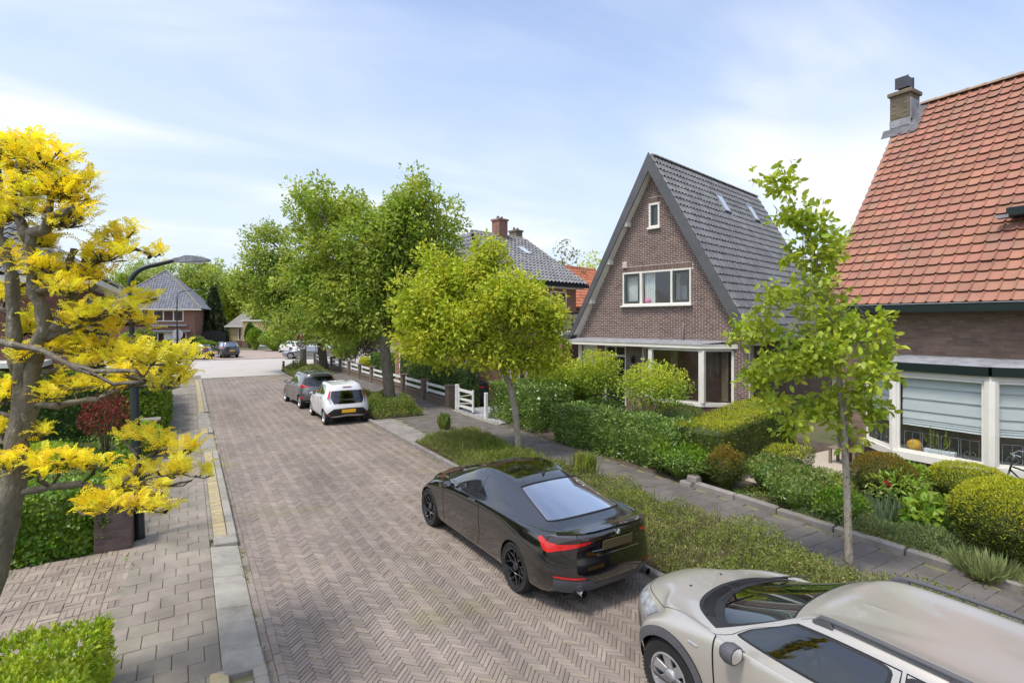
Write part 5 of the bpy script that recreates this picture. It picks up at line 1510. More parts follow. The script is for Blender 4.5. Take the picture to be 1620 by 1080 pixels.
def single_leaves(parent, P, D, N, L, aspect, mat, limit=300, droop=.1, name='leaf'):
    """the leaves that show largest, one object each"""
    x, y, Z = to_px(P); vis = (x > 0) & (x < 1620) & (y > 0) & (y < 1080) & (Z > .3)
    order = np.argsort(np.where(vis, np.linalg.norm(P - np.array([0, 0, EYE]), axis=1) - L * 8, 1e9))[:limit]
    Vp, Fp, _ = leaf_arrays(np.zeros((1, 3)), np.array([[0, 1., 0]]), np.array([[0, 0, 1.]]), 1.0, aspect, .18, droop, True)
    me = np_mesh(name, Vp, Fp, mat, True)
    Dn = unit(D[order]); S = unit(np.cross(Dn, N[order])); Nn = np.cross(S, Dn)
    W = np.array(wm(parent).inverted())
    for i, j in enumerate(order):
        o = bpy.data.objects.new(name, me); COL.objects.link(o); o.parent = parent
        M = np.eye(4); M[:3, 0] = S[i] * L[j]; M[:3, 1] = Dn[i] * L[j]; M[:3, 2] = Nn[i] * L[j]; M[:3, 3] = P[j]
        o.matrix_local = Matrix((W @ M).tolist())
    m = np.ones(len(P), bool); m[order] = False
    return m
def clump_leaves(C, r, per, out=None, up=.35, rng=RNG, flat=.8, inner=.35):
    """leaves round twig ends: positions, directions, normals"""
    n = len(C) * per
    c = np.repeat(C, per, 0); d = rand_dir(n, rng); d[:, 2] *= flat
    rr = np.repeat(np.broadcast_to(r, (len(C),)), per) * (inner + (1 - inner) * rng.random(n) ** .6)
    P = c + d * rr[:, None]
    D = unit(d * .9 + rng.normal(size=(n, 3)) * .55 + np.array([0, 0, -.10]))
    N = unit(rng.normal(size=(n, 3)) * .55 + np.array([0, 0, 1.0]) * up * 2 + d * .6)
    return P, D, N
def lobes_points(lobes, n, rng=RNG, shell=.42):
    vol = np.array([l[1][0] * l[1][1] * l[1][2] for l in lobes]) ** .8; k = rng.choice(len(lobes), n, p=vol / vol.sum())
    c = np.array([l[0] for l in lobes])[k]; r = np.array([l[1] for l in lobes])[k]
    d = rand_dir(n, rng)
    return c + d * r * (rng.random(n) ** shell)[:, None], k, d
def tree(name, label, base, trunk_pts, trunk_r, lobes, nclump, clump_r, per, leaf, aspect, lmat, bmat, group=None, limbs=True, seed=1, hi=False, singles=0, droop=.06, cat='tree', up=.35, twigs=.5, inner=.35, shell=.42, extra=None):
    rng = np.random.default_rng(seed)
    t = thing(name, base, label, cat, group)
    b = MB(); b.tube(trunk_pts, trunk_r, 12)
    C, k, d = lobes_points(lobes, nclump, rng, shell)
    if limbs:
        top = Vector(trunk_pts[-1]); 
        for i, (c, r) in enumerate(lobes):
            c = Vector(c); j = len(trunk_pts) - 1 - (i % min(3, len(trunk_pts) - 1))
            p0 = Vector(trunk_pts[j]); 
            if c.z < p0.z: p0 = Vector(trunk_pts[max(1, j - 1)])
            m_ = p0.lerp(c, .5) + Vector((rng.normal() * .1, rng.normal() * .1, .12)) * (c - p0).length * .5
            r0 = trunk_r[j] * .55
            b.tube([p0, p0.lerp(m_, .5) , m_, m_.lerp(c, .6), c], [r0, r0 * .8, r0 * .6, r0 * .4, r0 * .2], 6)
            own = np.where(k == i)[0]
            for q in own[:int(len(own) * twigs)]:
                e = Vector(C[q]); s_ = m_.lerp(c, rng.random())
                b.tube([s_, s_.lerp(e, .5) + Vector(rng.normal(size=3) * .05), e], [r0 * .22, r0 * .14, r0 * .05], 4, cap=False)
    b.build('trunk', bmat, t, smooth=True)
    P, D, N = clump_leaves(C, clump_r * rng.uniform(.6, 1.3, len(C)), per, up=up, rng=rng, inner=inner)
    L = leaf * rng.uniform(.65, 1.2, len(P))
    if singles:
        m = single_leaves(t, P, D, N, L, aspect, lmat, singles)
        P, D, N, L = P[m], D[m], N[m], L[m]
    leaf_object('foliage', P, D, N, L, aspect, lmat, t, 'stuff', hi=hi, droop=droop, rng=rng)
    return t
def px_lobes(items, Z, depth=1.0, rng=None):
    """crown lobes measured in the picture at a given distance; depth taken like the width"""
    out = []; s = Z / FOC
    for i, it in enumerate(items):
        px, py, rx, ry = it[:4]; dz = it[4] if len(it) > 4 else (0 if rng is None else rng.normal() * .35 * rx * s)
        out.append((tuple(at(px, py, Z + dz)), (rx * s, rx * s * depth, ry * s)))
    return out

# ---- the two big street trees and the one behind them
def tp(pts, Z): return [tuple(at(px, py, Z)) for px, py in pts]
r1 = np.random.default_rng(3)
g1 = ground(618.5, 648.5); Z1 = 22.6
tree('street_tree', 'large leafy street tree whose thick trunk rises beside the white hatchback', (g1.x, g1.y, 0),
     [(g1.x, g1.y, 0)] + tp([(618, 640), (614, 600), (608, 545), (606, 515), (596, 470), (590, 430)], Z1), [.32, .25, .225, .21, .20, .15, .08],
     px_lobes([(515, 345, 55, 45), (497, 305, 32, 20), (560, 335, 30, 35), (575, 400, 70, 65), (545, 455, 65, 55), (640, 375, 60, 60), (660, 305, 30, 30), (655, 335, 42, 38), (713, 345, 20, 32), (690, 390, 42, 45), (625, 450, 70, 55), (700, 430, 40, 45), (590, 500, 70, 38), (500, 400, 45, 45), (480, 450, 40, 40), (530, 520, 40, 25), (660, 480, 50, 30)], Z1, .9, r1),
     620, .52, 80, .185, .55, l_street, m_bark, 'street trees along the right pavement', seed=5, twigs=.25, shell=.36)
g2 = ground(513.5, 591); Z2 = 38.7
tree('street_tree', 'leafy street tree beyond the parked cars with a darker leaning trunk', (g2.x, g2.y, 0),
     [(g2.x, g2.y, 0)] + tp([(512, 575), (508, 545), (506, 525), (495, 500), (470, 480)], Z2), [.36, .30, .28, .27, .2, .12],
     px_lobes([(425, 400, 40, 45), (395, 355, 14, 18), (432, 355, 14, 16), (395, 430, 32, 40), (405, 462, 36, 28), (450, 450, 50, 50), (470, 510, 60, 28), (432, 488, 36, 18), (500, 470, 50, 50), (540, 520, 45, 25), (372, 455, 14, 14)], Z2, .9, r1),
     430, .72, 66, .235, .55, l_street2, m_barkd, 'street trees along the right pavement', seed=6, twigs=.2, shell=.38)
b = MB(); q0 = at(508, 540, Z2); b.tube([q0, at(530, 530, Z2), at(552, 512, Z2 - .5)], [.2, .16, .1], 7)
o = b.build('limb', m_barkd, None); tag(o, kind='structure')
bpy.data.objects.remove(o)
g3 = ground(480, 580); Z3 = 44.8
tree('street_tree', 'street tree on the corner whose trunk stands behind the yield sign', (g3.x, g3.y, 0),
     [(g3.x, g3.y, 0)] + tp([(480, 560), (481, 535), (485, 510)], Z3), [.27, .23, .22, .18],
     px_lobes([(470, 490, 35, 22), (510, 480, 35, 30), (450, 470, 30, 30), (540, 490, 30, 22), (500, 440, 50, 35)], Z3, 1.0, r1),
     150, .8, 60, .24, .55, l_street2, m_bark, 'street trees along the right pavement', seed=7, twigs=.2)
gm = ground(821.7, 726); Zm = 14.5
tree('lime_green_tree', 'bright lime green street tree with slender leaning trunk in the middle', (gm.x, gm.y, 0),
     [(gm.x, gm.y, 0)] + tp([(820, 700), (815, 650), (806, 605), (790, 575), (770, 540), (755, 490), (750, 440)], Zm), [.12, .095, .088, .085, .078, .06, .04, .025],
     px_lobes([(765, 420, 40, 32), (775, 400, 18, 18), (700, 445, 45, 38), (660, 480, 36, 36), (648, 525, 28, 38), (720, 520, 62, 45), (800, 480, 55, 42), (848, 500, 42, 40), (868, 545, 24, 36), (790, 555, 55, 32), (690, 545, 48, 22), (640, 432, 10, 12), (835, 568, 34, 20), (745, 470, 60, 45), (680, 410, 20, 14), (830, 455, 26, 20), (665, 560, 22, 14), (705, 575, 10, 14), (880, 505, 16, 26)], Zm, .9, r1),
     520, .40, 56, .14, .5, l_lime, m_barkp, seed=8, twigs=.3, droop=.12)
gr = ground(1345, 920); Zr = 7.64
tree('young_tree', 'young large leaved tree with thin mottled trunk in front of the bay house', (gr.x, gr.y, 0),
     [(gr.x, gr.y, 0)] + tp([(1343, 880), (1340, 780), (1336, 690), (1328, 600), (1318, 520), (1300, 440), (1270, 360), (1245, 300)], Zr), [.062, .052, .047, .042, .034, .028, .020, .013, .006],
     px_lobes([(1235, 290, 36, 24), (1212, 278, 14, 14), (1258, 345, 42, 36), (1300, 372, 26, 30), (1282, 405, 46, 32), (1225, 470, 34, 18), (1290, 465, 46, 42), (1200, 520, 44, 26), (1168, 545, 24, 16), (1320, 520, 58, 48), (1390, 520, 22, 26), (1400, 560, 28, 22), (1372, 598, 42, 38), (1240, 580, 60, 30), (1188, 600, 28, 18), (1300, 640, 52, 30), (1385, 645, 24, 30), (1340, 690, 26, 16), (1258, 672, 30, 24), (1215, 640, 25, 15), (1408, 505, 12, 14), (1290, 560, 60, 40)], Zr, .8, r1),
     390, .14, 14, .118, .56, l_young, m_barkp, seed=9, twigs=.8, hi=True, singles=300, droop=.15, up=.22, inner=.3, shell=.5)

# ---- the golden tree on the left: pollarded stems, feathery fronds
ZG = 5.0
gt_base = at(-55, 1137, ZG); gt_base.z = 0
gt = thing('golden_tree', gt_base, 'gnarled pollarded tree with feathery golden yellow fronds', 'tree')
def gl(pts, dz0=0.0, dz1=0.0):
    n = len(pts); return [at(px, py, ZG + dz0 + (dz1 - dz0) * i / max(1, n - 1)) for i, (px, py) in enumerate(pts)]
b = MB()
def knob(pts, r0, r1, n=10, seed=0):
    rg = random.Random(seed); m = []
    for i in range(len(pts) - 1):
        for t_ in (0, .5): m.append(pts[i].lerp(pts[i + 1], t_) + (Vector((rg.gauss(0, 1), rg.gauss(0, 1), rg.gauss(0, 1))) * r1 * .22 if 0 < i + t_ else Vector()))
    m.append(pts[-1]); k = len(m)
    b.tube(m, [(r0 + (r1 - r0) * i / (k - 1)) * rg.uniform(.88, 1.14) for i in range(k)], n)
BR = []
def br(pts, r0, r1, dz0=0, dz1=0, n=8):
    p = gl(pts, dz0, dz1); knob(p, r0, r1, n, len(BR) * 7 + 3); BR.append((p, r0))
tr = [gt_base] + gl([(-27, 974), (-10, 911), (5, 840), (20, 770), (28, 700), (36, 650), (38, 600), (40, 560)]); knob(tr, .102, .092, 14, 1); BR.append((tr, .15))
br([(46, 690), (52, 640), (50, 590), (56, 550)], .055, .062)
br([(30, 600), (24, 550), (22, 500), (20, 445), (10, 405), (-4, 372), (0, 330), (-2, 280)], .062, .025, 0, .1)
br([(56, 570), (66, 520), (62, 480), (52, 440), (45, 400), (50, 367)], .062, .04, 0, -.1)
br([(50, 367), (72, 364), (75, 343), (104, 335), (118, 325)], .05, .018, -.1, -.3)
br([(46, 385), (32, 350), (18, 328), (18, 304), (31, 278), (65, 273), (98, 262)], .045, .015, -.05, .15)
br([(20, 310), (30, 262), (39, 240), (60, 252)], .03, .012, 0, .2); br([(0, 300), (-5, 250), (10, 225)], .03, .012, .1, 0)
br([(75, 345), (80, 310), (100, 285), (135, 283)], .03, .012, -.15, .1)
br([(60, 462), (104, 446), (130, 426), (135, 408), (145, 385)], .04, .018, -.1, .3); br([(128, 428), (161, 408), (190, 398), (212, 393), (241, 405)], .03, .008, .15, .5)
br([(118, 437), (112, 415), (118, 395)], .04, .03, .1, .1)
br([(88, 525), (101, 487), (130, 455), (150, 450)], .05, .04, 0, .3); br([(70, 535), (110, 517), (153, 505), (166, 500), (202, 490)], .045, .015, 0, .2)
br([(-10, 540), (30, 546), (65, 554), (99, 572), (143, 591), (181, 606), (226, 604)], .028, .010, -.3, -.5); br([(110, 577), (150, 588), (185, 586), (215, 587), (225, 596)], .02, .010, -.35, -.5)
br([(140, 512), (156, 515), (176, 544), (192, 560), (223, 578), (262, 590), (290, 605)], .022, .010, .1, .3); br([(68, 590), (90, 585), (140, 560), (190, 558)], .03, .012, 0, .3)
br([(60, 640), (90, 640), (124, 635), (155, 630), (174, 624)], .032, .02, 0, -.2); br([(174, 624), (200, 612), (240, 608), (270, 612)], .016, .007, -.2, -.2)
br([(38, 778), (80, 770), (127, 765), (176, 772), (225, 763), (265, 768), (303, 760)], .036, .008, 0, -.3); br([(185, 771), (214, 745), (220, 722), (192, 696)], .022, .009, -.2, 0); br([(220, 730), (245, 715), (262, 712)], .012, .006, -.1, 0)
br([(210, 768), (220, 795), (245, 800)], .012, .006, -.2, -.3); br([(36, 660), (10, 655), (-20, 650)], .03, .015); br([(25, 720), (-10, 716)], .025, .012); br([(24, 500), (2, 490), (-20, 480)], .025, .012)
BL = [(30, 232, 42, 22), (72, 250, 38, 20), (55, 290, 55, 22), (112, 305, 36, 18), (132, 288, 16, 10), (15, 330, 22, 25), (95, 345, 36, 18), (62, 378, 28, 16), (128, 332, 12, 8), (188, 372, 28, 14), (165, 400, 32, 16), (140, 432, 32, 14), (85, 445, 32, 18), (65, 418, 18, 16), (10, 405, 14, 18), (238, 398, 16, 8), (110, 458, 28, 8), (215, 473, 30, 9), (188, 488, 28, 10), (150, 496, 32, 13), (110, 508, 28, 12), (40, 515, 20, 18), (12, 470, 12, 12), (200, 508, 36, 8), (150, 520, 36, 10), (108, 545, 36, 15), (150, 552, 36, 10), (205, 545, 14, 10), (35, 560, 10, 14), (200, 568, 28, 13), (150, 575, 36, 9), (240, 568, 32, 13), (272, 563, 26, 9), (310, 560, 12, 4), (230, 593, 46, 10), (280, 592, 18, 11), (265, 608, 22, 6), (130, 610, 42, 8), (168, 614, 32, 7), (95, 626, 26, 9), (8, 620, 12, 22), (4, 680, 8, 18), (60, 690, 16, 8), (208, 688, 26, 8), (240, 700, 22, 8), (275, 713, 32, 8), (312, 750, 26, 5), (265, 745, 32, 9), (220, 745, 26, 9), (90, 726, 36, 9), (62, 737, 18, 10), (8, 730, 12, 16), (150, 732, 26, 8), (160, 790, 26, 12), (142, 806, 18, 10), (182, 802, 22, 10), (240, 800, 26, 10), (250, 778, 18, 8), (200, 770, 22, 7), (20, 255, 22, 22), (40, 330, 20, 14)]
allp = [p for pl_, r in BR for p in pl_]
rg = np.random.default_rng(21); FP = []; FD = []; FS = []
for px, py, rx, ry in BL:
    c0 = at(px, py + ry * .6, ZG); near = min(allp, key=lambda p: (p - c0).length)
    zc = ZG + float(np.clip(((near.x * SN + near.y * CS) - ZG) + rg.normal() * .12, -.6, .6))
    c1 = at(px, py + ry * .7, zc); mid = near.lerp(c1, .5) + Vector(rg.normal(size=3) * .03)
    b.tube([near, mid, c1], [.010, .008, .005], 5, cap=False)
    n = int(max(14, rx * ry / 4.0)); s = zc / FOC
    nt = max(3, n // 7)
    ends = []
    for i in range(nt):
        q = at(px + rg.uniform(-1.1, 1.1) * rx, py + rg.uniform(-.6, .9) * ry, zc + rg.uniform(-1, 1) * rx * s * .8); ends.append(q)
        b.tube([c1, c1.lerp(q, .5) + Vector((0, 0, -.015)), q], [.006, .004, .0025], 4, cap=False)
    for i in range(n):
        q = ends[i % nt] + Vector(rg.normal(size=3) * .025)
        a_ = rg.uniform(0, 2 * math.pi); FP.append(tuple(q)); FD.append((math.cos(a_), math.sin(a_), rg.uniform(0, 1.5))); FS.append(rg.uniform(.10, .20))
rgv = np.random.default_rng(77); VV = np.array(b.v); amp = .010 * (np.sin(VV[:, 2] * 31 + VV[:, 0] * 17) + np.sin(VV[:, 1] * 43 + VV[:, 2] * 13)) + rgv.normal(0, .004, len(VV)); VV += rgv.normal(size=VV.shape) * .004 + np.abs(amp)[:, None] * rgv.normal(size=VV.shape) * .5; b.v = [tuple(v) for v in VV]
b.build('trunk', m_bark, gt, smooth=True)
FP, FD, FS = np.array(FP), unit(np.array(FD)), np.array(FS)
def frond_proto(npair=8, bend=.35, seed=0):
    rg_ = np.random.default_rng(seed); V = []; F = []
    def pos(t_): return np.array([0, t_ * (1 - .25 * bend * t_), bend * (t_ - 1.25 * t_ * t_) * .8])
    for i in range(npair):
        t_ = .10 + .86 * i / (npair - 1); p = pos(t_); w = .20 * math.sin(math.pi * (.18 + .72 * t_)) ** .8
        for sg in (-1, 1):
            d_ = np.array([sg * 1.0, .55 + rg_.uniform(-.2, .2), rg_.uniform(-.1, .45)]); d_ /= np.linalg.norm(d_); e = np.array([-d_[1], d_[0], 0]) * .046
            o_ = len(V); V += [p, p + d_ * w * .5 + e, p + d_ * w, p + d_ * w * .5 - e]; F.append((o_, o_ + 1, o_ + 2, o_ + 3))
    o_ = len(V); ts = np.linspace(0, 1, 4)
    for t_ in ts: V += [pos(t_) + [.008, 0, 0], pos(t_) - [.008, 0, 0]]
    for i in range(3): F.append((o_ + 2 * i, o_ + 2 * i + 1, o_ + 2 * i + 3, o_ + 2 * i + 2))
    return np.array(V), np.array(F)
for k in range(3):
    Vp, Fp = frond_proto(8, (.25, .5, .8)[k], k); sel = np.arange(k, len(FP), 3)
    D = FD[sel]; up_ = unit(np.tile([0, 0, 1.], (len(sel), 1)) + rg.normal(size=(len(sel), 3)) * .3); S = unit(np.cross(D, up_)); N = np.cross(S, D); sc = FS[sel][:, None]
    pieces(gt, 'frond', Vp, Fp, mats_from(S * sc, D * sc, N * sc, FP[sel]), l_gold, 'foliage', 100)

# ---- hedges and shrubs
def core_box(parent, mat, x0, y0, z0, x1, y1, z1, rz=0, o=(0, 0)):
    pass
def box_surface(n, sx, sy, sz, rng, top_w=1.0, no_back=False):
    """random points on the top and the four sides of a box centred on x,y, with outward normals"""
    A = np.array([sx * sy * top_w, sy * sz, sy * sz, sx * sz, sx * sz]); k = rng.choice(5, n, p=A / A.sum())
    u, v = rng.random(n) - .5, rng.random(n) - .5
    P = np.zeros((n, 3)); N = np.zeros((n, 3))
    for i, (ax, sg) in enumerate(((2, 1), (0, 1), (0, -1), (1, 1), (1, -1))):
        m = k == i
        if ax == 2: P[m] = np.stack([u[m] * sx, v[m] * sy, np.full(m.sum(), sz)], 1)
        elif ax == 0: P[m] = np.stack([np.full(m.sum(), sg * sx / 2), u[m] * sy, (v[m] + .5) * sz], 1)
        else: P[m] = np.stack([u[m] * sx, np.full(m.sum(), sg * sy / 2), (v[m] + .5) * sz], 1)
        N[m, ax] = sg
    return P, N
def wob(P, amp, sc, seed):
    r_ = np.random.default_rng(seed); out = np.zeros(len(P))
    for i in range(5):
        d = r_.normal(size=3) * sc * (1 + i * .7); out += np.sin(P @ d + r_.uniform(0, 6.28)) / (1 + i * .5)
    return out * amp / 2
def hedge(name, label, c, size, rz, n, leaf, aspect, mats, seed, group=None, cat='hedge', depth=.10, wobble=.06, top_mat=True, hi=False, singles=0, single_name='leaf', z0=.05, out=.5, rnd=.0, updir=.25):
    """clipped block: dense leaves in a skin round a leafy core"""
    rng = np.random.default_rng(seed); t = thing(name, (c[0], c[1], 0), label, cat, group, rz=rz); sx, sy, sz = size
    P, N = box_surface(n, sx, sy, sz, rng)
    P = P * 1.0; w = wob(P, wobble, 2.2 / max(.4, min(sx, sy, sz)), seed)
    if rnd:   # round the upper edges
        q = np.maximum(np.abs(P[:, 0]) / (sx / 2), np.abs(P[:, 1]) / (sy / 2)); P[:, 2] -= np.where(N[:, 2] > .5, np.clip(q - .6, 0, 1) ** 2 * rnd * 4, 0)
    P += N * (w[:, None] - depth * rng.random(n)[:, None] ** 1.5)
    D = unit(N * out + rng.normal(size=(n, 3)) * .55 + np.array([0, 0, updir])); Nn = unit(N * .8 + rng.normal(size=(n, 3)) * .5 + np.array([0, 0, .35]))
    P[:, 2] += z0
    W = wm(t); R3 = np.array(W.to_3x3()); T = np.array(W.translation)
    P, D, Nn = P @ R3.T + T, D @ R3.T, Nn @ R3.T
    L = leaf * rng.uniform(.65, 1.25, n)
    if singles:
        m = single_leaves(t, P, D, Nn, L, aspect, mats[0], singles, name=single_name); P, D, Nn, L, N = P[m], D[m], Nn[m], L[m], N[m]
    mi = None
    if len(mats) > 1: mi = ((N[:, 2] > .5) & (rng.random(len(P)) < .8) | (rng.random(len(P)) < .08)).astype(np.int32)  # top leaves take the second material; on yew this paints the top light
    leaf_object('foliage', P, D, Nn, L, aspect, mats if len(mats) > 1 else mats[0], t, 'stuff', hi=hi, mi=mi, rng=rng)
    b = MB(); e = depth + wobble * .8; b.box((-sx / 2 + e, -sy / 2 + e, z0 * 0), (sx / 2 - e, sy / 2 - e, max(.1, sz + z0 - e - rnd)), bev=min(.1, sz * .2)); b.build('inner_growth', mats[0], t, local=True)
    b = MB()
    for i in range(max(3, int(max(sx, sy) * 3))):
        x, y = rng.uniform(-.5, .5) * sx * .8, rng.uniform(-.5, .5) * sy * .6; b.tube([(x, y, 0), (x + rng.normal() * .05, y + rng.normal() * .05, .3 * sz)], [.015, .01], 4)
    b.build('stem', m_twig, t, local=True)
    return t
def mound(name, label, c, r, h, n, leaf, aspect, mats, seed, group=None, cat='shrub', z0=.05, wobble=.08, depth=.25, out=.5, core=True, ry=None, squash=1.0, stems=6, hi=False, pw=.5, updir=.3, rz=0):
    """round shrub: ellipsoid skin of leaves from the ground up"""
    rng = np.random.default_rng(seed); t = thing(name, (c[0], c[1], 0), label, cat, group, rz=rz); ry = ry or r
    d = rand_dir(n, rng); d[:, 2] = np.abs(d[:, 2]) * 1.0
    flip = rng.random(n) < .28; d[:, 2] = np.where(flip, -d[:, 2] * .6, d[:, 2])
    k = 1 - depth * rng.random(n) ** 1.6; zc = h * .52
    P = d * np.array([r, ry, h * .5]) * k[:, None]; P[:, 2] = np.sign(P[:, 2]) * np.abs(P[:, 2]) ** squash * (h * .5) ** (1 - squash) if squash != 1 else P[:, 2]
    P *= (1 + wob(d, wobble, 3.0, seed))[:, None]; P[:, 2] += zc + z0
    P[:, 2] = np.maximum(P[:, 2], z0 + .02)
    N = unit(d / np.array([r, ry, h * .5])); D = unit(N * out + rng.normal(size=(n, 3)) * .55 + np.array([0, 0, updir])); Nn = unit(N * .7 + rng.normal(size=(n, 3)) * .5 + np.array([0, 0, .4]))
    R3 = np.array(wm(t).to_3x3()); T = np.array([c[0], c[1], 0]); L = leaf * rng.uniform(.6, 1.25, n)
    mi = None
    if len(mats) > 1: mi = (rng.random(n) < np.clip((N[:, 2] + .1) * 1.1, .06, .95)).astype(np.int32)  # second material favours upward leaves; on yew it paints light over shade
    leaf_object('foliage', P @ R3.T + T, D @ R3.T, Nn @ R3.T, L, aspect, mats if len(mats) > 1 else mats[0], t, 'stuff', hi=hi, mi=mi, rng=rng)
    if core:
        b = MB(); kk = 1 - depth * .8 - wobble * .5; b.lathe([(.3 * r * kk, .02), (r * kk * .8, zc * .5 + z0), (r * kk * .97, zc + z0), (r * kk * .75, zc + h * .5 * kk * .66), (r * kk * .35, zc + h * .5 * kk * .93), (.0, zc + h * .5 * kk)], 14); b.v = [(x, y * ry / r, z) for x, y, z in b.v]; b.build('inner_growth', mats[0], t, local=True)
    b = MB()
    for i in range(stems):
        a_ = rng.uniform(0, 6.28); e = rng.uniform(.2, .75); b.tube([(0.03 * math.cos(a_), .03 * math.sin(a_), 0), (r * e * .4 * math.cos(a_), ry * e * .4 * math.sin(a_), zc * .7), (r * e * math.cos(a_), ry * e * math.sin(a_), h * .75)], [.016, .011, .005], 5)
    if stems: b.build('stem', m_twig, t, local=True)
    return t
def carpet(name, label, x0, y0, x1, y1, h, n, leaf, aspect, mats, seed, cat='ground cover', kind='stuff', lump=.12, up=.9, sc=1.6, mixf=.4, edge=.25, leafr=(.6, 1.3)):
    """low planting as a springy mass of small leaves and twigs"""
    rng = np.random.default_rng(seed); x, y = rng.uniform(x0, x1, n), rng.uniform(y0, y1, n)
    Q = np.stack([x, y, np.zeros(n)], 1); top = h * (1 + wob(Q, 1.0, sc, seed) * .45) + wob(Q, lump, sc * 4, seed + 1) * .5
    ed_ = np.minimum(np.minimum(x - x0, x1 - x), np.minimum(y - y0, y1 - y)); top *= np.clip(ed_ / edge, .25, 1) ** .6; top = np.maximum(top, .05)
    z = .04 + top * (1 - .75 * rng.random(n) ** 1.7)
    P = np.stack([x + rng.normal(0, .03, n), y + rng.normal(0, .03, n), z], 1)
    D = unit(rng.normal(size=(n, 3)) * .8 + np.array([0, 0, up])); N = unit(rng.normal(size=(n, 3)) * .7 + np.array([0, 0, .8]))
    mi = (wob(Q, 1, 2.0, seed + 5) + rng.normal(0, .35, n) > (1 - 2 * mixf) * .6).astype(np.int32) if len(mats) > 1 else None
    o = leaf_object(name, P, D, N, leaf * rng.uniform(*leafr, n), aspect, mats if len(mats) > 1 else mats[0], None, kind, mi=mi, rng=rng)
    return tag(o, label, cat)

# left side
hedge('box_hedge', 'fresh lime green hedge in the bottom left corner beside the brick drive', (-1.75, 6.05), (2.0, 1.45, .74), R(-6), 15000, .062, .5, [l_box], 31, depth=.09, wobble=.07, singles=300, updir=.6, rnd=.06)
hedge('beech_hedge', 'round leaved green hedge along the far edge of the brick drive', (-2.55, 11.15), (2.9, 1.15, 1.02), 0, 12000, .085, .72, [l_beech], 32, depth=.10, wobble=.07, singles=300, updir=-.25)
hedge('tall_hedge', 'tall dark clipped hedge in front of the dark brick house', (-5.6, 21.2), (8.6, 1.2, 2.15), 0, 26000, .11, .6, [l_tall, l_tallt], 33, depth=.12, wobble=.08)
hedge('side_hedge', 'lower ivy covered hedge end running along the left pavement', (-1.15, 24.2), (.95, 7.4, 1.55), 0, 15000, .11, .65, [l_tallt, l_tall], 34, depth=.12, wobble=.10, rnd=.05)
mound('red_shrub', 'red leaved shrub on bare stems before the tall hedge', (-1.95, 18.4), .62, 1.5, 1500, .085, .42, [l_red], 35, core=False, depth=.55, z0=.25, stems=14)
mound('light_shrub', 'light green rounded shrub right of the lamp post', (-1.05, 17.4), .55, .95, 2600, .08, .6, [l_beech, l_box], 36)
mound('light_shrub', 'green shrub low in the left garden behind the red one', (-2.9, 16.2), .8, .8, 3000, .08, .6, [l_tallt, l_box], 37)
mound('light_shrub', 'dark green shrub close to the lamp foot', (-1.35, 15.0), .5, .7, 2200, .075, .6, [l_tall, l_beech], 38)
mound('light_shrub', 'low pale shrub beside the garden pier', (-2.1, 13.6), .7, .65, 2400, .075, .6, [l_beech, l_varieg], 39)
carpet('ivy_cover', 'dark ground cover in the left front garden', -7, 12, -.85, 20.5, .22, 16000, .08, .6, [l_tall, l_beech], 40)
# right side: planting strips
carpet('cotoneaster_bed', 'olive brown cotoneaster mat in the strip beside the dark coupe', X_R1 + .02, -2, BED_X1 - .02, 10.6, .40, 130000, .036, .5, [l_coto, l_weed], 41, mixf=.16, lump=.18, sc=1.2)
carpet('weed_bed', 'weedy green planting in the strip round the lime green tree', X_R1 + .02, 10.5, BED_X1 - .02, 15.35, .30, 42000, .06, .22, [l_weed, l_coto], 42, mixf=.45, lump=.2, sc=1.2)
carpet('shrub_bed', 'low scrubby planting in the strip by the white hatchback', X_R1 + .05, 19.6, BED_X1, 24.8, .52, 26000, .07, .4, [l_bed, l_weed], 43, lump=.25, sc=1.4)
carpet('far_bed', 'rough grass strip along the far parked cars', X_R1 + .05, 24.8, BED_X1, 36, .22, 16000, .09, .3, [l_weed, l_coto], 44)
carpet('corner_bed', 'mounded corner planting below the yield sign', X_R1 + .1, 36, BED_X1 + .3, 43.0, .75, 14000, .11, .4, [l_coto, l_bed], 45, edge=1.1)
def tuft(name, label, c, r, h, n, w, mat, seed, cat='plant', lean=.35, z0=.05, group=None):
    rng = np.random.default_rng(seed); t = thing(name, (c[0], c[1], z0), label, cat, group)
    a_ = rng.uniform(0, 6.28, n); q = r * np.sqrt(rng.random(n)); P = np.stack([c[0] + q * np.cos(a_) * .6, c[1] + q * np.sin(a_) * .6, np.full(n, z0)], 1)
    D = unit(np.stack([np.cos(a_) * lean * q / r, np.sin(a_) * lean * q / r, np.ones(n)], 1) + rng.normal(size=(n, 3)) * .10); N = unit(np.stack([np.cos(a_), np.sin(a_), np.full(n, .3)], 1) + rng.normal(size=(n, 3)) * .4)
    leaf_object('blade', P, D, N, h * rng.uniform(.55, 1.1, n), w, mat, t, 'stuff', droop=.22, hi=True, rng=rng); return t
gq = ground(925, 764); tq = tuft('tall_weed', 'tall feathery weed standing behind the black coupe', (gq.x, gq.y), .30, .68, 260, .05, l_weed, 46)
gq2 = Vector((gq.x, gq.y, 0)); rng_ = np.random.default_rng(46); n_ = 1500; a_ = rng_.uniform(0, 6.28, n_); q_ = .24 * np.sqrt(rng_.random(n_)); z_ = .1 + .55 * rng_.random(n_)
leaf_object('leaf', np.stack([gq.x + q_ * np.cos(a_), gq.y + q_ * np.sin(a_), z_], 1), unit(np.stack([np.cos(a_), np.sin(a_), np.full(n_, 1.2)], 1)), rand_dir(n_), .07, .25, l_weed, tq, 'stuff')
gq = ground(703, 682); tuft('tall_weed', 'leafy green weed on the paved crossing near the gate', (gq.x, gq.y), .22, .55, 300, .12, l_bed, 47)
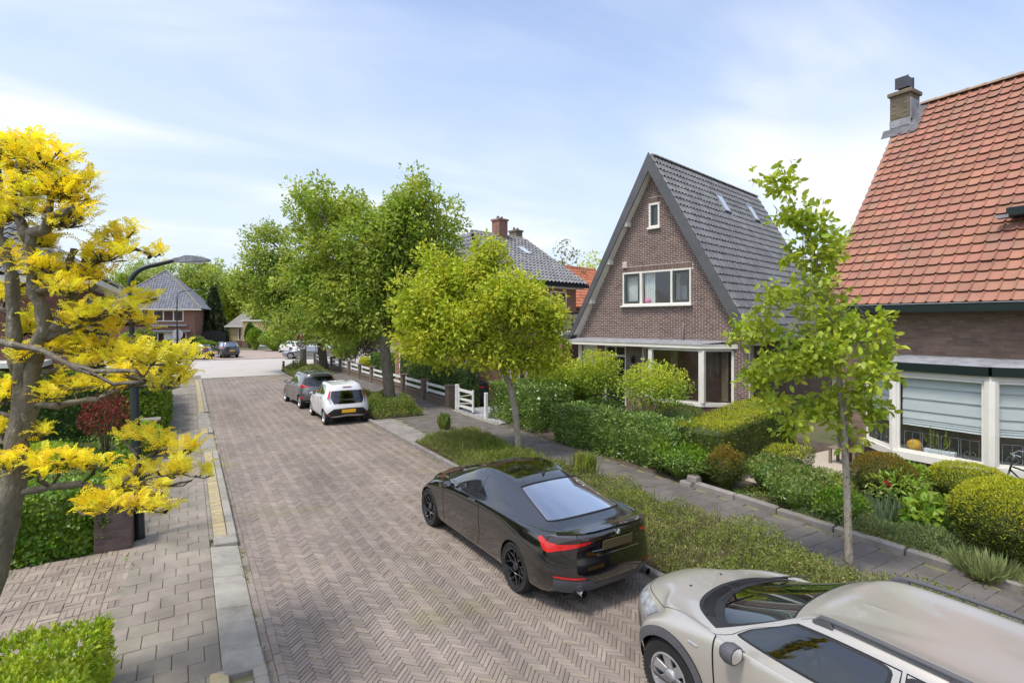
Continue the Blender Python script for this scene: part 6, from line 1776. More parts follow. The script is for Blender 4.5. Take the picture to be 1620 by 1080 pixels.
for i, (px, py, h) in enumerate(((783, 690, .35), (745, 690, .3), (840, 745, .45), (800, 735, .5))):
    gq = ground(px, py); tuft('grass_tuft', ('pale grass tuft at the far edge of the weedy strip', 'short grass tuft next to the crossing', 'grass tuft at the foot of the lime green tree', 'tall thin weed beside the slender trunk')[i], (min(gq.x, 7.9), gq.y), .18, h, 70, .05, l_weed, 48 + i, group='grass tufts in the planting strip')
def sprigs(parent, x0, y0, x1, y1, n, L, h, mat, seed, asp=.05):
    rng = np.random.default_rng(seed); P = np.stack([rng.uniform(x0, x1, n), rng.uniform(y0, y1, n), rng.uniform(.5, 1.0, n) * h], 1)
    leaf_object('twig', P, unit(rng.normal(size=(n, 3)) * .7 + [0, 0, .8]), rand_dir(n, rng), L * rng.uniform(.4, 1.3, n), asp, mat, parent, 'stuff', rng=rng)
cb = [o for o in COL.objects if o.name.startswith('cotoneaster_bed')][0]
sprigs(cb, X_R1 + .1, -1, BED_X1 - .1, 10.4, 3000, .20, .42, m_twig, 401); sprigs(cb, X_R1 + .1, -1, BED_X1 - .1, 10.4, 2600, .16, .46, l_weed, 402, .10)
wb = [o for o in COL.objects if o.name.startswith('weed_bed')][0]
sprigs(wb, X_R1 + .1, 10.6, BED_X1 - .1, 15.2, 2600, .22, .34, l_weed, 403, .06)
# hedges of the right front gardens
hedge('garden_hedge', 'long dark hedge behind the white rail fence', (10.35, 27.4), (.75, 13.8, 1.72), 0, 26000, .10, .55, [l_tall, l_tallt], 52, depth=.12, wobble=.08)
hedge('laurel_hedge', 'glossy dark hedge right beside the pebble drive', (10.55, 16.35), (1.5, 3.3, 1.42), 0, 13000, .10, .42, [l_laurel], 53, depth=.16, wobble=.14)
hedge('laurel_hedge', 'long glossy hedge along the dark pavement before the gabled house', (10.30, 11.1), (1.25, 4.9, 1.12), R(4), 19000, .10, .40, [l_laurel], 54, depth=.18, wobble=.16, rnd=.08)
mound('laurel_lobe', 'low glossy leafy lobe spilling onto the pavement near the stones', (10.0, 8.75), .62, .85, 4200, .10, .40, [l_laurel, l_beech], 55, ry=.9)
hedge('privet_hedge', 'yellow green hedge between the pebble drive and the gabled house', (12.4, 16.35), (3.6, .9, 1.9), R(12), 9000, .08, .5, [l_tallt, l_box], 56, depth=.12, wobble=.10)
yd = R(16); yc = Vector((10.1, 8.3, 0)) + Vector((math.cos(yd), math.sin(yd), 0)) * 2.6
hedge('yew_hedge', 'broad clipped yew hedge with bright yellow green top between the gardens', (yc.x, yc.y), (5.4, 1.25, 1.30), yd, 52000, .050, .24, [l_yew_shade, l_yew_lit], 57, depth=.07, wobble=.06, updir=.5)
hedge('yew_hedge', 'small low yew block in the shade of the broad yew hedge', (11.35, 7.0), (.95, .85, .86), yd, 9000, .050, .24, [l_yew_shade, l_yew_lit], 58, depth=.08, wobble=.07, rnd=.1)
mound('yew_sapling', 'loose olive yew shrub growing by the end stones', (9.98, 7.55), .42, .95, 5200, .055, .24, [l_yew_shade, l_yewo], 59, wobble=.2, depth=.4)
mound('yew_dome', 'bronze tipped yew dome standing nearest to the old bench', (11.95, 5.35), .56, 1.0, 12000, .045, .24, [l_yew_shade, l_yewo], 60, cat='topiary', wobble=.05, depth=.10, updir=.5)
mound('yew_dome', 'wide flat yew dome under the bay window', (13.05, 4.3), .52, .88, 14000, .048, .24, [l_yew_shade, l_yew_lit], 61, cat='topiary', ry=.80, wobble=.06, depth=.10, updir=.5)
mound('yew_ball', 'big bright yew ball at the right edge of the garden', (10.5, 2.95), .80, 1.28, 30000, .048, .25, [l_yew_shade, l_yew_lit], 62, cat='topiary', wobble=.05, depth=.10, squash=.85, updir=.5)
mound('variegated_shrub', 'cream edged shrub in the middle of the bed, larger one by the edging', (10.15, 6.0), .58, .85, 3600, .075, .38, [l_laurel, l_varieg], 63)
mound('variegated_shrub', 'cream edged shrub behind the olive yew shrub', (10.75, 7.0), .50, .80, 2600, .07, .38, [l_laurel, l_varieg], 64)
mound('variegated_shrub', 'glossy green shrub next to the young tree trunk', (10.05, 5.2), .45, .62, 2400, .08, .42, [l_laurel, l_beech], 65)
carpet('juniper_cover', 'grey green creeping juniper along the stone edging', 9.62, 2.0, 10.35, 5.9, .36, 26000, .05, .20, [l_jun, l_coto], 66, up=.5, mixf=.1, lump=.15)
tuft('iris_clump', 'clump of blue green sword leaves right of the young trunk', (10.75, 4.85), .42, .55, 150, .07, l_iris, 67, lean=.7)
mound('hydrangea', 'broad leaved light green plant between sword leaves and yew ball', (10.75, 3.95), .55, .68, 900, .15, .62, [l_beech, l_rose], 68, core=False, depth=.6, hi=True, updir=.1)
rh_ = mound('rhododendron', 'pale leaved rhododendron carrying one deep red flower', (11.55, 4.95), .50, .80, 700, .13, .32, [l_varieg, l_rose], 69, core=False, depth=.6, hi=True, updir=.1)
def blossom(parent, p, r, mat, n=34, seed=0):
    rng = np.random.default_rng(seed); d = rand_dir(n, rng); leaf_object('flower', np.array(p) + d * r * .25, d, rand_dir(n, rng), r, .8, mat, parent, rng=rng)
m_flow = material('deep red petal', (.55, .015, .07), (.62, .05, .12), .5, 20); m_pink = material('pink petal', (.70, .16, .36), (.75, .28, .42), .5, 20)
blossom(rh_, at(1403, 765, 10.3), .085, m_flow, seed=1)
pp = mound('pot_plant', 'pink flowering plant in the grey pot on the bench', (pb.x, pb.y + .05), .2, .42, 260, .07, .5, [l_rose], 70, core=False, z0=.72, stems=4, depth=.6)
blossom(pp, (pb.x - .05, pb.y - .02, 1.22), .09, m_pink, seed=2)
blossom(pp, (pb.x + .1, pb.y + .12, 1.08), .05, m_flow, seed=3)
mound('garden_shrub', 'mid green shrub below the bay window between the two domes', (12.6, 5.3), .6, .75, 2600, .08, .5, [l_bed, l_rose], 71)
mound('garden_shrub', 'leafy shrub in front of the old bench', (10.75, 6.35), .5, .62, 2400, .07, .45, [l_varieg, l_rose], 172)
mound('garden_shrub', 'bushy plant along the gravel path', (11.0, 5.9), .45, .55, 2000, .06, .5, [l_bed, l_weed], 72)
mound('garden_shrub', 'green shrub beside the bicycle at the bay', (13.35, 2.6), .5, .7, 2200, .08, .5, [l_rose], 73)
tuft('lavender', 'pale green lavender bush hanging over the edging', (9.78, 3.05), .42, .42, 900, .07, l_lav, 74, lean=1.1)
tuft('lavender', 'second lavender tuft nearer to the stone edging end', (9.75, 2.3), .36, .36, 600, .07, l_lav, 75, lean=1.1)
# roses and loose shrubs before the gabled house
for i, (px, py, x, r, h, z0, lab) in enumerate(((893, 612, 12.0, 1.0, 1.9, .5, 'rose bush before the dark front door, leftmost of the three'), (945, 590, 12.6, .85, 2.2, .5, 'taller rose bush beside the house number'), (1035, 600, 12.3, 1.15, 1.9, .6, 'broad rose bush before the bay of the gabled house'))):
    q = on_x(px, py, x); mound('rose_bush', lab, (q.x, q.y), r, h, 5200, .085, .58, [l_rose, l_lime], 76 + i, core=False, depth=.75, wobble=.2, z0=z0, stems=16, group='rose bushes before the gabled house')
for i, (px, py, z) in enumerate(((1094, 588, 2.0), (945, 520 + 60, 2.4))):
    pass
mound('garden_shrub', 'grey green low shrub under the bay of the gabled house', (13.6, 12.0), .9, 1.0, 3600, .07, .4, [l_laurel, l_varieg], 80)
mound('garden_shrub', 'dark shrub filling the corner behind the glossy hedge', (12.2, 14.3), .9, 1.0, 3000, .08, .45, [l_laurel, l_tall], 81)
carpet('garden_cover', 'low green cover in the garden of the gabled house', 10.9, 9.3, 15.0, 15.4, .30, 16000, .08, .5, [l_bed, l_tall], 82)
carpet('bed_cover', 'low mixed planting between shrubs of the bay house garden', 9.8, 1.0, 13.4, 7.4, .16, 22000, .06, .45, [l_bed, l_laurel], 83, lump=.10)
# shrubs behind the white fence
for i, (px, py, x, r, h, mt, lab) in enumerate(((560, 535, 11.4, 1.6, 3.0, [l_tall, l_street2], 'dark bushy shrub behind the far end of the white fence'), (590, 525, 12.0, 1.2, 4.0, [l_purple], 'purple leaved small tree behind the white fence'), (545, 535, 11.5, 1.1, 1.9, [l_lime], 'yellow green shrub at the corner behind the fence'), (655, 540, 12.6, 1.6, 3.0, [l_rose, l_lime], 'fresh green shrub in the garden behind the dark hedge'), (700, 535, 13.0, 1.2, 2.6, [l_rose], 'green shrub near the neighbour front wall'), (578, 560, 10.6, .5, 1.2, [l_lime], 'small lime ball between the fence piers'))):
    q = on_x(px, py, x); mound('garden_shrub', lab, (q.x, q.y), r, h, 5000, .13 if r > 1 else .09, .5, mt, 90 + i, core=False, depth=.6, wobble=.2, stems=10)
# beyond the junction
for i, (px, Z, r, h, mt, lab) in enumerate(((227, 68, 1.4, 2.7, [l_varieg], 'large pale variegated shrub left of the far house'), (207, 64, 1.3, 2.4, [l_lime, l_box], 'bright green rounded shrub by the lamp pole far off'), (312, 73, .9, 1.7, [l_varieg], 'pale shrub at the right corner of the far house'), (363, 66, .85, 1.05, [l_box], 'lime dome beside the dark parked van'), (395, 76, .6, 3.4, [l_tall], 'narrow dark columnar conifer before the bungalow'), (404, 72, .95, 2.8, [l_rose, l_beech], 'clipped green ball right of the columnar conifer'), (437, 70, 2.0, 2.5, [l_tallt, l_rose], 'broad clipped hedge dome before the garage'), (324, 70, 1.3, 1.2, [l_tall, l_tallt], 'low dark hedge before the board fence'), (268, 66, 1.6, 1.3, [l_yewo], 'rusty orange low shrub before the far house'), (250, 65, 1.6, 1.2, [l_yewo, l_bed], 'brown green low shrub at the far left corner'))):
    q = at(px, 510, Z); mound('far_shrub', lab, (q.x, q.y), r, h, 3600, .24, .55, mt, 110 + i, depth=.25, wobble=.12, stems=3)
def far_tree(px, py_top, Z, w, label, mat, seed, pts=None, h0=.28, n=190, per=46, bm=m_barkd, name='far_tree', size=.5, cr=1.2):
    q = at(px, 510, Z); top = EYE + (HOR - py_top) / FOC * Z; s = Z / FOC; rg_ = np.random.default_rng(seed); R_ = w * s / 2
    lob = []
    for i in range(9):
        a_ = rg_.uniform(0, 6.28); zz_ = rg_.uniform(h0 + .08, .82) * top; k = math.sin(math.pi * min(1, max(.12, (zz_ / top - h0 * .6) / (1.05 - h0 * .6)))) ** .6
        e = R_ * .55 * k; lob.append(((q.x + e * math.cos(a_), q.y + e * math.sin(a_), zz_), (R_ * .55 * k + .4, R_ * .55 * k + .4, top * .17)))
    lob.append(((q.x, q.y, top * .84), (R_ * .45, R_ * .45, top * .16))); lob.append(((q.x, q.y, top * .6), (R_ * .7, R_ * .7, top * .26)))
    tree(name, label, (q.x, q.y, 0), [(q.x, q.y, 0), (q.x, q.y, top * .3), (q.x + .2, q.y, top * .6)], [.35, .28, .15], lob, n, cr, per, size, .6, mat, bm, 'trees beyond the junction' if Z > 70 else None, seed=seed, twigs=.1)
far_tree(185, 425, 98, 95, 'bright green tree far left behind the far house', l_far, 130)
far_tree(235, 405, 104, 110, 'tall bright tree crown left above the far roof', l_far, 131)
far_tree(320, 404, 100, 100, 'round full tree crown right above the far roof', l_far, 132)
far_tree(285, 425, 112, 90, 'tree crown peeping over the far roof ridge', l_far, 133)
far_tree(372, 430, 105, 70, 'yellow green tree between conifer and street trees', l_lime, 134)
far_tree(420, 440, 108, 90, 'green tree behind the bungalow', l_far, 135); far_tree(480, 430, 100, 100, 'broad tree behind the corner street tree', l_far, 136)
far_tree(140, 440, 95, 90, 'tree crown behind the dark brick house', l_far, 137); far_tree(560, 440, 95, 110, 'broad tree behind the right hand gardens', l_far, 138)
far_tree(890, 376, 46, 62, 'airy pale leaved tree behind the neighbour roof', l_farp, 139, n=110, per=16, size=.26, cr=.55, h0=.4)
far_tree(935, 402, 60, 60, 'yellow green crown above the red roof', l_lime, 140, size=.34)
far_tree(1335, 345, 34, 60, 'green crown in the gap beside the orange roof', l_far, 141, size=.22, cr=.6)
far_tree(1250, 420, 45, 120, 'tree behind the gabled house', l_far, 142, size=.3)
cq = at(338, 510, 80)
def conifer(px, py_top, Z, w, label, seed):
    q = at(px, 510, Z); top = EYE + (HOR - py_top) / FOC * Z; R_ = w * Z / FOC / 2; rg_ = np.random.default_rng(seed)
    t = thing('conifer', (q.x, q.y, 0), label, 'tree'); b = MB(); b.tube([(q.x, q.y, 0), (q.x, q.y, top * .95)], [.3, .03], 8); b.build('trunk', m_barkd, t)
    n = 9000; u = rg_.random(n) ** .75; z = top * (1 - u * .93); a_ = rg_.uniform(0, 6.28, n); rr = R_ * u * (.55 + .45 * rg_.random(n)) * (1 + .22 * np.sin(a_ * 5 + z * 2.2)) + .1
    P = np.stack([q.x + rr * np.cos(a_), q.y + rr * np.sin(a_), z], 1); D = unit(np.stack([np.cos(a_), np.sin(a_), np.full(n, -.35)], 1) + rg_.normal(size=(n, 3)) * .35)
    leaf_object('foliage', P, D, unit(rg_.normal(size=(n, 3)) * .4 + [0, 0, 1]), .42 * rg_.uniform(.6, 1.2, n), .35, l_con, t, 'stuff', rng=rg_)
conifer(338, 452, 82, 48, 'dark conifer between the far house and the bungalow', 150)
# a far belt of trees that closes the horizon
rg_ = np.random.default_rng(160); n = 60000; ang = rg_.uniform(R(-75), R(100), n); rad = rg_.uniform(125, 150, n)
tops = 6.5 + 2.5 * np.sin(ang * 23) + 1.5 * np.sin(ang * 51 + 1)
z = tops * rg_.random(n) ** .7
P = np.stack([rad * np.sin(ang), rad * np.cos(ang), z], 1)
o = leaf_object('tree_belt', P, rand_dir(n, rg_), unit(rg_.normal(size=(n, 3)) + [0, 0, .6]), 1.3, .7, l_far, None, 'stuff', rng=rg_); tag(o, 'distant belt of green trees closing the horizon', 'woodland')
# snake plant and planter on the bay sill
sn = thing('snake_plant', tuple(on_x(1487, 712, 14.17)), 'striped snake plant in the white planter behind the bay window', 'house plant')
q = on_x(1487, 712, 14.17); m_snake = leaf_mat('striped sword leaf', (.055, .10, .02), (.24, .23, .05), scale=16, transl=.1, rough=.4)
for i in range(11):
    rg_ = np.random.default_rng(200 + i); dy = rg_.uniform(-.24, .24); d_ = np.array([[rg_.normal() * .08, dy * 1.6 + rg_.normal() * .25, 1.0]])
    leaf_object('leaf', np.array([[q.x, q.y + dy * .7, .88]]), d_, np.array([[-1., rg_.normal() * .4, 0]]), rg_.uniform(.28, .58), .12, m_snake, sn, hi=True, rng=rg_)
pt = thing('planter_box', (q.x, q.y, .722), 'white oblong planter standing on the bay window sill', 'planter')
b = MB(); b.hexa([(q.x - .06, q.y - .26, .723), (q.x + .06, q.y - .26, .723), (q.x + .06, q.y + .26, .723), (q.x - .06, q.y + .26, .723), (q.x - .075, q.y - .29, .89), (q.x + .075, q.y - .29, .89), (q.x + .075, q.y + .29, .89), (q.x - .075, q.y + .29, .89)], 0, .01); b.build('box', m_blind, pt)
q = on_x(1447, 700, 14.25); bp = thing('paper_ball', (q.x, q.y, .723), 'yellow round paper lantern behind the left of the front bay pane', 'ornament')
b = MB(); b.lathe([(.0, .723), (.08, .74), (.14, .80), (.165, .88), (.14, .96), (.08, 1.01), (.0, 1.03)], 14, (q.x, q.y, 0)); b.build('lantern', material('yellow paper', (.65, .38, .03), (.5, .3, .04), .7, 12), bp, smooth=True)
pg = thing('toy_bag', tuple(gh.matrix_world @ Vector((0, 0, 0))), 'small pink bag on the sill of the upper window', 'toy')
q = wm(gh) @ Vector((.93, 2.60, 4.46)); pg.location = q; WM[pg] = Matrix.Translation(q)
b = MB(); b.lathe([(.0, 0), (.11, .01), (.15, .10), (.11, .18), (.06, .20), (.0, .20)], 12); b.tube([(0, -.1, .16), (0, 0, .28), (0, .1, .16)], .012, 5); b.build('bag', m_pink, pg, local=True, smooth=True)
# moss and litter on the road
rg_ = np.random.default_rng(301); n = 900; x = rg_.uniform(.9, 5.7, n); y = rg_.uniform(2, 30, n) ** 1.0
P = np.stack([x, y, np.full(n, .008)], 1); D = rand_dir(n, rg_); D[:, 2] *= .15
o = leaf_object('leaf_litter', P, D, unit(np.tile([0, 0, 1.], (n, 1)) + rg_.normal(size=(n, 3)) * .25), .022 * rg_.uniform(.5, 1.5, n), .5, l_lime, None, 'stuff', rng=rg_); tag(o, 'scattered yellow green leaf bits on the brick road', 'leaf litter')
n = 2600; k = rg_.random(n); x = np.where(k < .35, X_G0 + rg_.normal(0, .02, n), np.where(k < .55, X_R0 - .03 - np.abs(rg_.normal(0, .05, n)), np.where(k < .8, WALK_X1 - np.abs(rg_.normal(0, .12, n)), X_L0 + rg_.normal(0, .05, n)))); y = rg_.uniform(1, 30, n)
cl = np.sin(y * 2.1 + x) + np.sin(y * 5.3) > .2; x, y = x[cl], y[cl]; n = len(x)
z = np.where(x > 7, .08, np.where(x < .3, .085, .01)); P = np.stack([x, y, z], 1)
o = leaf_object('kerb_weed', P, unit(rg_.normal(size=(n, 3)) * .6 + [0, 0, .8]), rand_dir(n, rg_), .05 * rg_.uniform(.5, 1.6, n), .3, l_weed, None, 'stuff', rng=rg_); tag(o, 'tiny weeds in the joints along kerbs and walls', 'weeds')
# ================================================================ VEHICLES
def paint(name, col, rough=.3, metal=0.0, coat=1.0):
    return material(name, col, tuple(c * .93 for c in col), rough, 1.5, 2, metal=metal, coat=coat, spec=.8)
p_black = paint('black car paint', (.0045, .0045, .0055), .10)
p_silver = paint('champagne silver paint', (.46, .435, .385), .32, .35, .7)
p_white = paint('white car paint', (.74, .75, .76), .3)
p_grey = paint('warm grey car paint', (.15, .142, .138), .32, .5)
p_dark = paint('dark blue car paint', (.018, .022, .032), .3, .3)
p_dgrey = paint('mid grey car paint', (.19, .20, .215), .3, .5)
m_trim = material('black plastic trim', (.016, .016, .018), (.022, .022, .024), .5, 8)
m_clad = material('dark grey cladding', (.075, .076, .085), (.09, .092, .10), .55, 6, bump=.1, bump_scale=200)
m_tyre = material('tyre rubber', (.016, .016, .016), (.025, .024, .023), .85, 10, bump=.3, bump_scale=80)
m_rimb = material('black alloy', (.020, .020, .022), None, .25, metal=.3, coat=.6)
m_rims = material('silver alloy', (.55, .55, .56), (.48, .48, .49), .35, 8, metal=.7)
m_gap = material('panel gap', (.004, .004, .004), None, .9)
m_chrome = material('chrome', (.75, .76, .78), None, .12, metal=1.0)
m_under = material('underbody', (.010, .010, .011), None, .9)
m_seat = material('dark seat fabric', (.025, .025, .028), (.035, .035, .04), .9, 10)
m_seatg = material('grey seat fabric', (.16, .155, .145), (.13, .125, .12), .9, 10)
m_redl = material('red lamp lens', (.48, .010, .012), (.60, .02, .02), .12, 18, coat=.6)
m_smoke = material('smoked lamp lens', (.030, .020, .022), None, .1, coat=.6)
m_clear = material('clear lamp lens', (.42, .44, .46), (.20, .21, .22), .08, 12, spec=.8, coat=.8)
m_plate_y = material('yellow number plate', (.80, .42, .02), (.74, .38, .02), .5, 3)
m_plate_o = material('dull covered number plate', (.085, .068, .030), None, .45)
g_car = glass('car glass', (.30, .34, .33), 2.5)
g_dark = glass('privacy glass', (.035, .04, .042), 8.0)
g_hatch = glass('dark hatch glass', (.035, .04, .042), 2.0)
g_ws = glass('windscreen glass', (.50, .58, .54), 1.6)

def bspl(u):
    return np.stack([(1 - u) ** 3, 3 * u ** 3 - 6 * u ** 2 + 4, -3 * u ** 3 + 3 * u ** 2 + 3 * u + 1, u ** 3], -1) / 6
def dbspl(u):
    return np.stack([-(1 - u) ** 2, 3 * u ** 2 - 4 * u, -3 * u ** 2 + 2 * u + 1, u ** 2], -1) / 2
class Skin:
    """smooth car skin: loops of points round the car (half, rear centre to front centre), stacked from sill to roof centre"""
    def __init__(s, X, Y, Z, sx=1, sy=1, sz=1):
        P = np.stack([np.array(X) * sx, np.array(Y) * sy, np.array(Z) * sz], -1).astype(float)
        s.K, s.J = P.shape[:2]; C = P.copy()
        for it in range(5):
            E = s.pad(C); S = (E[:-2] + 4 * E[1:-1] + E[2:]) / 6; S = (S[:, :-2] + 4 * S[:, 1:-1] + S[:, 2:]) / 6
            C += .8 * (P - S)
            C[:, 0, 0] = 0; C[:, -1, 0] = 0; C[-1, :, 0] = 0
        s.E = s.pad(C)
        ss, tt = np.meshgrid(np.linspace(0, s.J - 1, 14 * 22 + 1), np.linspace(0, s.K - 1, (s.K - 1) * 18 + 1), indexing='ij')
        s.gs, s.gt = ss.ravel(), tt.ravel(); s.gp, s.gn = s.ev(s.gs, s.gt)
    def pad(s, C):
        m = np.array([-1, 1, 1]); left = C[:, 1:2] * m; right = C[:, -2:-1] * m
        E = np.concatenate([left, C, right], 1); top = E[-2:-1] * m; bot = 2 * E[:1] - E[1:2]
        return np.concatenate([bot, E, top], 0)
    def ev(s, S, T):
        S, T = np.asarray(S, float), np.asarray(T, float)
        i = np.clip(np.floor(S).astype(int), 0, s.J - 2); j = np.clip(np.floor(T).astype(int), 0, s.K - 2); u, v = S - i, T - j
        bu, bv, du, dv = bspl(u), bspl(v), dbspl(u), dbspl(v); P = 0; Pu = 0; Pv = 0
        for a in range(4):
            for b_ in range(4):
                e = s.E[j + b_, i + a]; P = P + e * (bu[:, a] * bv[:, b_])[:, None]; Pu = Pu + e * (du[:, a] * bv[:, b_])[:, None]; Pv = Pv + e * (bu[:, a] * dv[:, b_])[:, None]
        N = np.cross(Pu, Pv); return P, unit(N)
    def inv(s, pts, view, cond=None):
        """picture-of-the-side (y,z), of the rear/front (x,z) or of the top (x,y) -> skin parameters"""
        ax = {'side': (1, 2), 'rear': (0, 2), 'front': (0, 2), 'top': (0, 1)}[view]
        nn = s.gn; k = {'side': (nn[:, 0] > .25), 'rear': (nn[:, 1] < -.12), 'front': (nn[:, 1] > .12), 'top': (nn[:, 2] > .10)}[view]
        if view == 'rear': k &= s.gs < 4.5
        if view == 'front': k &= s.gs > 9.5
        gi = np.where(k)[0]; out = []
        for p in pts:
            d = (s.gp[gi][:, ax[0]] - p[0]) ** 2 + (s.gp[gi][:, ax[1]] - p[1]) ** 2; q = gi[np.argmin(d)]; S, T = s.gs[q], s.gt[q]
            for it in range(6):
                e = 1e-3; P0 = s.ev([S], [T])[0][0]; A = (s.ev([S + e], [T])[0][0] - P0) / e; B = (s.ev([S], [T + e])[0][0] - P0) / e
                J = np.array([[A[ax[0]], B[ax[0]]], [A[ax[1]], B[ax[1]]]]); r = np.array([p[0] - P0[ax[0]], p[1] - P0[ax[1]]])
                if abs(np.linalg.det(J)) < 1e-7: break
                dd_ = np.clip(np.linalg.solve(J, r), -.2, .2); S = min(max(S + dd_[0], 0), s.J - 1); T = min(max(T + dd_[1], 0), s.K - 1)
            out.append((S, T))
        return out
def dens(poly, step=.12, closed=True):
    out = []; n = len(poly)
    for i in range(n if closed else n - 1):
        a, b_ = np.array(poly[i], float), np.array(poly[(i + 1) % n], float); k = max(1, int(np.linalg.norm(b_ - a) / step))
        for q in range(k): out.append(tuple(a + (b_ - a) * q / k))
    if not closed: out.append(tuple(poly[-1]))
    return out
def smooth_poly(poly, r=.25, n=4):
    """round the corners of an outline"""
    out = []; m = len(poly)
    for i in range(m):
        p, a, c = (np.array(poly[k], float) for k in (i, i - 1, (i + 1) % m))
        if p[0] in (0, 14): out.append(tuple(p)); continue
        p0, p1 = p + (a - p) * r, p + (c - p) * r
        for q in range(n + 1): t_ = q / n; out.append(tuple((1 - t_) ** 2 * p0 + 2 * t_ * (1 - t_) * p + t_ ** 2 * p1))
    return out
def ribbon(line, w):
    L = [np.array(p, float) for p in line]; a, b_ = [], []
    for i, p in enumerate(L):
        d = L[min(i + 1, len(L) - 1)] - L[max(i - 1, 0)]; d /= max(1e-9, np.linalg.norm(d)); n = np.array([-d[1], d[0]]) * w / 2
        a.append(tuple(p + n)); b_.append(tuple(p - n))
    return a + b_[::-1]
def grow(poly, d):
    P = np.array(poly, float); n = len(P); out = []
    ar = .5 * np.sum(P[:, 0] * np.roll(P[:, 1], -1) - np.roll(P[:, 0], -1) * P[:, 1]); sg = 1 if ar > 0 else -1
    for i in range(n):
        e0 = P[i] - P[i - 1]; e1 = P[(i + 1) % n] - P[i]; n0 = np.array([e0[1], -e0[0]]) / max(1e-9, np.linalg.norm(e0)); n1 = np.array([e1[1], -e1[0]]) / max(1e-9, np.linalg.norm(e1))
        m = n0 + n1; m /= max(.3, np.linalg.norm(m) ** 2 / 2) ; out.append(tuple(P[i] + sg * m * d * 1.0))
    return out
def car_skin(root, sk, regions, body_mats, nu=84, nv=60, body_name='body'):
    """regions: list of dicts name, view, poly, mat, part ('' = on the body), off, mid, parent; first match wins; name 'hole' is cut away"""
    polys = []
    for r in regions:
        pl = r['poly']
        if r['view'] != 'st':
            pl = sk.inv(dens(pl, r.get('step', .06)), r['view'])
            if r.get('drop'): pl = pl + [(pl[-1][0], 0.0), (pl[0][0], 0.0)]
        else: pl = dens(pl, .15)
        pl = [(min(max(a, 0), sk.J - 1), min(max(c, 0), sk.K - 1)) for a, c in pl]
        q = [pl[0]]
        for p in pl[1:]:
            if abs(p[0] - q[-1][0]) + abs(p[1] - q[-1][1]) > 2e-3: q.append(p)
        polys.append(q)
    pts = []; edges = []
    for q in polys:
        o = len(pts); pts += q; edges += [(o + i, o + (i + 1) % len(q)) for i in range(len(q))]
    A = np.array(pts)
    gu, gv = np.meshgrid(np.linspace(0, sk.J - 1, nu + 1), np.linspace(0, sk.K - 1, nv + 1), indexing='ij'); G = np.stack([gu.ravel(), gv.ravel()], 1)
    bd = (G[:, 0] < 1e-6) | (G[:, 0] > sk.J - 1 - 1e-6) | (G[:, 1] < 1e-6) | (G[:, 1] > sk.K - 1 - 1e-6)
    keep = np.ones(len(G), bool)
    for i in range(0, len(A), 400):
        d = np.min(np.abs(G[:, None] - A[None, i:i + 400]).sum(2), 1); keep &= d > .03
    G = G[keep | bd]
    vs, es, fs, *_ = delaunay_2d_cdt([Vector(p) for p in pts] + [Vector(p) for p in G], edges, [], 0, 1e-5)
    V2 = np.array([(v.x, v.y) for v in vs]); T = np.array([f for f in fs if len(f) == 3]); cen = V2[T].mean(1)
    lab = np.full(len(T), -1)
    for i, q in reversed(list(enumerate(polys))):
        lab[in_poly(cen[:, 0], cen[:, 1], q)] = i
    P, N = sk.ev(np.clip(V2[:, 0], 0, sk.J - 1), np.clip(V2[:, 1], 0, sk.K - 1))
    P3 = P[T]; fn_ = np.cross(P3[:, 1] - P3[:, 0], P3[:, 2] - P3[:, 0]); flip = (fn_ * N[T].mean(1)).sum(1) < 0; T[flip] = T[flip][:, ::-1]
    area = np.linalg.norm(fn_, axis=1) > 1e-9
    def make(name, sel, mats, mi, parent, off, mirror):
        tri = T[sel]; used, invx = np.unique(tri, return_inverse=True); tri = invx.reshape(-1, 3); p, n = P[used] + N[used] * off, N[used]
        if mirror == 'both':
            p = np.concatenate([p, p * [-1, 1, 1]]); n = np.concatenate([n, n * [-1, 1, 1]]); tri = np.concatenate([tri, tri[:, ::-1] + len(used)]); mi = np.concatenate([mi, mi])
        elif mirror: p, n, tri = p * [-1, 1, 1], n * [-1, 1, 1], tri[:, ::-1]
        me = np_mesh(name, p, tri, mats, True, mi=mi); me.normals_split_custom_set_from_vertices([tuple(x) for x in n]); return link(name, me, parent)
    mats = list(body_mats); mi = np.zeros(len(T), int); onbody = (lab == -1)
    for i, r in enumerate(regions):
        if r['name'] != 'hole' and not r.get('part'):
            mats.append(r['mat']); mi[lab == i] = len(mats) - 1; onbody |= lab == i
    onbody &= area
    make(body_name, onbody, mats, mi[onbody], root, 0, 'both')
    made = {}
    for i, r in enumerate(regions):
        if not r.get('part'): continue
        sel = (lab == i) & area
        if not sel.any(): continue
        if r.get('mid'):
            par = made.get((r.get('in'), 0), root); made[(r['name'], 0)] = make(r['part'], sel, [r['mat']], np.zeros(sel.sum(), int), par, r.get('off', 0), 'both')
        else:
            for sd in (0, 1):
                par = made.get((r.get('in'), sd), root); made[(r['name'], sd)] = make(r['part'], sel, [r['mat']], np.zeros(sel.sum(), int), par, r.get('off', 0), bool(sd))
    return made
def arch(yc, r, zc, zb=.30):
    a0 = math.asin(max(-1, min(1, (zb - zc) / r)))
    return [(yc + r * math.cos(a_), zc + r * math.sin(a_)) for a_ in np.linspace(a0, math.pi - a0, 22)]
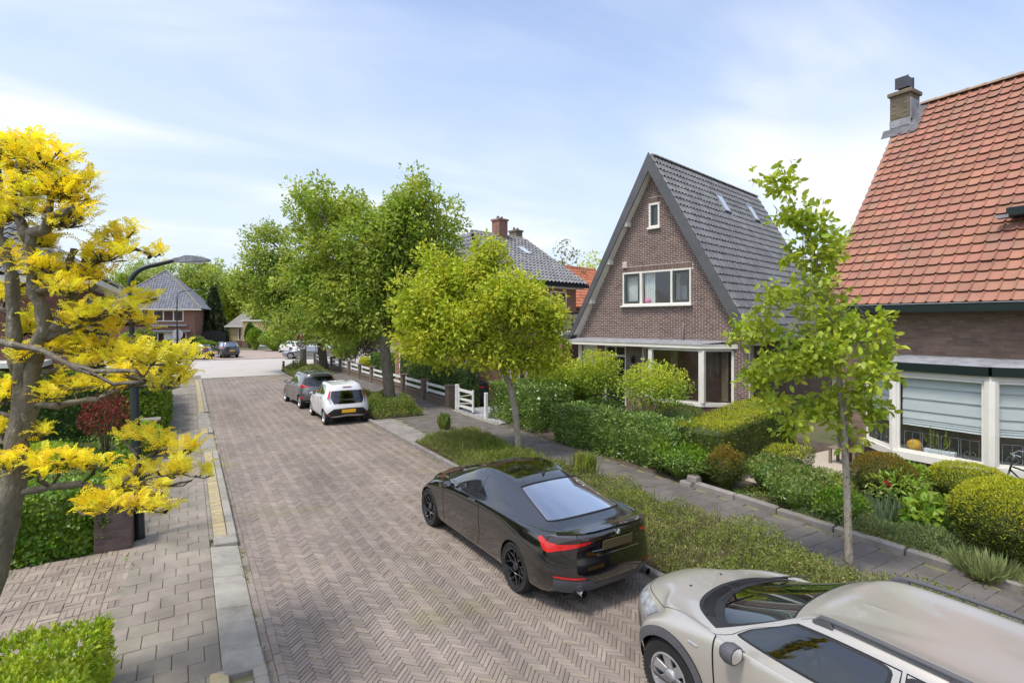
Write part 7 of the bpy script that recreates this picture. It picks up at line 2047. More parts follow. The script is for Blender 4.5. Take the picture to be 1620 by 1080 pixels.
def wheel(root, x, y, r, w, rim_r, style, rim_mat, nsp):
    sd = 1 if x > 0 else -1
    b = MB(); h = w / 2
    b.lathe([(rim_r, -h * .9), (r - .03, -h), (r - .006, -h * .75), (r, -h * .5), (r, h * .5), (r - .006, h * .75), (r - .03, h), (rim_r, h * .9)], 40, (x, y, r), 'X', cap=False)
    wh = b.build('wheel', m_tyre, root, local=True, smooth=True, angle=50)
    if style == 'broad':
        b = MB()
        for k in range(60):
            a_ = 2 * math.pi * k / 60; c, s_ = math.cos(a_), math.sin(a_); e = .012
            for xs in (-h * .62, h * .62):
                b.beam((x + xs - h * .22, y + (r + .001) * c, r + (r + .001) * s_), (x + xs + h * .22, y + (r + .001) * math.cos(a_ + .05), r + (r + .001) * math.sin(a_ + .05)), .010, .006, up=(0, c, s_))
        b.build('tread', m_tyre, wh, local=True, kind='stuff')
    b = MB(); f = sd * h * .78
    b.lathe([(rim_r, sd * h * .92), (rim_r - .018, sd * h * .96), (rim_r - .03, sd * h * .60), (rim_r - .05, -sd * h * .6), (rim_r, -sd * h * .7)], 40, (x, y, r), 'X', cap=False)
    xo = x + f
    def spoke(a0, r0, a1, r1, w0, w1, x0=0.0, x1=0.0, th=.03):
        p = lambda a_, rr, off, dx: (xo + dx - (th / 2 + 0) * sd + off, y + rr * math.cos(a_), r + rr * math.sin(a_))
        d = Vector((0, r1 * math.cos(a1) - r0 * math.cos(a0), r1 * math.sin(a1) - r0 * math.sin(a0))).normalized(); n = Vector((0, -d.z, d.y))
        A, B = Vector((xo + x0 * sd, y + r0 * math.cos(a0), r + r0 * math.sin(a0))), Vector((xo + x1 * sd, y + r1 * math.cos(a1), r + r1 * math.sin(a1))); t_ = Vector((th * sd, 0, 0))
        b.hexa([A - n * w0 / 2 - t_, A + n * w0 / 2 - t_, B + n * w1 / 2 - t_, B - n * w1 / 2 - t_, A - n * w0 / 2, A + n * w0 / 2, B + n * w1 / 2, B - n * w1 / 2] if sd > 0 else [A + n * w0 / 2 - t_, A - n * w0 / 2 - t_, B - n * w1 / 2 - t_, B + n * w1 / 2 - t_, A + n * w0 / 2, A - n * w0 / 2, B - n * w1 / 2, B + n * w1 / 2], 0, .004)
    for k in range(nsp):
        a_ = 2 * math.pi * k / nsp + .3
        if style == 'twin':
            spoke(a_, .05, a_, rim_r * .55, .040, .026, -.03, -.012)
            spoke(a_, rim_r * .50, a_ - .34, rim_r - .012, .022, .016, -.012, .01); spoke(a_, rim_r * .50, a_ + .34, rim_r - .012, .022, .016, -.012, .01)
        elif style == 'broad': spoke(a_, .05, a_, rim_r - .012, .075, .105, -.02, .005)
        else: spoke(a_, .05, a_, rim_r - .012, .05, .085, -.005, .004); 
    b.lathe([(.0, sd * h * .80), (.045, sd * h * .78), (.062, sd * h * .66), (.062, sd * h * .3)] if sd > 0 else [(.0, sd * h * .80), (.045, sd * h * .78), (.062, sd * h * .66), (.062, sd * h * .3)], 20, (x, y, r), 'X', cap=False)
    b.build('rim', rim_mat, wh, local=True)
    b = MB(); b.lathe([(.0, sd * h * .12), (rim_r * .62, sd * h * .12), (rim_r * .62, sd * h * .02)], 24, (x, y, r), 'X', cap=False); b.lathe([(.0, -sd * h * .3), (rim_r * .97, -sd * h * .3)], 24, (x, y, r), 'X', cap=False)
    b.build('brake_disc', m_under if style == 'twin' else m_clad, wh, local=True)
    return wh
def mirror_glass(root, x, y, z, mat, w=.20, h=.14):
    for sd in (-1, 1):
        b = MB(); c = Vector((sd * (x + .11), y, z))
        V = []
        for (dy, k) in ((-.045, .92), (.02, 1.0), (.075, .75), (.10, .35)):
            for j in range(12):
                a_ = 2 * math.pi * j / 12; V.append((c.x + abs(w / 2) * k * math.copysign(abs(math.cos(a_)) ** .7, math.cos(a_)), c.y + dy, c.z + h / 2 * k * math.copysign(abs(math.sin(a_)) ** .7, math.sin(a_))))
        F = [(i * 12 + j, (i + 1) * 12 + j, (i + 1) * 12 + (j + 1) % 12, i * 12 + (j + 1) % 12) for i in range(3) for j in range(12)] + [tuple(range(12)), tuple(reversed(range(36, 48)))]
        b.add(V, F); b.beam((sd * (x - .06), y + .02, z - .05), (sd * (x + .06), y + .02, z - .03), .05, .035)
        mo = b.build('wing_mirror', mat, root, local=True, smooth=True, angle=40)
        g = MB(); V2 = [(c.x + (w / 2 - .02) * math.copysign(abs(math.cos(a_)) ** .7, math.cos(a_)), c.y - .047, c.z + (h / 2 - .018) * math.copysign(abs(math.sin(a_)) ** .7, math.sin(a_))) for a_ in np.linspace(0, 2 * math.pi, 13)[:-1]]
        g.add(V2, [tuple(range(12))]); g.build('mirror_glass', m_chrome, mo, local=True)
def seat(root, x, y, z, mat, back=.62, rear=False, w=.5):
    b = MB(); b.hexa([(x - w / 2, y - .25, z - .15), (x + w / 2, y - .25, z - .15), (x + w / 2, y + .27, z - .12), (x - w / 2, y + .27, z - .12), (x - w / 2, y - .25, z), (x + w / 2, y - .25, z), (x + w / 2, y + .27, z + .05), (x - w / 2, y + .27, z + .05)], 0, .05)
    b.hexa([(x - w / 2, y - .30, z - .05), (x + w / 2, y - .30, z - .05), (x + w / 2, y - .17, z - .03), (x - w / 2, y - .17, z - .03), (x - w * .42, y - .48, z + back), (x + w * .42, y - .48, z + back), (x + w * .42, y - .37, z + back + .02), (x - w * .42, y - .37, z + back + .02)], 0, .05)
    if not rear: b.hexa([(x - .13, y - .50, z + back + .04), (x + .13, y - .50, z + back + .04), (x + .13, y - .41, z + back + .04), (x - .13, y - .41, z + back + .04), (x - .11, y - .52, z + back + .21), (x + .11, y - .52, z + back + .21), (x + .11, y - .44, z + back + .21), (x - .11, y - .44, z + back + .21)], 0, .03)
    b.build('seat', mat, root, local=True, smooth=True, angle=35)
def interior(root, hw, y0, y1, zf, zd, ydash, mat, yseat, zseat, yrear=None, dash_mat=None):
    b = MB(); b.box((-hw, y0, zf - .25), (hw, y1, zf)); b.box((-hw - .08, y0 - .3, zf - .25), (-hw, y1 + .2, zd - .12)); b.box((hw, y0 - .3, zf - .25), (hw + .08, y1 + .2, zd - .12))
    b.hexa([(-hw, ydash, zf), (hw, ydash, zf), (hw, y1 + .55, zf), (-hw, y1 + .55, zf), (-hw, ydash, zd - .05), (hw, ydash, zd - .05), (hw, y1 + .5, zd - .06), (-hw, y1 + .5, zd - .06)], 0, .04)
    b.box((-.12, yseat - .5, zf), (.12, ydash, zf + .28))
    b.build('cabin', dash_mat or m_trim, root, local=True)
    for sx in (-.36, .36): seat(root, sx, yseat, zseat, mat)
    if yrear is not None: seat(root, 0, yrear, zseat + .02, mat, .56, True, hw * 2 - .1)
    b = MB(); c = Vector((-.36, ydash - .22, zd - .08)); R_ = .185; V = []
    tilt = Matrix.Rotation(R(-25), 3, 'X'); ring = [c + tilt @ Vector((R_ * math.cos(a_), 0, R_ * math.sin(a_))) for a_ in np.linspace(0, 2 * math.pi, 25)]
    b.tube(ring, .016, 6, cap=False); b.beam(ring[0], ring[12], .03, .02); b.beam(c, ring[18], .03, .02); b.beam(c, c + Vector((0, .25, -.06)), .05, .05)
    b.lathe([(.0, -.02), (.055, -.02), (.055, .02), (.0, .02)], 12, tuple(c), 'Y'); b.build('steering_wheel', m_trim, root, local=True, smooth=True, angle=40)
def underbody(root, hw, y0, y1, z0, z1, axles, r):
    b = MB(); b.box((-hw, y0, z0), (hw, y1, z1))
    b.build('underbody', m_under, root, local=True)
    b = MB()
    for ya in axles:
        for sd in (-1, 1):
            n = 16; V = []; F = []
            for k in range(n + 1):
                a_ = math.pi * (-.08 + 1.16 * k / n); c, s_ = math.cos(a_), math.sin(a_)
                V += [(sd * (hw - .16), ya + (r + .05) * c, r + (r + .05) * s_), (sd * (hw + .11), ya + (r + .05) * c, r + (r + .05) * s_)]
            for k in range(n): F.append((2 * k, 2 * k + 1, 2 * k + 3, 2 * k + 2))
            b.add(V, F)
    b.build('arch_liner', m_under, root, local=True)
def plate(root, y, z, mat, w=.52, h=.115, tilt=.0, holder=True):
    b = MB(); b.hexa([(-w / 2, y - .012, z - h / 2), (w / 2, y - .012, z - h / 2), (w / 2, y, z - h / 2), (-w / 2, y, z - h / 2), (-w / 2, y - .012 + tilt, z + h / 2), (w / 2, y - .012 + tilt, z + h / 2), (w / 2, y + tilt, z + h / 2), (-w / 2, y + tilt, z + h / 2)], 0, .003)
    return b.build('number_plate', mat, root, local=True)
def lower(hw, yc, rear, front, z, xr=(.40, .76), xf=.62):
    ry, rd, rx = rear; fy, fd, fx = front
    hw, yc = list(hw), list(yc); c, r_ = fy - fd, ry + rd       # keep the side stations clear of the rounded corners
    yc[7] = min(yc[7], c - .14); yc[6] = min(yc[6], yc[7] - .24); yc[0] = max(yc[0], r_ + .13); yc[1] = max(yc[1], yc[0] + .22)
    X = [0, xr[0] * rx, xr[1] * rx, rx] + list(hw) + [fx, xf * fx, 0]
    Y = [ry, ry + .04 * rd, ry + .30 * rd, ry + rd] + list(yc) + [fy - fd, fy - .24 * fd, fy]
    return X, Y, list(np.interp(range(15), [a for a, c in z], [c for a, c in z]))
def rows(*rs): return [r[0] for r in rs], [r[1] for r in rs], [r[2] for r in rs]
def pts_row(*p): return [q[0] for q in p], [q[1] for q in p], [q[2] for q in p]

# ---------------------------------------------------------------- black coupe
yc = [-1.95, -1.45, -.9, -.3, .3, .9, 1.45, 1.85]
coupe = Skin(*rows(
    lower([.79, .80, .80, .80, .80, .80, .80, .76], yc, (-2.36, .25, .68), (2.12, .25, .64), [(0, .27), (4, .21), (14, .19)]),
    lower([.885, .90, .875, .87, .87, .875, .89, .85], yc, (-2.45, .27, .80), (2.20, .32, .72), [(0, .34), (3, .33), (5, .26), (11, .24), (14, .23)]),
    lower([.925, .930, .900, .895, .895, .90, .925, .895], yc, (-2.51, .30, .845), (2.27, .36, .755), [(0, .55), (3, .55), (5, .50), (11, .46), (14, .45)]),
    lower([.910, .928, .908, .900, .900, .908, .922, .875], yc, (-2.47, .31, .84), (2.25, .40, .73), [(0, .80), (3, .79), (5, .73), (10, .68), (12, .63), (14, .62)]),
    lower([.845, .880, .882, .872, .872, .875, .868, .79], yc, (-2.49, .36, .79), (2.08, .42, .62), [(0, 1.035), (2, 1.015), (3, .985), (4, .965), (6, .925), (9, .885), (10, .855), (11, .80), (12, .755), (14, .75)]),
    pts_row((0, -2.27, 1.040), (.30, -2.27, 1.038), (.58, -2.22, 1.022), (.70, -2.10, .998), (.775, -1.86, .978), (.830, -1.40, .970), (.852, -.88, .952), (.855, -.30, .942), (.852, .30, .935), (.815, .88, .925), (.735, 1.32, .905), (.62, 1.62, .865), (.46, 1.72, .865), (.24, 1.76, .880), (0, 1.77, .885)),
    pts_row((0, -2.03, 1.055), (.30, -2.02, 1.052), (.54, -1.97, 1.042), (.645, -1.86, 1.025), (.710, -1.66, 1.010), (.772, -1.28, .995), (.808, -.82, .985), (.822, -.25, .975), (.815, .30, .970), (.760, .80, .972), (.65, .98, .975), (.50, 1.08, .975), (.34, 1.13, .975), (.17, 1.16, .976), (0, 1.165, .977)),
    pts_row((0, -1.00, 1.325), (.22, -.995, 1.322), (.42, -.98, 1.308), (.515, -.95, 1.286), (.550, -.88, 1.284), (.572, -.74, 1.297), (.585, -.48, 1.318), (.595, -.22, 1.322), (.592, .02, 1.312), (.572, .18, 1.288), (.52, .26, 1.285), (.42, .29, 1.297), (.29, .31, 1.307), (.145, .32, 1.312), (0, .322, 1.313)),
    pts_row((0, -.82, 1.352), (.12, -.82, 1.350), (.24, -.80, 1.345), (.32, -.76, 1.340), (.36, -.70, 1.340), (.38, -.60, 1.350), (.395, -.42, 1.362), (.40, -.22, 1.365), (.395, -.04, 1.358), (.36, .06, 1.345), (.31, .11, 1.340), (.24, .14, 1.342), (.16, .155, 1.345), (.08, .16, 1.347), (0, .162, 1.347)),
    pts_row((0, -.66, 1.366), (0, -.655, 1.366), (0, -.64, 1.367), (0, -.61, 1.368), (0, -.57, 1.370), (0, -.50, 1.373), (0, -.38, 1.376), (0, -.24, 1.378), (0, -.12, 1.377), (0, -.05, 1.374), (0, -.01, 1.371), (0, .01, 1.369), (0, .02, 1.368), (0, .03, 1.367), (0, .035, 1.366))))
bc = thing('parked_coupe', (4.70, 7.74, 0), 'glossy black coupe with black spoked wheels and red tail lamps', 'car', rz=R(1.6))
RWc = .338
win1 = smooth_poly([(7.15, 6.12), (9.02, 6.10), (9.12, 6.38), (8.95, 6.84), (7.08, 6.86)], .12)
win2 = smooth_poly([(5.05, 6.20), (6.95, 6.12), (6.90, 6.86), (6.00, 6.85)], .10)
win3 = smooth_poly([(4.22, 6.16), (4.78, 6.20), (5.55, 6.74), (5.20, 6.72)], .15)
dlo = smooth_poly([(4.35, 6.06), (9.25, 6.02), (9.30, 6.42), (9.05, 6.93), (5.65, 6.93)], .08)
door_l = [(9.02, 6.02), (9.05, 5.4), (8.92, 4.6), (8.90, 3.0), (8.88, 1.6), (8.84, 1.08)]
door_r = [(7.02, 6.02), (7.00, 5.0), (6.85, 3.5), (6.78, 2.0), (6.95, 1.08)]
doorp = door_l + door_r[::-1]
reg = [
    dict(name='hole', view='side', poly=arch(-1.425, .365, RWc, .28), drop=True), dict(name='hole', view='side', poly=arch(1.425, .365, RWc, .28), drop=True),
    dict(name='w1', view='st', poly=win1, mat=g_car, part='side_window', off=-.003, **{'in': 'door'}), dict(name='w2', view='st', poly=win2, mat=g_car, part='rear_side_window', off=-.003),
    dict(name='trim', view='st', poly=dlo, mat=p_black),
    dict(name='ws', view='st', poly=smooth_poly([(9.75, 6.12), (14, 6.10), (14, 6.90), (9.85, 6.90)], .03), mat=g_ws, part='windscreen', mid=True, off=-.003),
    dict(name='wsb', view='st', poly=[(9.55, 6.0), (14, 5.93), (14, 6.96), (9.70, 6.96)], mat=m_trim),
    dict(name='rw', view='st', poly=smooth_poly([(0, 6.08), (2.85, 6.08), (2.78, 6.90), (0, 6.92)], .04), mat=g_dark, part='rear_window', mid=True, off=-.002),
    dict(name='rwb', view='st', poly=[(0, 6.02), (3.0, 6.03), (2.92, 6.955), (0, 6.965)], mat=m_gap),
    dict(name='tl_red', view='st', poly=smooth_poly([(4.05, 3.72), (3.84, 3.90), (3.25, 3.56), (2.6, 3.42), (1.35, 3.58), (1.32, 3.46), (2.3, 3.20), (3.12, 2.98), (3.5, 3.12)], .18), mat=m_redl, part='tail_lamp', off=.006),
    dict(name='tl', view='st', poly=smooth_poly([(4.05, 3.72), (3.82, 3.96), (2.6, 3.86), (1.2, 3.74), (1.12, 3.32), (2.1, 3.0), (3.12, 2.90)], .15), mat=m_smoke, part='lamp_housing', off=.003),
    dict(name='boot_gap', view='st', poly=ribbon([(0, 2.72), (1.2, 2.72), (1.75, 2.85), (1.80, 3.0)], .035), mat=m_gap),
    dict(name='boot_gap', view='st', poly=ribbon([(1.9, 3.78), (1.98, 4.2), (2.05, 4.9), (2.2, 5.6), (2.85, 5.95)], .03), mat=m_gap),
    dict(name='refl', view='st', poly=smooth_poly([(1.55, 1.72), (2.95, 1.78), (2.95, 1.88), (1.6, 1.86)], .2), mat=m_redl, part='reflector', off=.004),
    dict(name='diff', view='st', poly=smooth_poly([(0, .55), (2.6, .5), (3.05, 1.0), (2.95, 1.72), (1.4, 1.66), (1.1, 1.40), (0, 1.38)], .06), mat=m_clad, part='diffuser', mid=True, off=.004),
    dict(name='door_gap', view='st', poly=ribbon(doorp + [doorp[0]], .035)[:], mat=m_gap),
    dict(name='door', view='st', poly=doorp, mat=p_black, part='door'),
    dict(name='bon_gap', view='st', poly=ribbon([(9.6, 5.3), (10.2, 4.75), (11.2, 4.35), (12.2, 4.2), (14, 4.15)], .045), mat=m_gap),
    dict(name='hl', view='st', poly=smooth_poly([(11.3, 3.35), (12.9, 3.1), (12.95, 3.7), (11.5, 3.85)], .2), mat=m_clear, part='headlamp', off=.003),
    dict(name='grille', view='st', poly=[(13.2, 2.0), (14, 2.0), (14, 3.8), (13.25, 3.7)], mat=m_trim),
    dict(name='skirt', view='st', poly=[(6.0, .0), (9.0, .0), (9.0, .80), (6.0, .80)], mat=m_trim),
]
made = car_skin(bc, coupe, reg, [p_black], 98, 70)
for sx in (-1, 1):
    for ya in (-1.425, 1.425): wheel(bc, sx * .80, ya, RWc, .235, .252, 'twin', m_rimb, 7)
underbody(bc, .66, -2.2, 1.72, .20, .60, (-1.425, 1.425), RWc)
interior(bc, .62, -1.5, .75, .38, .90, .55, m_seat, -.15, .42, -1.0)
mirror_glass(bc, .86, .62, .985, p_black)
for sd, key in ((1, ('door', 0)), (-1, ('door', 1))):
    P_, N_ = coupe.ev([7.25], [4.05]); p = Vector(P_[0]); b = MB(); b.hexa([(sd * (p.x - .005), p.y - .10, p.z - .015), (sd * (p.x + .028), p.y - .09, p.z - .012), (sd * (p.x + .028), p.y + .09, p.z - .012), (sd * (p.x - .005), p.y + .10, p.z - .015), (sd * (p.x - .01), p.y - .10, p.z + .015), (sd * (p.x + .022), p.y - .09, p.z + .012), (sd * (p.x + .022), p.y + .09, p.z + .012), (sd * (p.x - .01), p.y + .10, p.z + .015)] if sd > 0 else [(sd * (p.x + .028), p.y - .09, p.z - .012), (sd * (p.x - .005), p.y - .10, p.z - .015), (sd * (p.x - .005), p.y + .10, p.z - .015), (sd * (p.x + .028), p.y + .09, p.z - .012), (sd * (p.x + .022), p.y - .09, p.z + .012), (sd * (p.x - .01), p.y - .10, p.z + .015), (sd * (p.x - .01), p.y + .10, p.z + .015), (sd * (p.x + .022), p.y + .09, p.z + .012)], 0, .006)
    b.build('handle', p_black, made.get(key, bc), local=True, smooth=True, angle=40)
b = MB()
lip = [coupe.ev([s_], [4.12])[0][0] for s_ in np.linspace(0, 2.75, 12)]
for sd in (1, -1):
    for a_, c_ in zip(lip[:-1], lip[1:]): b.beam((sd * a_[0], a_[1] + .01, a_[2] + .012), (sd * c_[0], c_[1] + .01, c_[2] + .012), .05, .018)
b.build('boot_spoiler', p_black, bc, local=True)
plate(bc, coupe.ev([.0], [3.2])[0][0][1] - .012, .865, m_plate_o, .52, .125, -.012)
b = MB(); b.beam((-.36, -2.515, .765), (.36, -2.515, .765), .02, .014); b.build('plate_light_strip', m_chrome, bc, local=True)
pb_, nb_ = coupe.ev([0.0], [3.78]); q = Vector(pb_[0]); rd = MB()
def roundel(parent, c, n, r):
    """small round badge: dark ring, blue and white quarters"""
    n = Vector(n).normalized(); x = Vector((1, 0, 0)); u = n.cross(x).normalized() * -1
    if u.z < 0: u = -u
    m1 = MB(); m1.add([c + n * .012 + (x * math.cos(a_) + u * math.sin(a_)) * r for a_ in np.linspace(0, 2 * math.pi, 25)[:-1]] + [c - n * .004 + (x * math.cos(a_) + u * math.sin(a_)) * r * 1.02 for a_ in np.linspace(0, 2 * math.pi, 25)[:-1]], [tuple(range(24))] + [(i, i + 24, (i + 1) % 24 + 24, (i + 1) % 24) for i in range(24)])
    o = m1.build('badge', m_chrome, parent, local=True)
    for k in range(4):
        m2 = MB(); m2.add([c + n * .0135] + [c + n * .0135 + (x * math.cos(a_) + u * math.sin(a_)) * r * .66 for a_ in np.linspace(k * math.pi / 2, (k + 1) * math.pi / 2, 8)], [tuple(range(9))])
        m2.build('badge_field', MATS['badge blue'] if k % 2 else m_white, o, local=True)
material('badge blue', (.03, .16, .45), None, .3)
roundel(bc, q, nb_[0], .042)
for sd in (-1, 1):
    b = MB(); b.lathe([(.045, -.10), (.055, .04), (.048, .045), (.044, -.08)], 20, (sd * .56, -2.40, .330), 'Y', cap=False); b.lathe([(.0, .09), (.046, .09)], 20, (sd * .56, -2.40, .330), 'Y', cap=False); b.build('exhaust', m_chrome if sd < 0 else m_chrome, bc, local=True, smooth=True)
b = MB(); q = Vector(coupe.ev([0.0], [8.0])[0][0]); b.hexa([(-.035, q.y - .07, q.z - .01), (.035, q.y - .07, q.z - .01), (.025, q.y + .09, q.z - .01), (-.025, q.y + .09, q.z - .01), (-.008, q.y - .08, q.z + .06), (.008, q.y - .08, q.z + .06), (.006, q.y + .0, q.z + .03), (-.006, q.y + .0, q.z + .03)], 0, .004); b.build('roof_aerial', p_black, bc, local=True, smooth=True, angle=40)

# ---------------------------------------------------------------- silver estate
yc = [-2.05, -1.5, -.95, -.35, .25, .88, 1.42, 1.85]
estate_rows = lambda: rows(
    lower([.80, .80, .80, .80, .80, .80, .80, .76], yc, (-2.34, .22, .70), (2.16, .30, .62), [(0, .28), (14, .24)]),
    lower([.90, .905, .89, .885, .885, .89, .90, .86], yc, (-2.42, .25, .82), (2.26, .40, .70), [(0, .36), (5, .30), (11, .28), (14, .28)]),
    lower([.93, .935, .915, .91, .91, .915, .93, .895], yc, (-2.47, .27, .86), (2.32, .44, .74), [(0, .58), (5, .55), (14, .54)]),
    lower([.915, .925, .915, .91, .91, .915, .925, .875], yc, (-2.43, .28, .855), (2.28, .46, .72), [(0, .82), (5, .80), (10, .76), (12, .72), (14, .70)]),
    lower([.865, .880, .885, .882, .882, .885, .870, .80], yc, (-2.41, .28, .81), (2.16, .48, .63), [(0, .985), (4, .965), (9, .93), (10, .905), (11, .86), (12, .82), (14, .80)]),
    pts_row((0, -2.395, 1.02), (.32, -2.385, 1.02), (.61, -2.32, 1.015), (.76, -2.15, 1.0), (.825, -1.96, .995), (.852, -1.48, .990), (.862, -.94, .982), (.862, -.34, .975), (.860, .25, .968), (.825, .86, .958), (.745, 1.30, .945), (.63, 1.60, .905), (.47, 1.72, .900), (.25, 1.80, .905), (0, 1.825, .907)),
    pts_row((0, -2.375, 1.06), (.31, -2.365, 1.06), (.59, -2.30, 1.055), (.73, -2.13, 1.045), (.795, -1.92, 1.04), (.825, -1.46, 1.03), (.838, -.92, 1.02), (.840, -.34, 1.01), (.835, .24, 1.0), (.785, .76, 1.0), (.68, .98, 1.003), (.53, 1.12, 1.005), (.36, 1.20, 1.007), (.18, 1.245, 1.008), (0, 1.26, 1.008)),
    pts_row((0, -2.13, 1.43), (.25, -2.125, 1.428), (.47, -2.09, 1.418), (.575, -2.0, 1.405), (.618, -1.82, 1.41), (.645, -1.40, 1.425), (.658, -.92, 1.435), (.660, -.40, 1.436), (.652, .02, 1.425), (.618, .25, 1.385), (.555, .305, 1.380), (.43, .335, 1.390), (.29, .352, 1.398), (.145, .36, 1.402), (0, .362, 1.404)),
    pts_row((0, -1.90, 1.456), (.14, -1.90, 1.456), (.28, -1.86, 1.452), (.37, -1.76, 1.450), (.41, -1.60, 1.455), (.43, -1.25, 1.466), (.44, -.85, 1.473), (.44, -.42, 1.473), (.43, -.08, 1.464), (.40, .06, 1.444), (.34, .12, 1.436), (.26, .15, 1.436), (.17, .165, 1.438), (.085, .172, 1.439), (0, .174, 1.439)),
    pts_row(*[(0, y_, z_) for y_, z_ in zip(np.linspace(-1.70, .02, 15), [1.468, 1.469, 1.470, 1.472, 1.475, 1.479, 1.483, 1.485, 1.484, 1.480, 1.474, 1.468, 1.462, 1.457, 1.454])]))
_X, _Y, _Z = estate_rows()
for k_, dz_ in ((7, .055), (8, .068), (9, .070)): _Z[k_] = [z - dz_ for z in _Z[k_]]
estate = Skin(_X, _Y, _Z)
es = thing('parked_estate', (4.80, 2.20, 0), 'champagne silver estate car with dark grey cladding and roof rails', 'car', rz=R(.3))
RWe = .338; AXE = (-1.385, 1.385)
ew = [smooth_poly([(6.98, 6.14), (9.05, 6.12), (9.18, 6.36), (8.90, 6.84), (7.0, 6.84)], .1), smooth_poly([(5.35, 6.14), (6.72, 6.14), (6.75, 6.84), (5.40, 6.84)], .1), smooth_poly([(3.75, 6.16), (5.1, 6.14), (5.12, 6.84), (3.85, 6.80)], .1)]
fdoor = [(9.12, 6.02), (9.16, 5.3), (9.04, 4.6), (8.98, 3.0), (8.94, 1.0), (6.82, 1.0), (6.80, 3.5), (6.82, 6.0), (6.86, 6.90), (8.85, 6.90), (9.30, 6.38)]
rdoor = [(6.76, 6.02), (6.76, 1.0), (5.75, 1.0), (5.55, 2.2), (5.15, 3.4), (5.18, 6.0), (5.22, 6.90), (6.80, 6.90)]
def flare(yc_, r0, r1, zc, zb): 
    a = arch(yc_, r1, zc, zb); return a
def frame_of(poly, d=.055): return grow(poly, d)
reg = [
    dict(name='hole', view='side', poly=arch(AXE[0], .372, RWe, .32), drop=True), dict(name='hole', view='side', poly=arch(AXE[1], .372, RWe, .32), drop=True),
    dict(name='arch', view='side', poly=arch(AXE[0], .455, RWe, .32), drop=True, mat=m_clad, part='arch_cladding', off=.010), dict(name='arch', view='side', poly=arch(AXE[1], .455, RWe, .32), drop=True, mat=m_clad, part='arch_cladding', off=.010),
    dict(name='w1', view='st', poly=ew[0], mat=g_car, part='side_window', off=-.003, **{'in': 'fd'}), dict(name='w2', view='st', poly=ew[1], mat=g_car, part='side_window', off=-.003, **{'in': 'rd'}), dict(name='w3', view='st', poly=ew[2], mat=g_dark, part='rear_side_window', off=-.003),
    dict(name='wt1', view='st', poly=frame_of(ew[0]), mat=m_trim), dict(name='wt2', view='st', poly=frame_of(ew[1]), mat=m_trim), dict(name='wt3', view='st', poly=frame_of(ew[2]), mat=m_trim),
    dict(name='ws', view='st', poly=smooth_poly([(9.70, 6.10), (14, 6.06), (14, 6.92), (9.80, 6.92)], .03), mat=g_ws, part='windscreen', mid=True, off=-.003),
    dict(name='wsb', view='st', poly=[(9.45, 5.80), (10.6, 5.74), (14, 5.70), (14, 6.965), (9.66, 6.965)], mat=m_trim),
    dict(name='rw', view='st', poly=smooth_poly([(0, 6.06), (2.75, 6.08), (2.70, 6.88), (0, 6.90)], .04), mat=g_dark, part='rear_window', mid=True, off=-.002),
    dict(name='dg', view='st', poly=ribbon(fdoor + [fdoor[0]], .030), mat=m_gap), dict(name='dg2', view='st', poly=ribbon(rdoor + [rdoor[0]], .030), mat=m_gap),
    dict(name='rub', view='st', poly=[(5.35, 1.95), (9.0, 1.95), (9.0, 2.22), (5.35, 2.22)], mat=p_silver),
    dict(name='clad', view='st', poly=[(0, 0), (3.6, 0), (3.9, 1.6), (3.4, 2.2), (0, 2.2)], mat=m_clad), dict(name='sill', view='st', poly=[(3.6, 0), (11.5, 0), (11.4, 1.15), (3.9, 1.15)], mat=m_clad),
    dict(name='cladf', view='st', poly=[(11.2, 0), (14, 0), (14, 2.28), (12.2, 2.28), (11.35, 2.1)], mat=m_clad),
    dict(name='fd', view='st', poly=fdoor, mat=p_silver, part='door'), dict(name='rd', view='st', poly=rdoor, mat=p_silver, part='door'),
    dict(name='hl', view='st', poly=smooth_poly([(11.55, 2.95), (12.6, 2.75), (13.1, 2.78), (13.1, 3.45), (12.4, 3.62), (11.6, 3.55)], .15), mat=m_clear, part='headlamp', off=.004),
    dict(name='grille', view='st', poly=[(13.25, 2.7), (14, 2.7), (14, 3.6), (13.3, 3.55)], mat=m_trim, part='grille', mid=True, off=.002),
    dict(name='bg', view='st', poly=ribbon([(9.35, 5.55), (9.75, 5.05), (10.4, 4.62), (11.2, 4.22), (12.0, 3.90), (12.8, 3.75), (14, 3.72)], .045), mat=m_gap),
    dict(name='tl', view='st', poly=smooth_poly([(2.75, 3.5), (3.6, 3.4), (3.5, 6.0), (3.0, 6.7), (2.9, 6.0), (2.7, 5.0)], .1), mat=m_redl, part='tail_lamp', off=.004),
    dict(name='rs', view='st', poly=ribbon([(1.95, 7.0), (3.3, 7.32), (5, 7.30), (7, 7.30), (8.5, 7.30), (9.15, 7.05)], .035), mat=m_gap),
]
made = car_skin(es, estate, reg, [p_silver], 98, 70)
for sx in (-1, 1):
    for ya in AXE: wheel(es, sx * .80, ya, RWe, .215, .218, 'broad', m_rims, 6)
underbody(es, .66, -2.1, 1.70, .24, .62, AXE, RWe)
interior(es, .64, -2.1, .75, .40, .93, .60, m_seatg, -.12, .46, -1.0, dash_mat=m_clad)
mirror_glass(es, .885, .62, .995, m_clad, .17, .15)
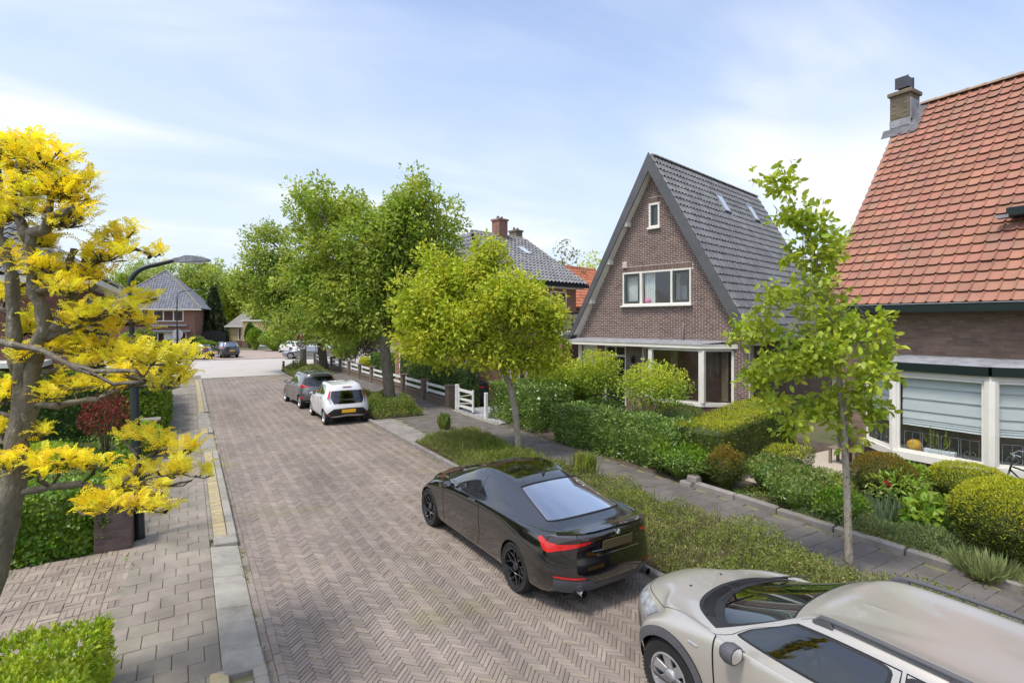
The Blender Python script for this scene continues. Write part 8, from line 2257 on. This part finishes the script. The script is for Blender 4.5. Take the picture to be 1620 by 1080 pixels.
for sd in (-1, 1):
    k = 0 if sd > 0 else 1
    rl = [estate.ev([s_], [7.14])[0][0] for s_ in np.linspace(4.2, 8.55, 15)]
    b = MB(); pts_ = [(sd * p[0], p[1], p[2] + .046) for p in rl]; pts_[0] = (pts_[0][0], pts_[0][1], pts_[0][2] - .05); pts_[-1] = (pts_[-1][0], pts_[-1][1], pts_[-1][2] - .05)
    b.tube(pts_, [.016] + [.021] * 13 + [.016], 8); rr_ = b.build('roof_rail', m_clad, es, local=True, smooth=True, angle=50)
    for i0, i1 in ((0, 2), (6, 7), (12, 14)):
        b = MB(); a_, c_ = Vector(rl[i0]), Vector(rl[i1]); b.hexa([(sd * a_.x - .022, a_.y, a_.z - .012), (sd * a_.x + .022, a_.y, a_.z - .012), (sd * c_.x + .022, c_.y, c_.z - .012), (sd * c_.x - .022, c_.y, c_.z - .012), (sd * a_.x - .018, a_.y + .03, a_.z + .05), (sd * a_.x + .018, a_.y + .03, a_.z + .05), (sd * c_.x + .018, c_.y - .03, c_.z + .05), (sd * c_.x - .018, c_.y - .03, c_.z + .05)], 0, .008); b.build('rail_foot', m_clad, rr_, local=True)
    for s_, key in ((7.15, 'fd'), (5.45, 'rd')):
        p = Vector(estate.ev([s_], [4.1])[0][0]); b = MB(); b.box((sd * (p.x - .01), p.y - .10, p.z - .018), (sd * (p.x + .032), p.y + .10, p.z + .018), bev=.010); b.build('handle', p_silver, made.get((key, k), es), local=True)
    p = Vector(estate.ev([9.35], [3.25])[0][0]); b = MB(); b.box((sd * (p.x - .004), p.y - .055, p.z - .010), (sd * (p.x + .008), p.y + .055, p.z + .016), bev=.006); b.build('side_marker', m_clear, es, local=True)
# wipers, washer jets, cowl vents
for x0, x1, yy in ((-.42, -.05, 0), (.22, .62, 0)):
    A = Vector(estate.ev([9.9 + (0 if x0 < 0 else 0)], [6.0])[0][0])
    b = MB()
    ws = lambda x, f: Vector((x, np.interp(abs(x), [0, .18, .36, .53, .68], [1.26, 1.245, 1.20, 1.12, .98]) - f * .77, 1.008 + f * .40 + .028))
    pts_ = [ws(x0 + (x1 - x0) * i / 6, .03 + .16 * i / 6) for i in range(7)]
    b.tube([tuple(p) for p in pts_], .008, 5); b.tube([tuple(ws(x1 - .05, -.02)), tuple(ws((x0 + x1) / 2, .09))], .010, 5)
    b.build('wiper', m_trim, es, local=True)
for x in (-.30, .30):
    b = MB(); p = Vector(estate.ev(estate_inv := [12.55], [5.25])[0][0]); b.lathe([(.0, .014), (.012, .012), (.018, .0)], 8, (math.copysign(p.x * .75, x), p.y - .02, p.z + .002)); b.build('washer_jet', m_trim, es, local=True)
b = MB(); 
for i in range(7):
    b.tube([tuple(Vector(estate.ev([s_], [5.80 + .025 * i])[0][0]) * 1.0 + Vector((0, 0, .004))) for s_ in np.linspace(10.3, 13.9, 12)], .004, 4); b.tube([tuple(Vector(estate.ev([s_], [5.80 + .025 * i])[0][0] * np.array([-1, 1, 1])) + Vector((0, 0, .004))) for s_ in np.linspace(10.3, 13.9, 12)], .004, 4)
b.build('cowl_vent', m_trim, es, local=True)
plate(es, -2.475, .66, m_plate_y); plate(es, 2.335, .48, m_plate_y)

# ---------------------------------------------------------------- small hatchbacks
yc = [-1.42, -1.05, -.65, -.2, .3, .78, 1.17, 1.45]
hatch_rows = lambda: rows(
    lower([.70, .70, .70, .70, .70, .70, .70, .66], yc, (-1.52, .16, .62), (1.66, .22, .54), [(0, .30), (5, .22), (14, .20)]),
    lower([.785, .79, .77, .765, .765, .77, .785, .75], yc, (-1.60, .18, .72), (1.76, .30, .62), [(0, .36), (5, .28), (14, .26)]),
    lower([.805, .812, .79, .785, .785, .79, .81, .78], yc, (-1.65, .21, .755), (1.82, .34, .65), [(0, .56), (5, .52), (14, .50)]),
    lower([.795, .808, .795, .79, .79, .795, .805, .76], yc, (-1.62, .24, .75), (1.80, .36, .63), [(0, .76), (5, .76), (10, .73), (14, .68)]),
    lower([.765, .785, .78, .775, .775, .775, .765, .70], yc, (-1.57, .26, .72), (1.70, .38, .55), [(0, .90), (4, .93), (7, .91), (9, .89), (10, .87), (11, .83), (12, .80), (14, .79)]),
    pts_row((0, -1.555, .925), (.28, -1.545, .93), (.53, -1.48, .95), (.68, -1.34, .98), (.735, -1.24, .985), (.757, -.98, .975), (.760, -.62, .962), (.757, -.18, .95), (.752, .30, .94), (.715, .74, .93), (.64, 1.08, .915), (.54, 1.28, .885), (.40, 1.36, .885), (.21, 1.41, .89), (0, 1.425, .892)),
    pts_row((0, -1.535, .955), (.27, -1.525, .96), (.51, -1.46, .98), (.655, -1.32, 1.01), (.705, -1.20, 1.02), (.732, -.95, 1.01), (.738, -.60, .995), (.735, -.18, .98), (.728, .30, .968), (.675, .72, .965), (.58, .90, .968), (.45, 1.0, .97), (.31, 1.05, .972), (.155, 1.08, .973), (0, 1.09, .973)),
    pts_row((0, -1.37, 1.385), (.22, -1.365, 1.385), (.42, -1.33, 1.375), (.515, -1.25, 1.365), (.548, -1.12, 1.37), (.565, -.88, 1.385), (.575, -.55, 1.398), (.578, -.22, 1.402), (.570, .08, 1.392), (.535, .26, 1.36), (.475, .34, 1.355), (.37, .385, 1.362), (.25, .41, 1.37), (.125, .42, 1.373), (0, .424, 1.374)),
    pts_row((0, -1.20, 1.425), (.12, -1.20, 1.425), (.25, -1.17, 1.42), (.32, -1.10, 1.415), (.355, -1.0, 1.418), (.37, -.78, 1.43), (.38, -.50, 1.438), (.38, -.22, 1.440), (.37, .02, 1.432), (.34, .13, 1.415), (.29, .19, 1.408), (.22, .22, 1.408), (.145, .235, 1.41), (.07, .243, 1.411), (0, .245, 1.411)),
    pts_row(*[(0, y_, z_) for y_, z_ in zip(np.linspace(-1.04, .12, 15), [1.437, 1.438, 1.440, 1.442, 1.446, 1.450, 1.453, 1.454, 1.453, 1.449, 1.444, 1.438, 1.433, 1.430, 1.428])]))
hatch = Skin(*hatch_rows())
def hatch_regions(pt, AX, r, kind):
    w1 = smooth_poly([(7.05, 6.14), (9.0, 6.12), (9.12, 6.36), (8.85, 6.84), (7.02, 6.84)], .1)
    w2 = smooth_poly([(4.9, 6.24), (6.85, 6.14), (6.85, 6.84), (5.5, 6.82)], .12)
    fd = [(9.05, 6.02), (9.05, 4.8), (8.95, 3.0), (8.9, 1.0), (6.94, 1.0), (6.92, 3.5), (6.94, 6.0), (6.96, 6.90), (8.8, 6.90), (9.22, 6.38)]
    rd = [(6.88, 6.02), (6.88, 1.0), (6.05, 1.0), (5.75, 2.4), (5.15, 3.4), (4.95, 6.05), (5.55, 6.88), (6.88, 6.90)]
    reg = [dict(name='hole', view='side', poly=arch(AX[0], r + .035, r, .30), drop=True), dict(name='hole', view='side', poly=arch(AX[1], r + .035, r, .28), drop=True),
           dict(name='w1', view='st', poly=w1, mat=g_car, part='side_window', off=-.003, **{'in': 'fd'}), dict(name='w2', view='st', poly=w2, mat=g_car, part='side_window', off=-.003, **{'in': 'rd'}),
           dict(name='t1', view='st', poly=grow(w1, .05), mat=m_trim), dict(name='t2', view='st', poly=grow(w2, .05), mat=m_trim),
           dict(name='ws', view='st', poly=smooth_poly([(9.75, 6.10), (14, 6.06), (14, 6.92), (9.80, 6.92)], .03), mat=g_ws, part='windscreen', mid=True, off=-.003),
           dict(name='wsb', view='st', poly=[(9.55, 5.85), (14, 5.80), (14, 6.96), (9.66, 6.96)], mat=m_trim)]
    if kind == 'white':
        reg += [dict(name='tl', view='st', poly=smooth_poly([(2.42, 4.5), (2.85, 4.3), (3.15, 5.4), (3.10, 6.6), (2.66, 6.56), (2.56, 5.7)], .15), mat=m_redl, part='tail_lamp', off=.012),
                dict(name='tl2', view='st', poly=smooth_poly([(1.95, 3.15), (2.4, 3.4), (2.85, 4.25), (2.45, 4.42), (2.25, 4.0)], .12), mat=m_clear, part='lower_lamp', off=.008),
                dict(name='rw', view='st', poly=smooth_poly([(0, 3.04), (1.75, 3.06), (2.32, 4.4), (2.54, 6.60), (0, 6.64)], .06), mat=g_hatch, part='rear_window', mid=True, off=.003),
                dict(name='low', view='st', poly=smooth_poly([(0, 1.05), (2.4, .9), (3.15, .5), (3.3, 1.1), (1.75, 2.22), (0, 2.28)], .05), mat=m_trim, part='bumper_panel', mid=True, off=.003),
                dict(name='lip', view='st', poly=smooth_poly([(0, .75), (1.9, .72), (2.5, .95), (1.9, 1.08), (0, 1.18)], .1), mat=m_rims, part='bumper_lip', mid=True, off=.012),
                dict(name='rf', view='st', poly=smooth_poly([(2.35, 1.18), (2.95, 1.1), (2.8, 1.42), (2.3, 1.40)], .2), mat=m_redl, part='reflector', off=.008)]
        reg = reg[:2] + [reg[-1], reg[-2]] + reg[2:-2]
    else:
        reg += [dict(name='tl', view='st', poly=smooth_poly([(1.55, 4.15), (2.6, 3.7), (3.6, 3.9), (4.25, 4.72), (3.4, 4.85), (2.2, 4.72)], .15), mat=m_redl, part='tail_lamp', off=.012),
                dict(name='rw', view='st', poly=smooth_poly([(0, 5.75), (2.75, 5.85), (2.72, 6.78), (0, 6.82)], .06), mat=g_hatch, part='rear_window', mid=True, off=.003),
                dict(name='rf', view='st', poly=smooth_poly([(2.7, 1.5), (3.3, 1.5), (3.3, 1.95), (2.75, 1.95)], .2), mat=m_redl, part='reflector', off=.006),
                dict(name='low', view='st', poly=[(0, 0), (3.2, 0), (2.6, 1.3), (0, 1.4)], mat=m_trim),
                dict(name='lip', view='st', poly=smooth_poly([(0, .6), (2.2, .6), (2.6, .9), (0, .95)], .1), mat=m_rims, part='bumper_lip', mid=True, off=.012)]
        reg = reg[:2] + [reg[-1]] + reg[2:-1]
    reg += [dict(name='hg', view='st', poly=ribbon([(0, 2.95), (1.9, 2.9), (2.35, 3.4), (2.7, 4.2)], .03), mat=m_gap),
            dict(name='dg', view='st', poly=ribbon(fd + [fd[0]], .028), mat=m_gap), dict(name='dg2', view='st', poly=ribbon(rd + [rd[0]], .028), mat=m_gap),
            dict(name='fd', view='st', poly=fd, mat=pt, part='door'), dict(name='rd', view='st', poly=rd, mat=pt, part='door'),
            dict(name='hl', view='st', poly=smooth_poly([(11.0, 3.35), (12.6, 3.0), (12.9, 3.5), (11.1, 4.0)], .15), mat=m_clear, part='headlamp', off=.004),
            dict(name='gr', view='st', poly=[(12.7, 1.2), (14, 1.2), (14, 2.4), (13.0, 2.4)], mat=m_trim),
            dict(name='bg', view='st', poly=ribbon([(9.5, 5.4), (10.3, 4.7), (11.2, 4.2), (12.2, 3.9), (14, 3.85)], .045), mat=m_gap)]
    return reg
def small_car(name, label, loc, rz, pt, kind, sy=1, sx=1, sz=1, r=.285, group=None, detail=(84, 60), plate_mat=m_plate_y, wheel_style='hub'):
    sk = Skin(*hatch_rows(), sx=sx, sy=sy, sz=sz); AX = (-1.17 * sy, 1.17 * sy); t = thing(name, loc, label, 'car', group, rz=rz)
    md = car_skin(t, sk, hatch_regions(pt, AX, r, kind), [pt], *detail)
    for s_ in (-1, 1):
        for ya in AX: wheel(t, s_ * .70 * sx, ya, r, .18, .20 * r / .285, wheel_style, m_rims, 8)
    underbody(t, .56 * sx, -1.38 * sy, 1.32 * sy, .2, .56, AX, r)
    interior(t, .56, -1.2 * sy, .62 * sy, .42, .92 * sz, .45 * sy, m_seat, -.10, .56, -.80 * sy)
    mirror_glass(t, .78 * sx, .60 * sy, .98 * sz, m_trim if kind == 'white' else pt, .18, .13)
    zp = (.51 if kind == 'white' else .72) * sz; pp_ = sk.inv([(0.0, zp)], 'rear')[0]; P_ = sk.ev([pp_[0]], [pp_[1]])[0][0]
    plate(t, P_[1] - .016, zp, plate_mat, .50, .12)
    if kind == 'white':
        b = MB(); P_ = sk.ev([0], [6.93])[0][0]; b.box((-.15, P_[1] - .03, P_[2] - .01), (.15, P_[1] - .005, P_[2] + .012)); b.build('brake_lamp', m_redl, t, local=True)
        for s_ in (-1, 1):
            b = MB(); q = [sk.ev([v], [7.45])[0][0] for v in np.linspace(3.5, 8.8, 10)]; b.tube([(s_ * p[0], p[1], p[2] + .001) for p in q], .006, 5); b.build('roof_strip', m_trim, t, local=True)
        b = MB(); p = sk.ev([0], [8.2])[0][0]; b.tube([tuple(p), (p[0], p[1] - .1, p[2] + .20)], .005, 5); b.build('aerial', m_trim, t, local=True)
    for s_, key in ((7.2, 'fd'), (5.7, 'rd')):
        for sd in (1, -1):
            p = Vector(sk.ev([s_], [4.1])[0][0]); b = MB(); b.box((sd * (p.x - .01), p.y - .08, p.z - .014), (sd * (p.x + .026), p.y + .08, p.z + .014), bev=.006); b.build('handle', pt if kind != 'white' or key == 'fd' else m_trim, md.get((key, 0 if sd > 0 else 1), t), local=True)
    return t
small_car('parked_hatchback', 'white small hatchback with large black rear window and yellow plate', (4.97, 21.29, 0), 0.0, p_white, 'white')
small_car('parked_hatchback', 'warm grey hatchback parked in front of the white one', (4.80, 25.80, 0), R(4.2), p_grey, 'grey', 2.51 / 2.34 * 1.03, 1.045, 1.035, .295)
q = ground(305, 569); small_car('parked_hatchback', 'dark hatchback on the forecourt of the far house, seen from the side', (q.x, q.y + 1.2, 0), R(62), p_dark, 'grey', 1.12, 1.05, 1.02, .30, 'cars parked beyond the junction', (56, 40))
def far_estate(name, label, loc, rz, pt, sz=1.0, sy=1.0, group='cars parked beyond the junction'):
    sk = Skin(*estate_rows(), sz=sz, sy=sy); t = thing(name, loc, label, 'car', group, rz=rz); ax = (-1.385 * sy, 1.385 * sy)
    reg = [dict(name='hole', view='side', poly=arch(ax[0], .375, .338, .34), drop=True), dict(name='hole', view='side', poly=arch(ax[1], .375, .338, .34), drop=True),
           dict(name='w1', view='st', poly=ew[0], mat=g_dark, part='side_window'), dict(name='w2', view='st', poly=ew[1], mat=g_dark, part='side_window'), dict(name='w3', view='st', poly=ew[2], mat=g_dark, part='side_window'),
           dict(name='ws', view='st', poly=[(9.70, 6.10), (14, 6.06), (14, 6.92), (9.80, 6.92)], mat=g_dark, part='windscreen', mid=True), dict(name='rw', view='st', poly=[(0, 6.06), (2.75, 6.08), (2.70, 6.88), (0, 6.90)], mat=g_dark, part='rear_window', mid=True),
           dict(name='hl', view='st', poly=[(11.55, 2.95), (13.1, 2.78), (13.1, 3.45), (11.6, 3.55)], mat=m_clear, part='headlamp', off=.004), dict(name='tl', view='st', poly=[(2.2, 3.6), (3.6, 3.6), (3.5, 4.8), (2.3, 4.6)], mat=m_redl, part='tail_lamp', off=.004),
           dict(name='sill', view='st', poly=[(0, 0), (14, 0), (14, 1.0), (0, 1.0)], mat=m_trim), dict(name='gr', view='st', poly=[(13.0, 1.6), (14, 1.6), (14, 3.4), (13.2, 3.4)], mat=m_trim)]
    car_skin(t, sk, reg, [pt], 56, 40)
    for s_ in (-1, 1):
        for ya in ax: wheel(t, s_ * .80, ya, .338, .21, .22, 'plain', m_rims, 5)
    underbody(t, .66, -2.1 * sy, 1.7 * sy, .24, .60, ax, .338)
    b = MB(); b.box((-.6, -2.0 * sy, .5), (.6, .6, 1.02 * sz)); b.build('cabin', m_seat, t, local=True)
    plate(t, -2.49 * sy, .68 * sz, m_plate_y); plate(t, 2.345 * sy, .50 * sz, m_plate_y); mirror_glass(t, .88, .70, 1.02 * sz, pt)
    return t
q = ground(354, 566); far_estate('parked_van', 'tall dark blue people carrier seen from behind on the forecourt', (q.x + .2, q.y + 1.8, 0), R(12), p_dark, 1.12)
q = ground(478, 568); far_estate('parked_saloon', 'grey car parked side on beyond the corner tree', (q.x + .6, q.y + .9, 0), R(68), p_dgrey, .94)
q = at(440 + 22, 510, 66); far_estate('parked_saloon', 'white car with red lamps half hidden behind the zone sign', (q.x, q.y, 0), R(20), p_white, .98)

# ---------------------------------------------------------------- bicycle leaning under the bay window
bx, by = 13.15, 3.30
bq = on_x(1612, 740, 13.2)
bk = thing('bicycle', (13.66, 3.53, .06), 'black upright bicycle with curved silver handlebar under the bay window', 'bicycle', rz=R(0))
def bwheel(y):
    b = MB(); n = 28; b.tube([(0, y + .335 * math.cos(2 * math.pi * i / n), .345 + .335 * math.sin(2 * math.pi * i / n)) for i in range(n + 1)], .019, 6, cap=False); w_ = b.build('wheel', m_tyre, bk, local=True, smooth=True)
    b = MB()
    for i in range(20):
        a_ = 2 * math.pi * i / 20; b.tube([(.02 * (-1) ** i, y, .345), (0, y + .32 * math.cos(a_), .345 + .32 * math.sin(a_))], .0018, 3, cap=False)
    b.tube([(-.05, y, .345), (.05, y, .345)], .02, 8); b.build('spoke', m_chrome, w_, local=True)
bwheel(.52); bwheel(-.58)
b = MB()
for p, q in (((0, -.12, .30), (0, -.28, .80)), ((0, -.12, .30), (0, .36, .78)), ((0, -.25, .72), (0, .33, .85)), ((0, -.12, .30), (.05, -.58, .345)), ((0, -.12, .30), (-.05, -.58, .345)), ((0, -.27, .74), (.05, -.58, .345)), ((0, -.27, .74), (-.05, -.58, .345)), ((0, .37, .76), (.05, .52, .345)), ((0, .37, .76), (-.05, .52, .345)), ((0, .38, .74), (0, .33, .95))): b.tube([p, q], .016, 8)
b.build('frame', m_black, bk, local=True, smooth=True)
b = MB(); b.tube([(0, .33, .95), (0, .30, 1.06), (0, .34, 1.10)], .013, 8); b.tube([(-.27, .02, 1.08), (-.29, .14, 1.12), (-.20, .30, 1.14), (0, .34, 1.10), (.20, .30, 1.14), (.29, .14, 1.12), (.27, .02, 1.08)], .011, 8); b.build('handlebar', m_chrome, bk, local=True, smooth=True)
for sx in (-1, 1):
    b = MB(); b.tube([(sx * .285, .13, 1.115), (sx * .265, .0, 1.078)], .017, 8); b.build('grip', m_black, bk, local=True)
b = MB(); b.hexa([(-.03, -.12, .93), (.03, -.12, .93), (.10, -.40, .93), (-.10, -.40, .93), (-.02, -.10, .97), (.02, -.10, .97), (.09, -.40, 1.0), (-.09, -.40, 1.0)], 0, .015); b.tube([(0, -.28, .78), (0, -.29, .94)], .013, 8); b.build('saddle', m_black, bk, local=True)
b = MB(); b.tube([(0, -.12, .30), (.09, -.12, .17)], .01, 6); b.tube([(0, -.12, .30), (-.09, -.12, .43)], .01, 6); b.lathe([(.09, -.02), (.09, .02)], 16, (.03, -.12, .30), 'X'); b.build('crank', m_black, bk, local=True)
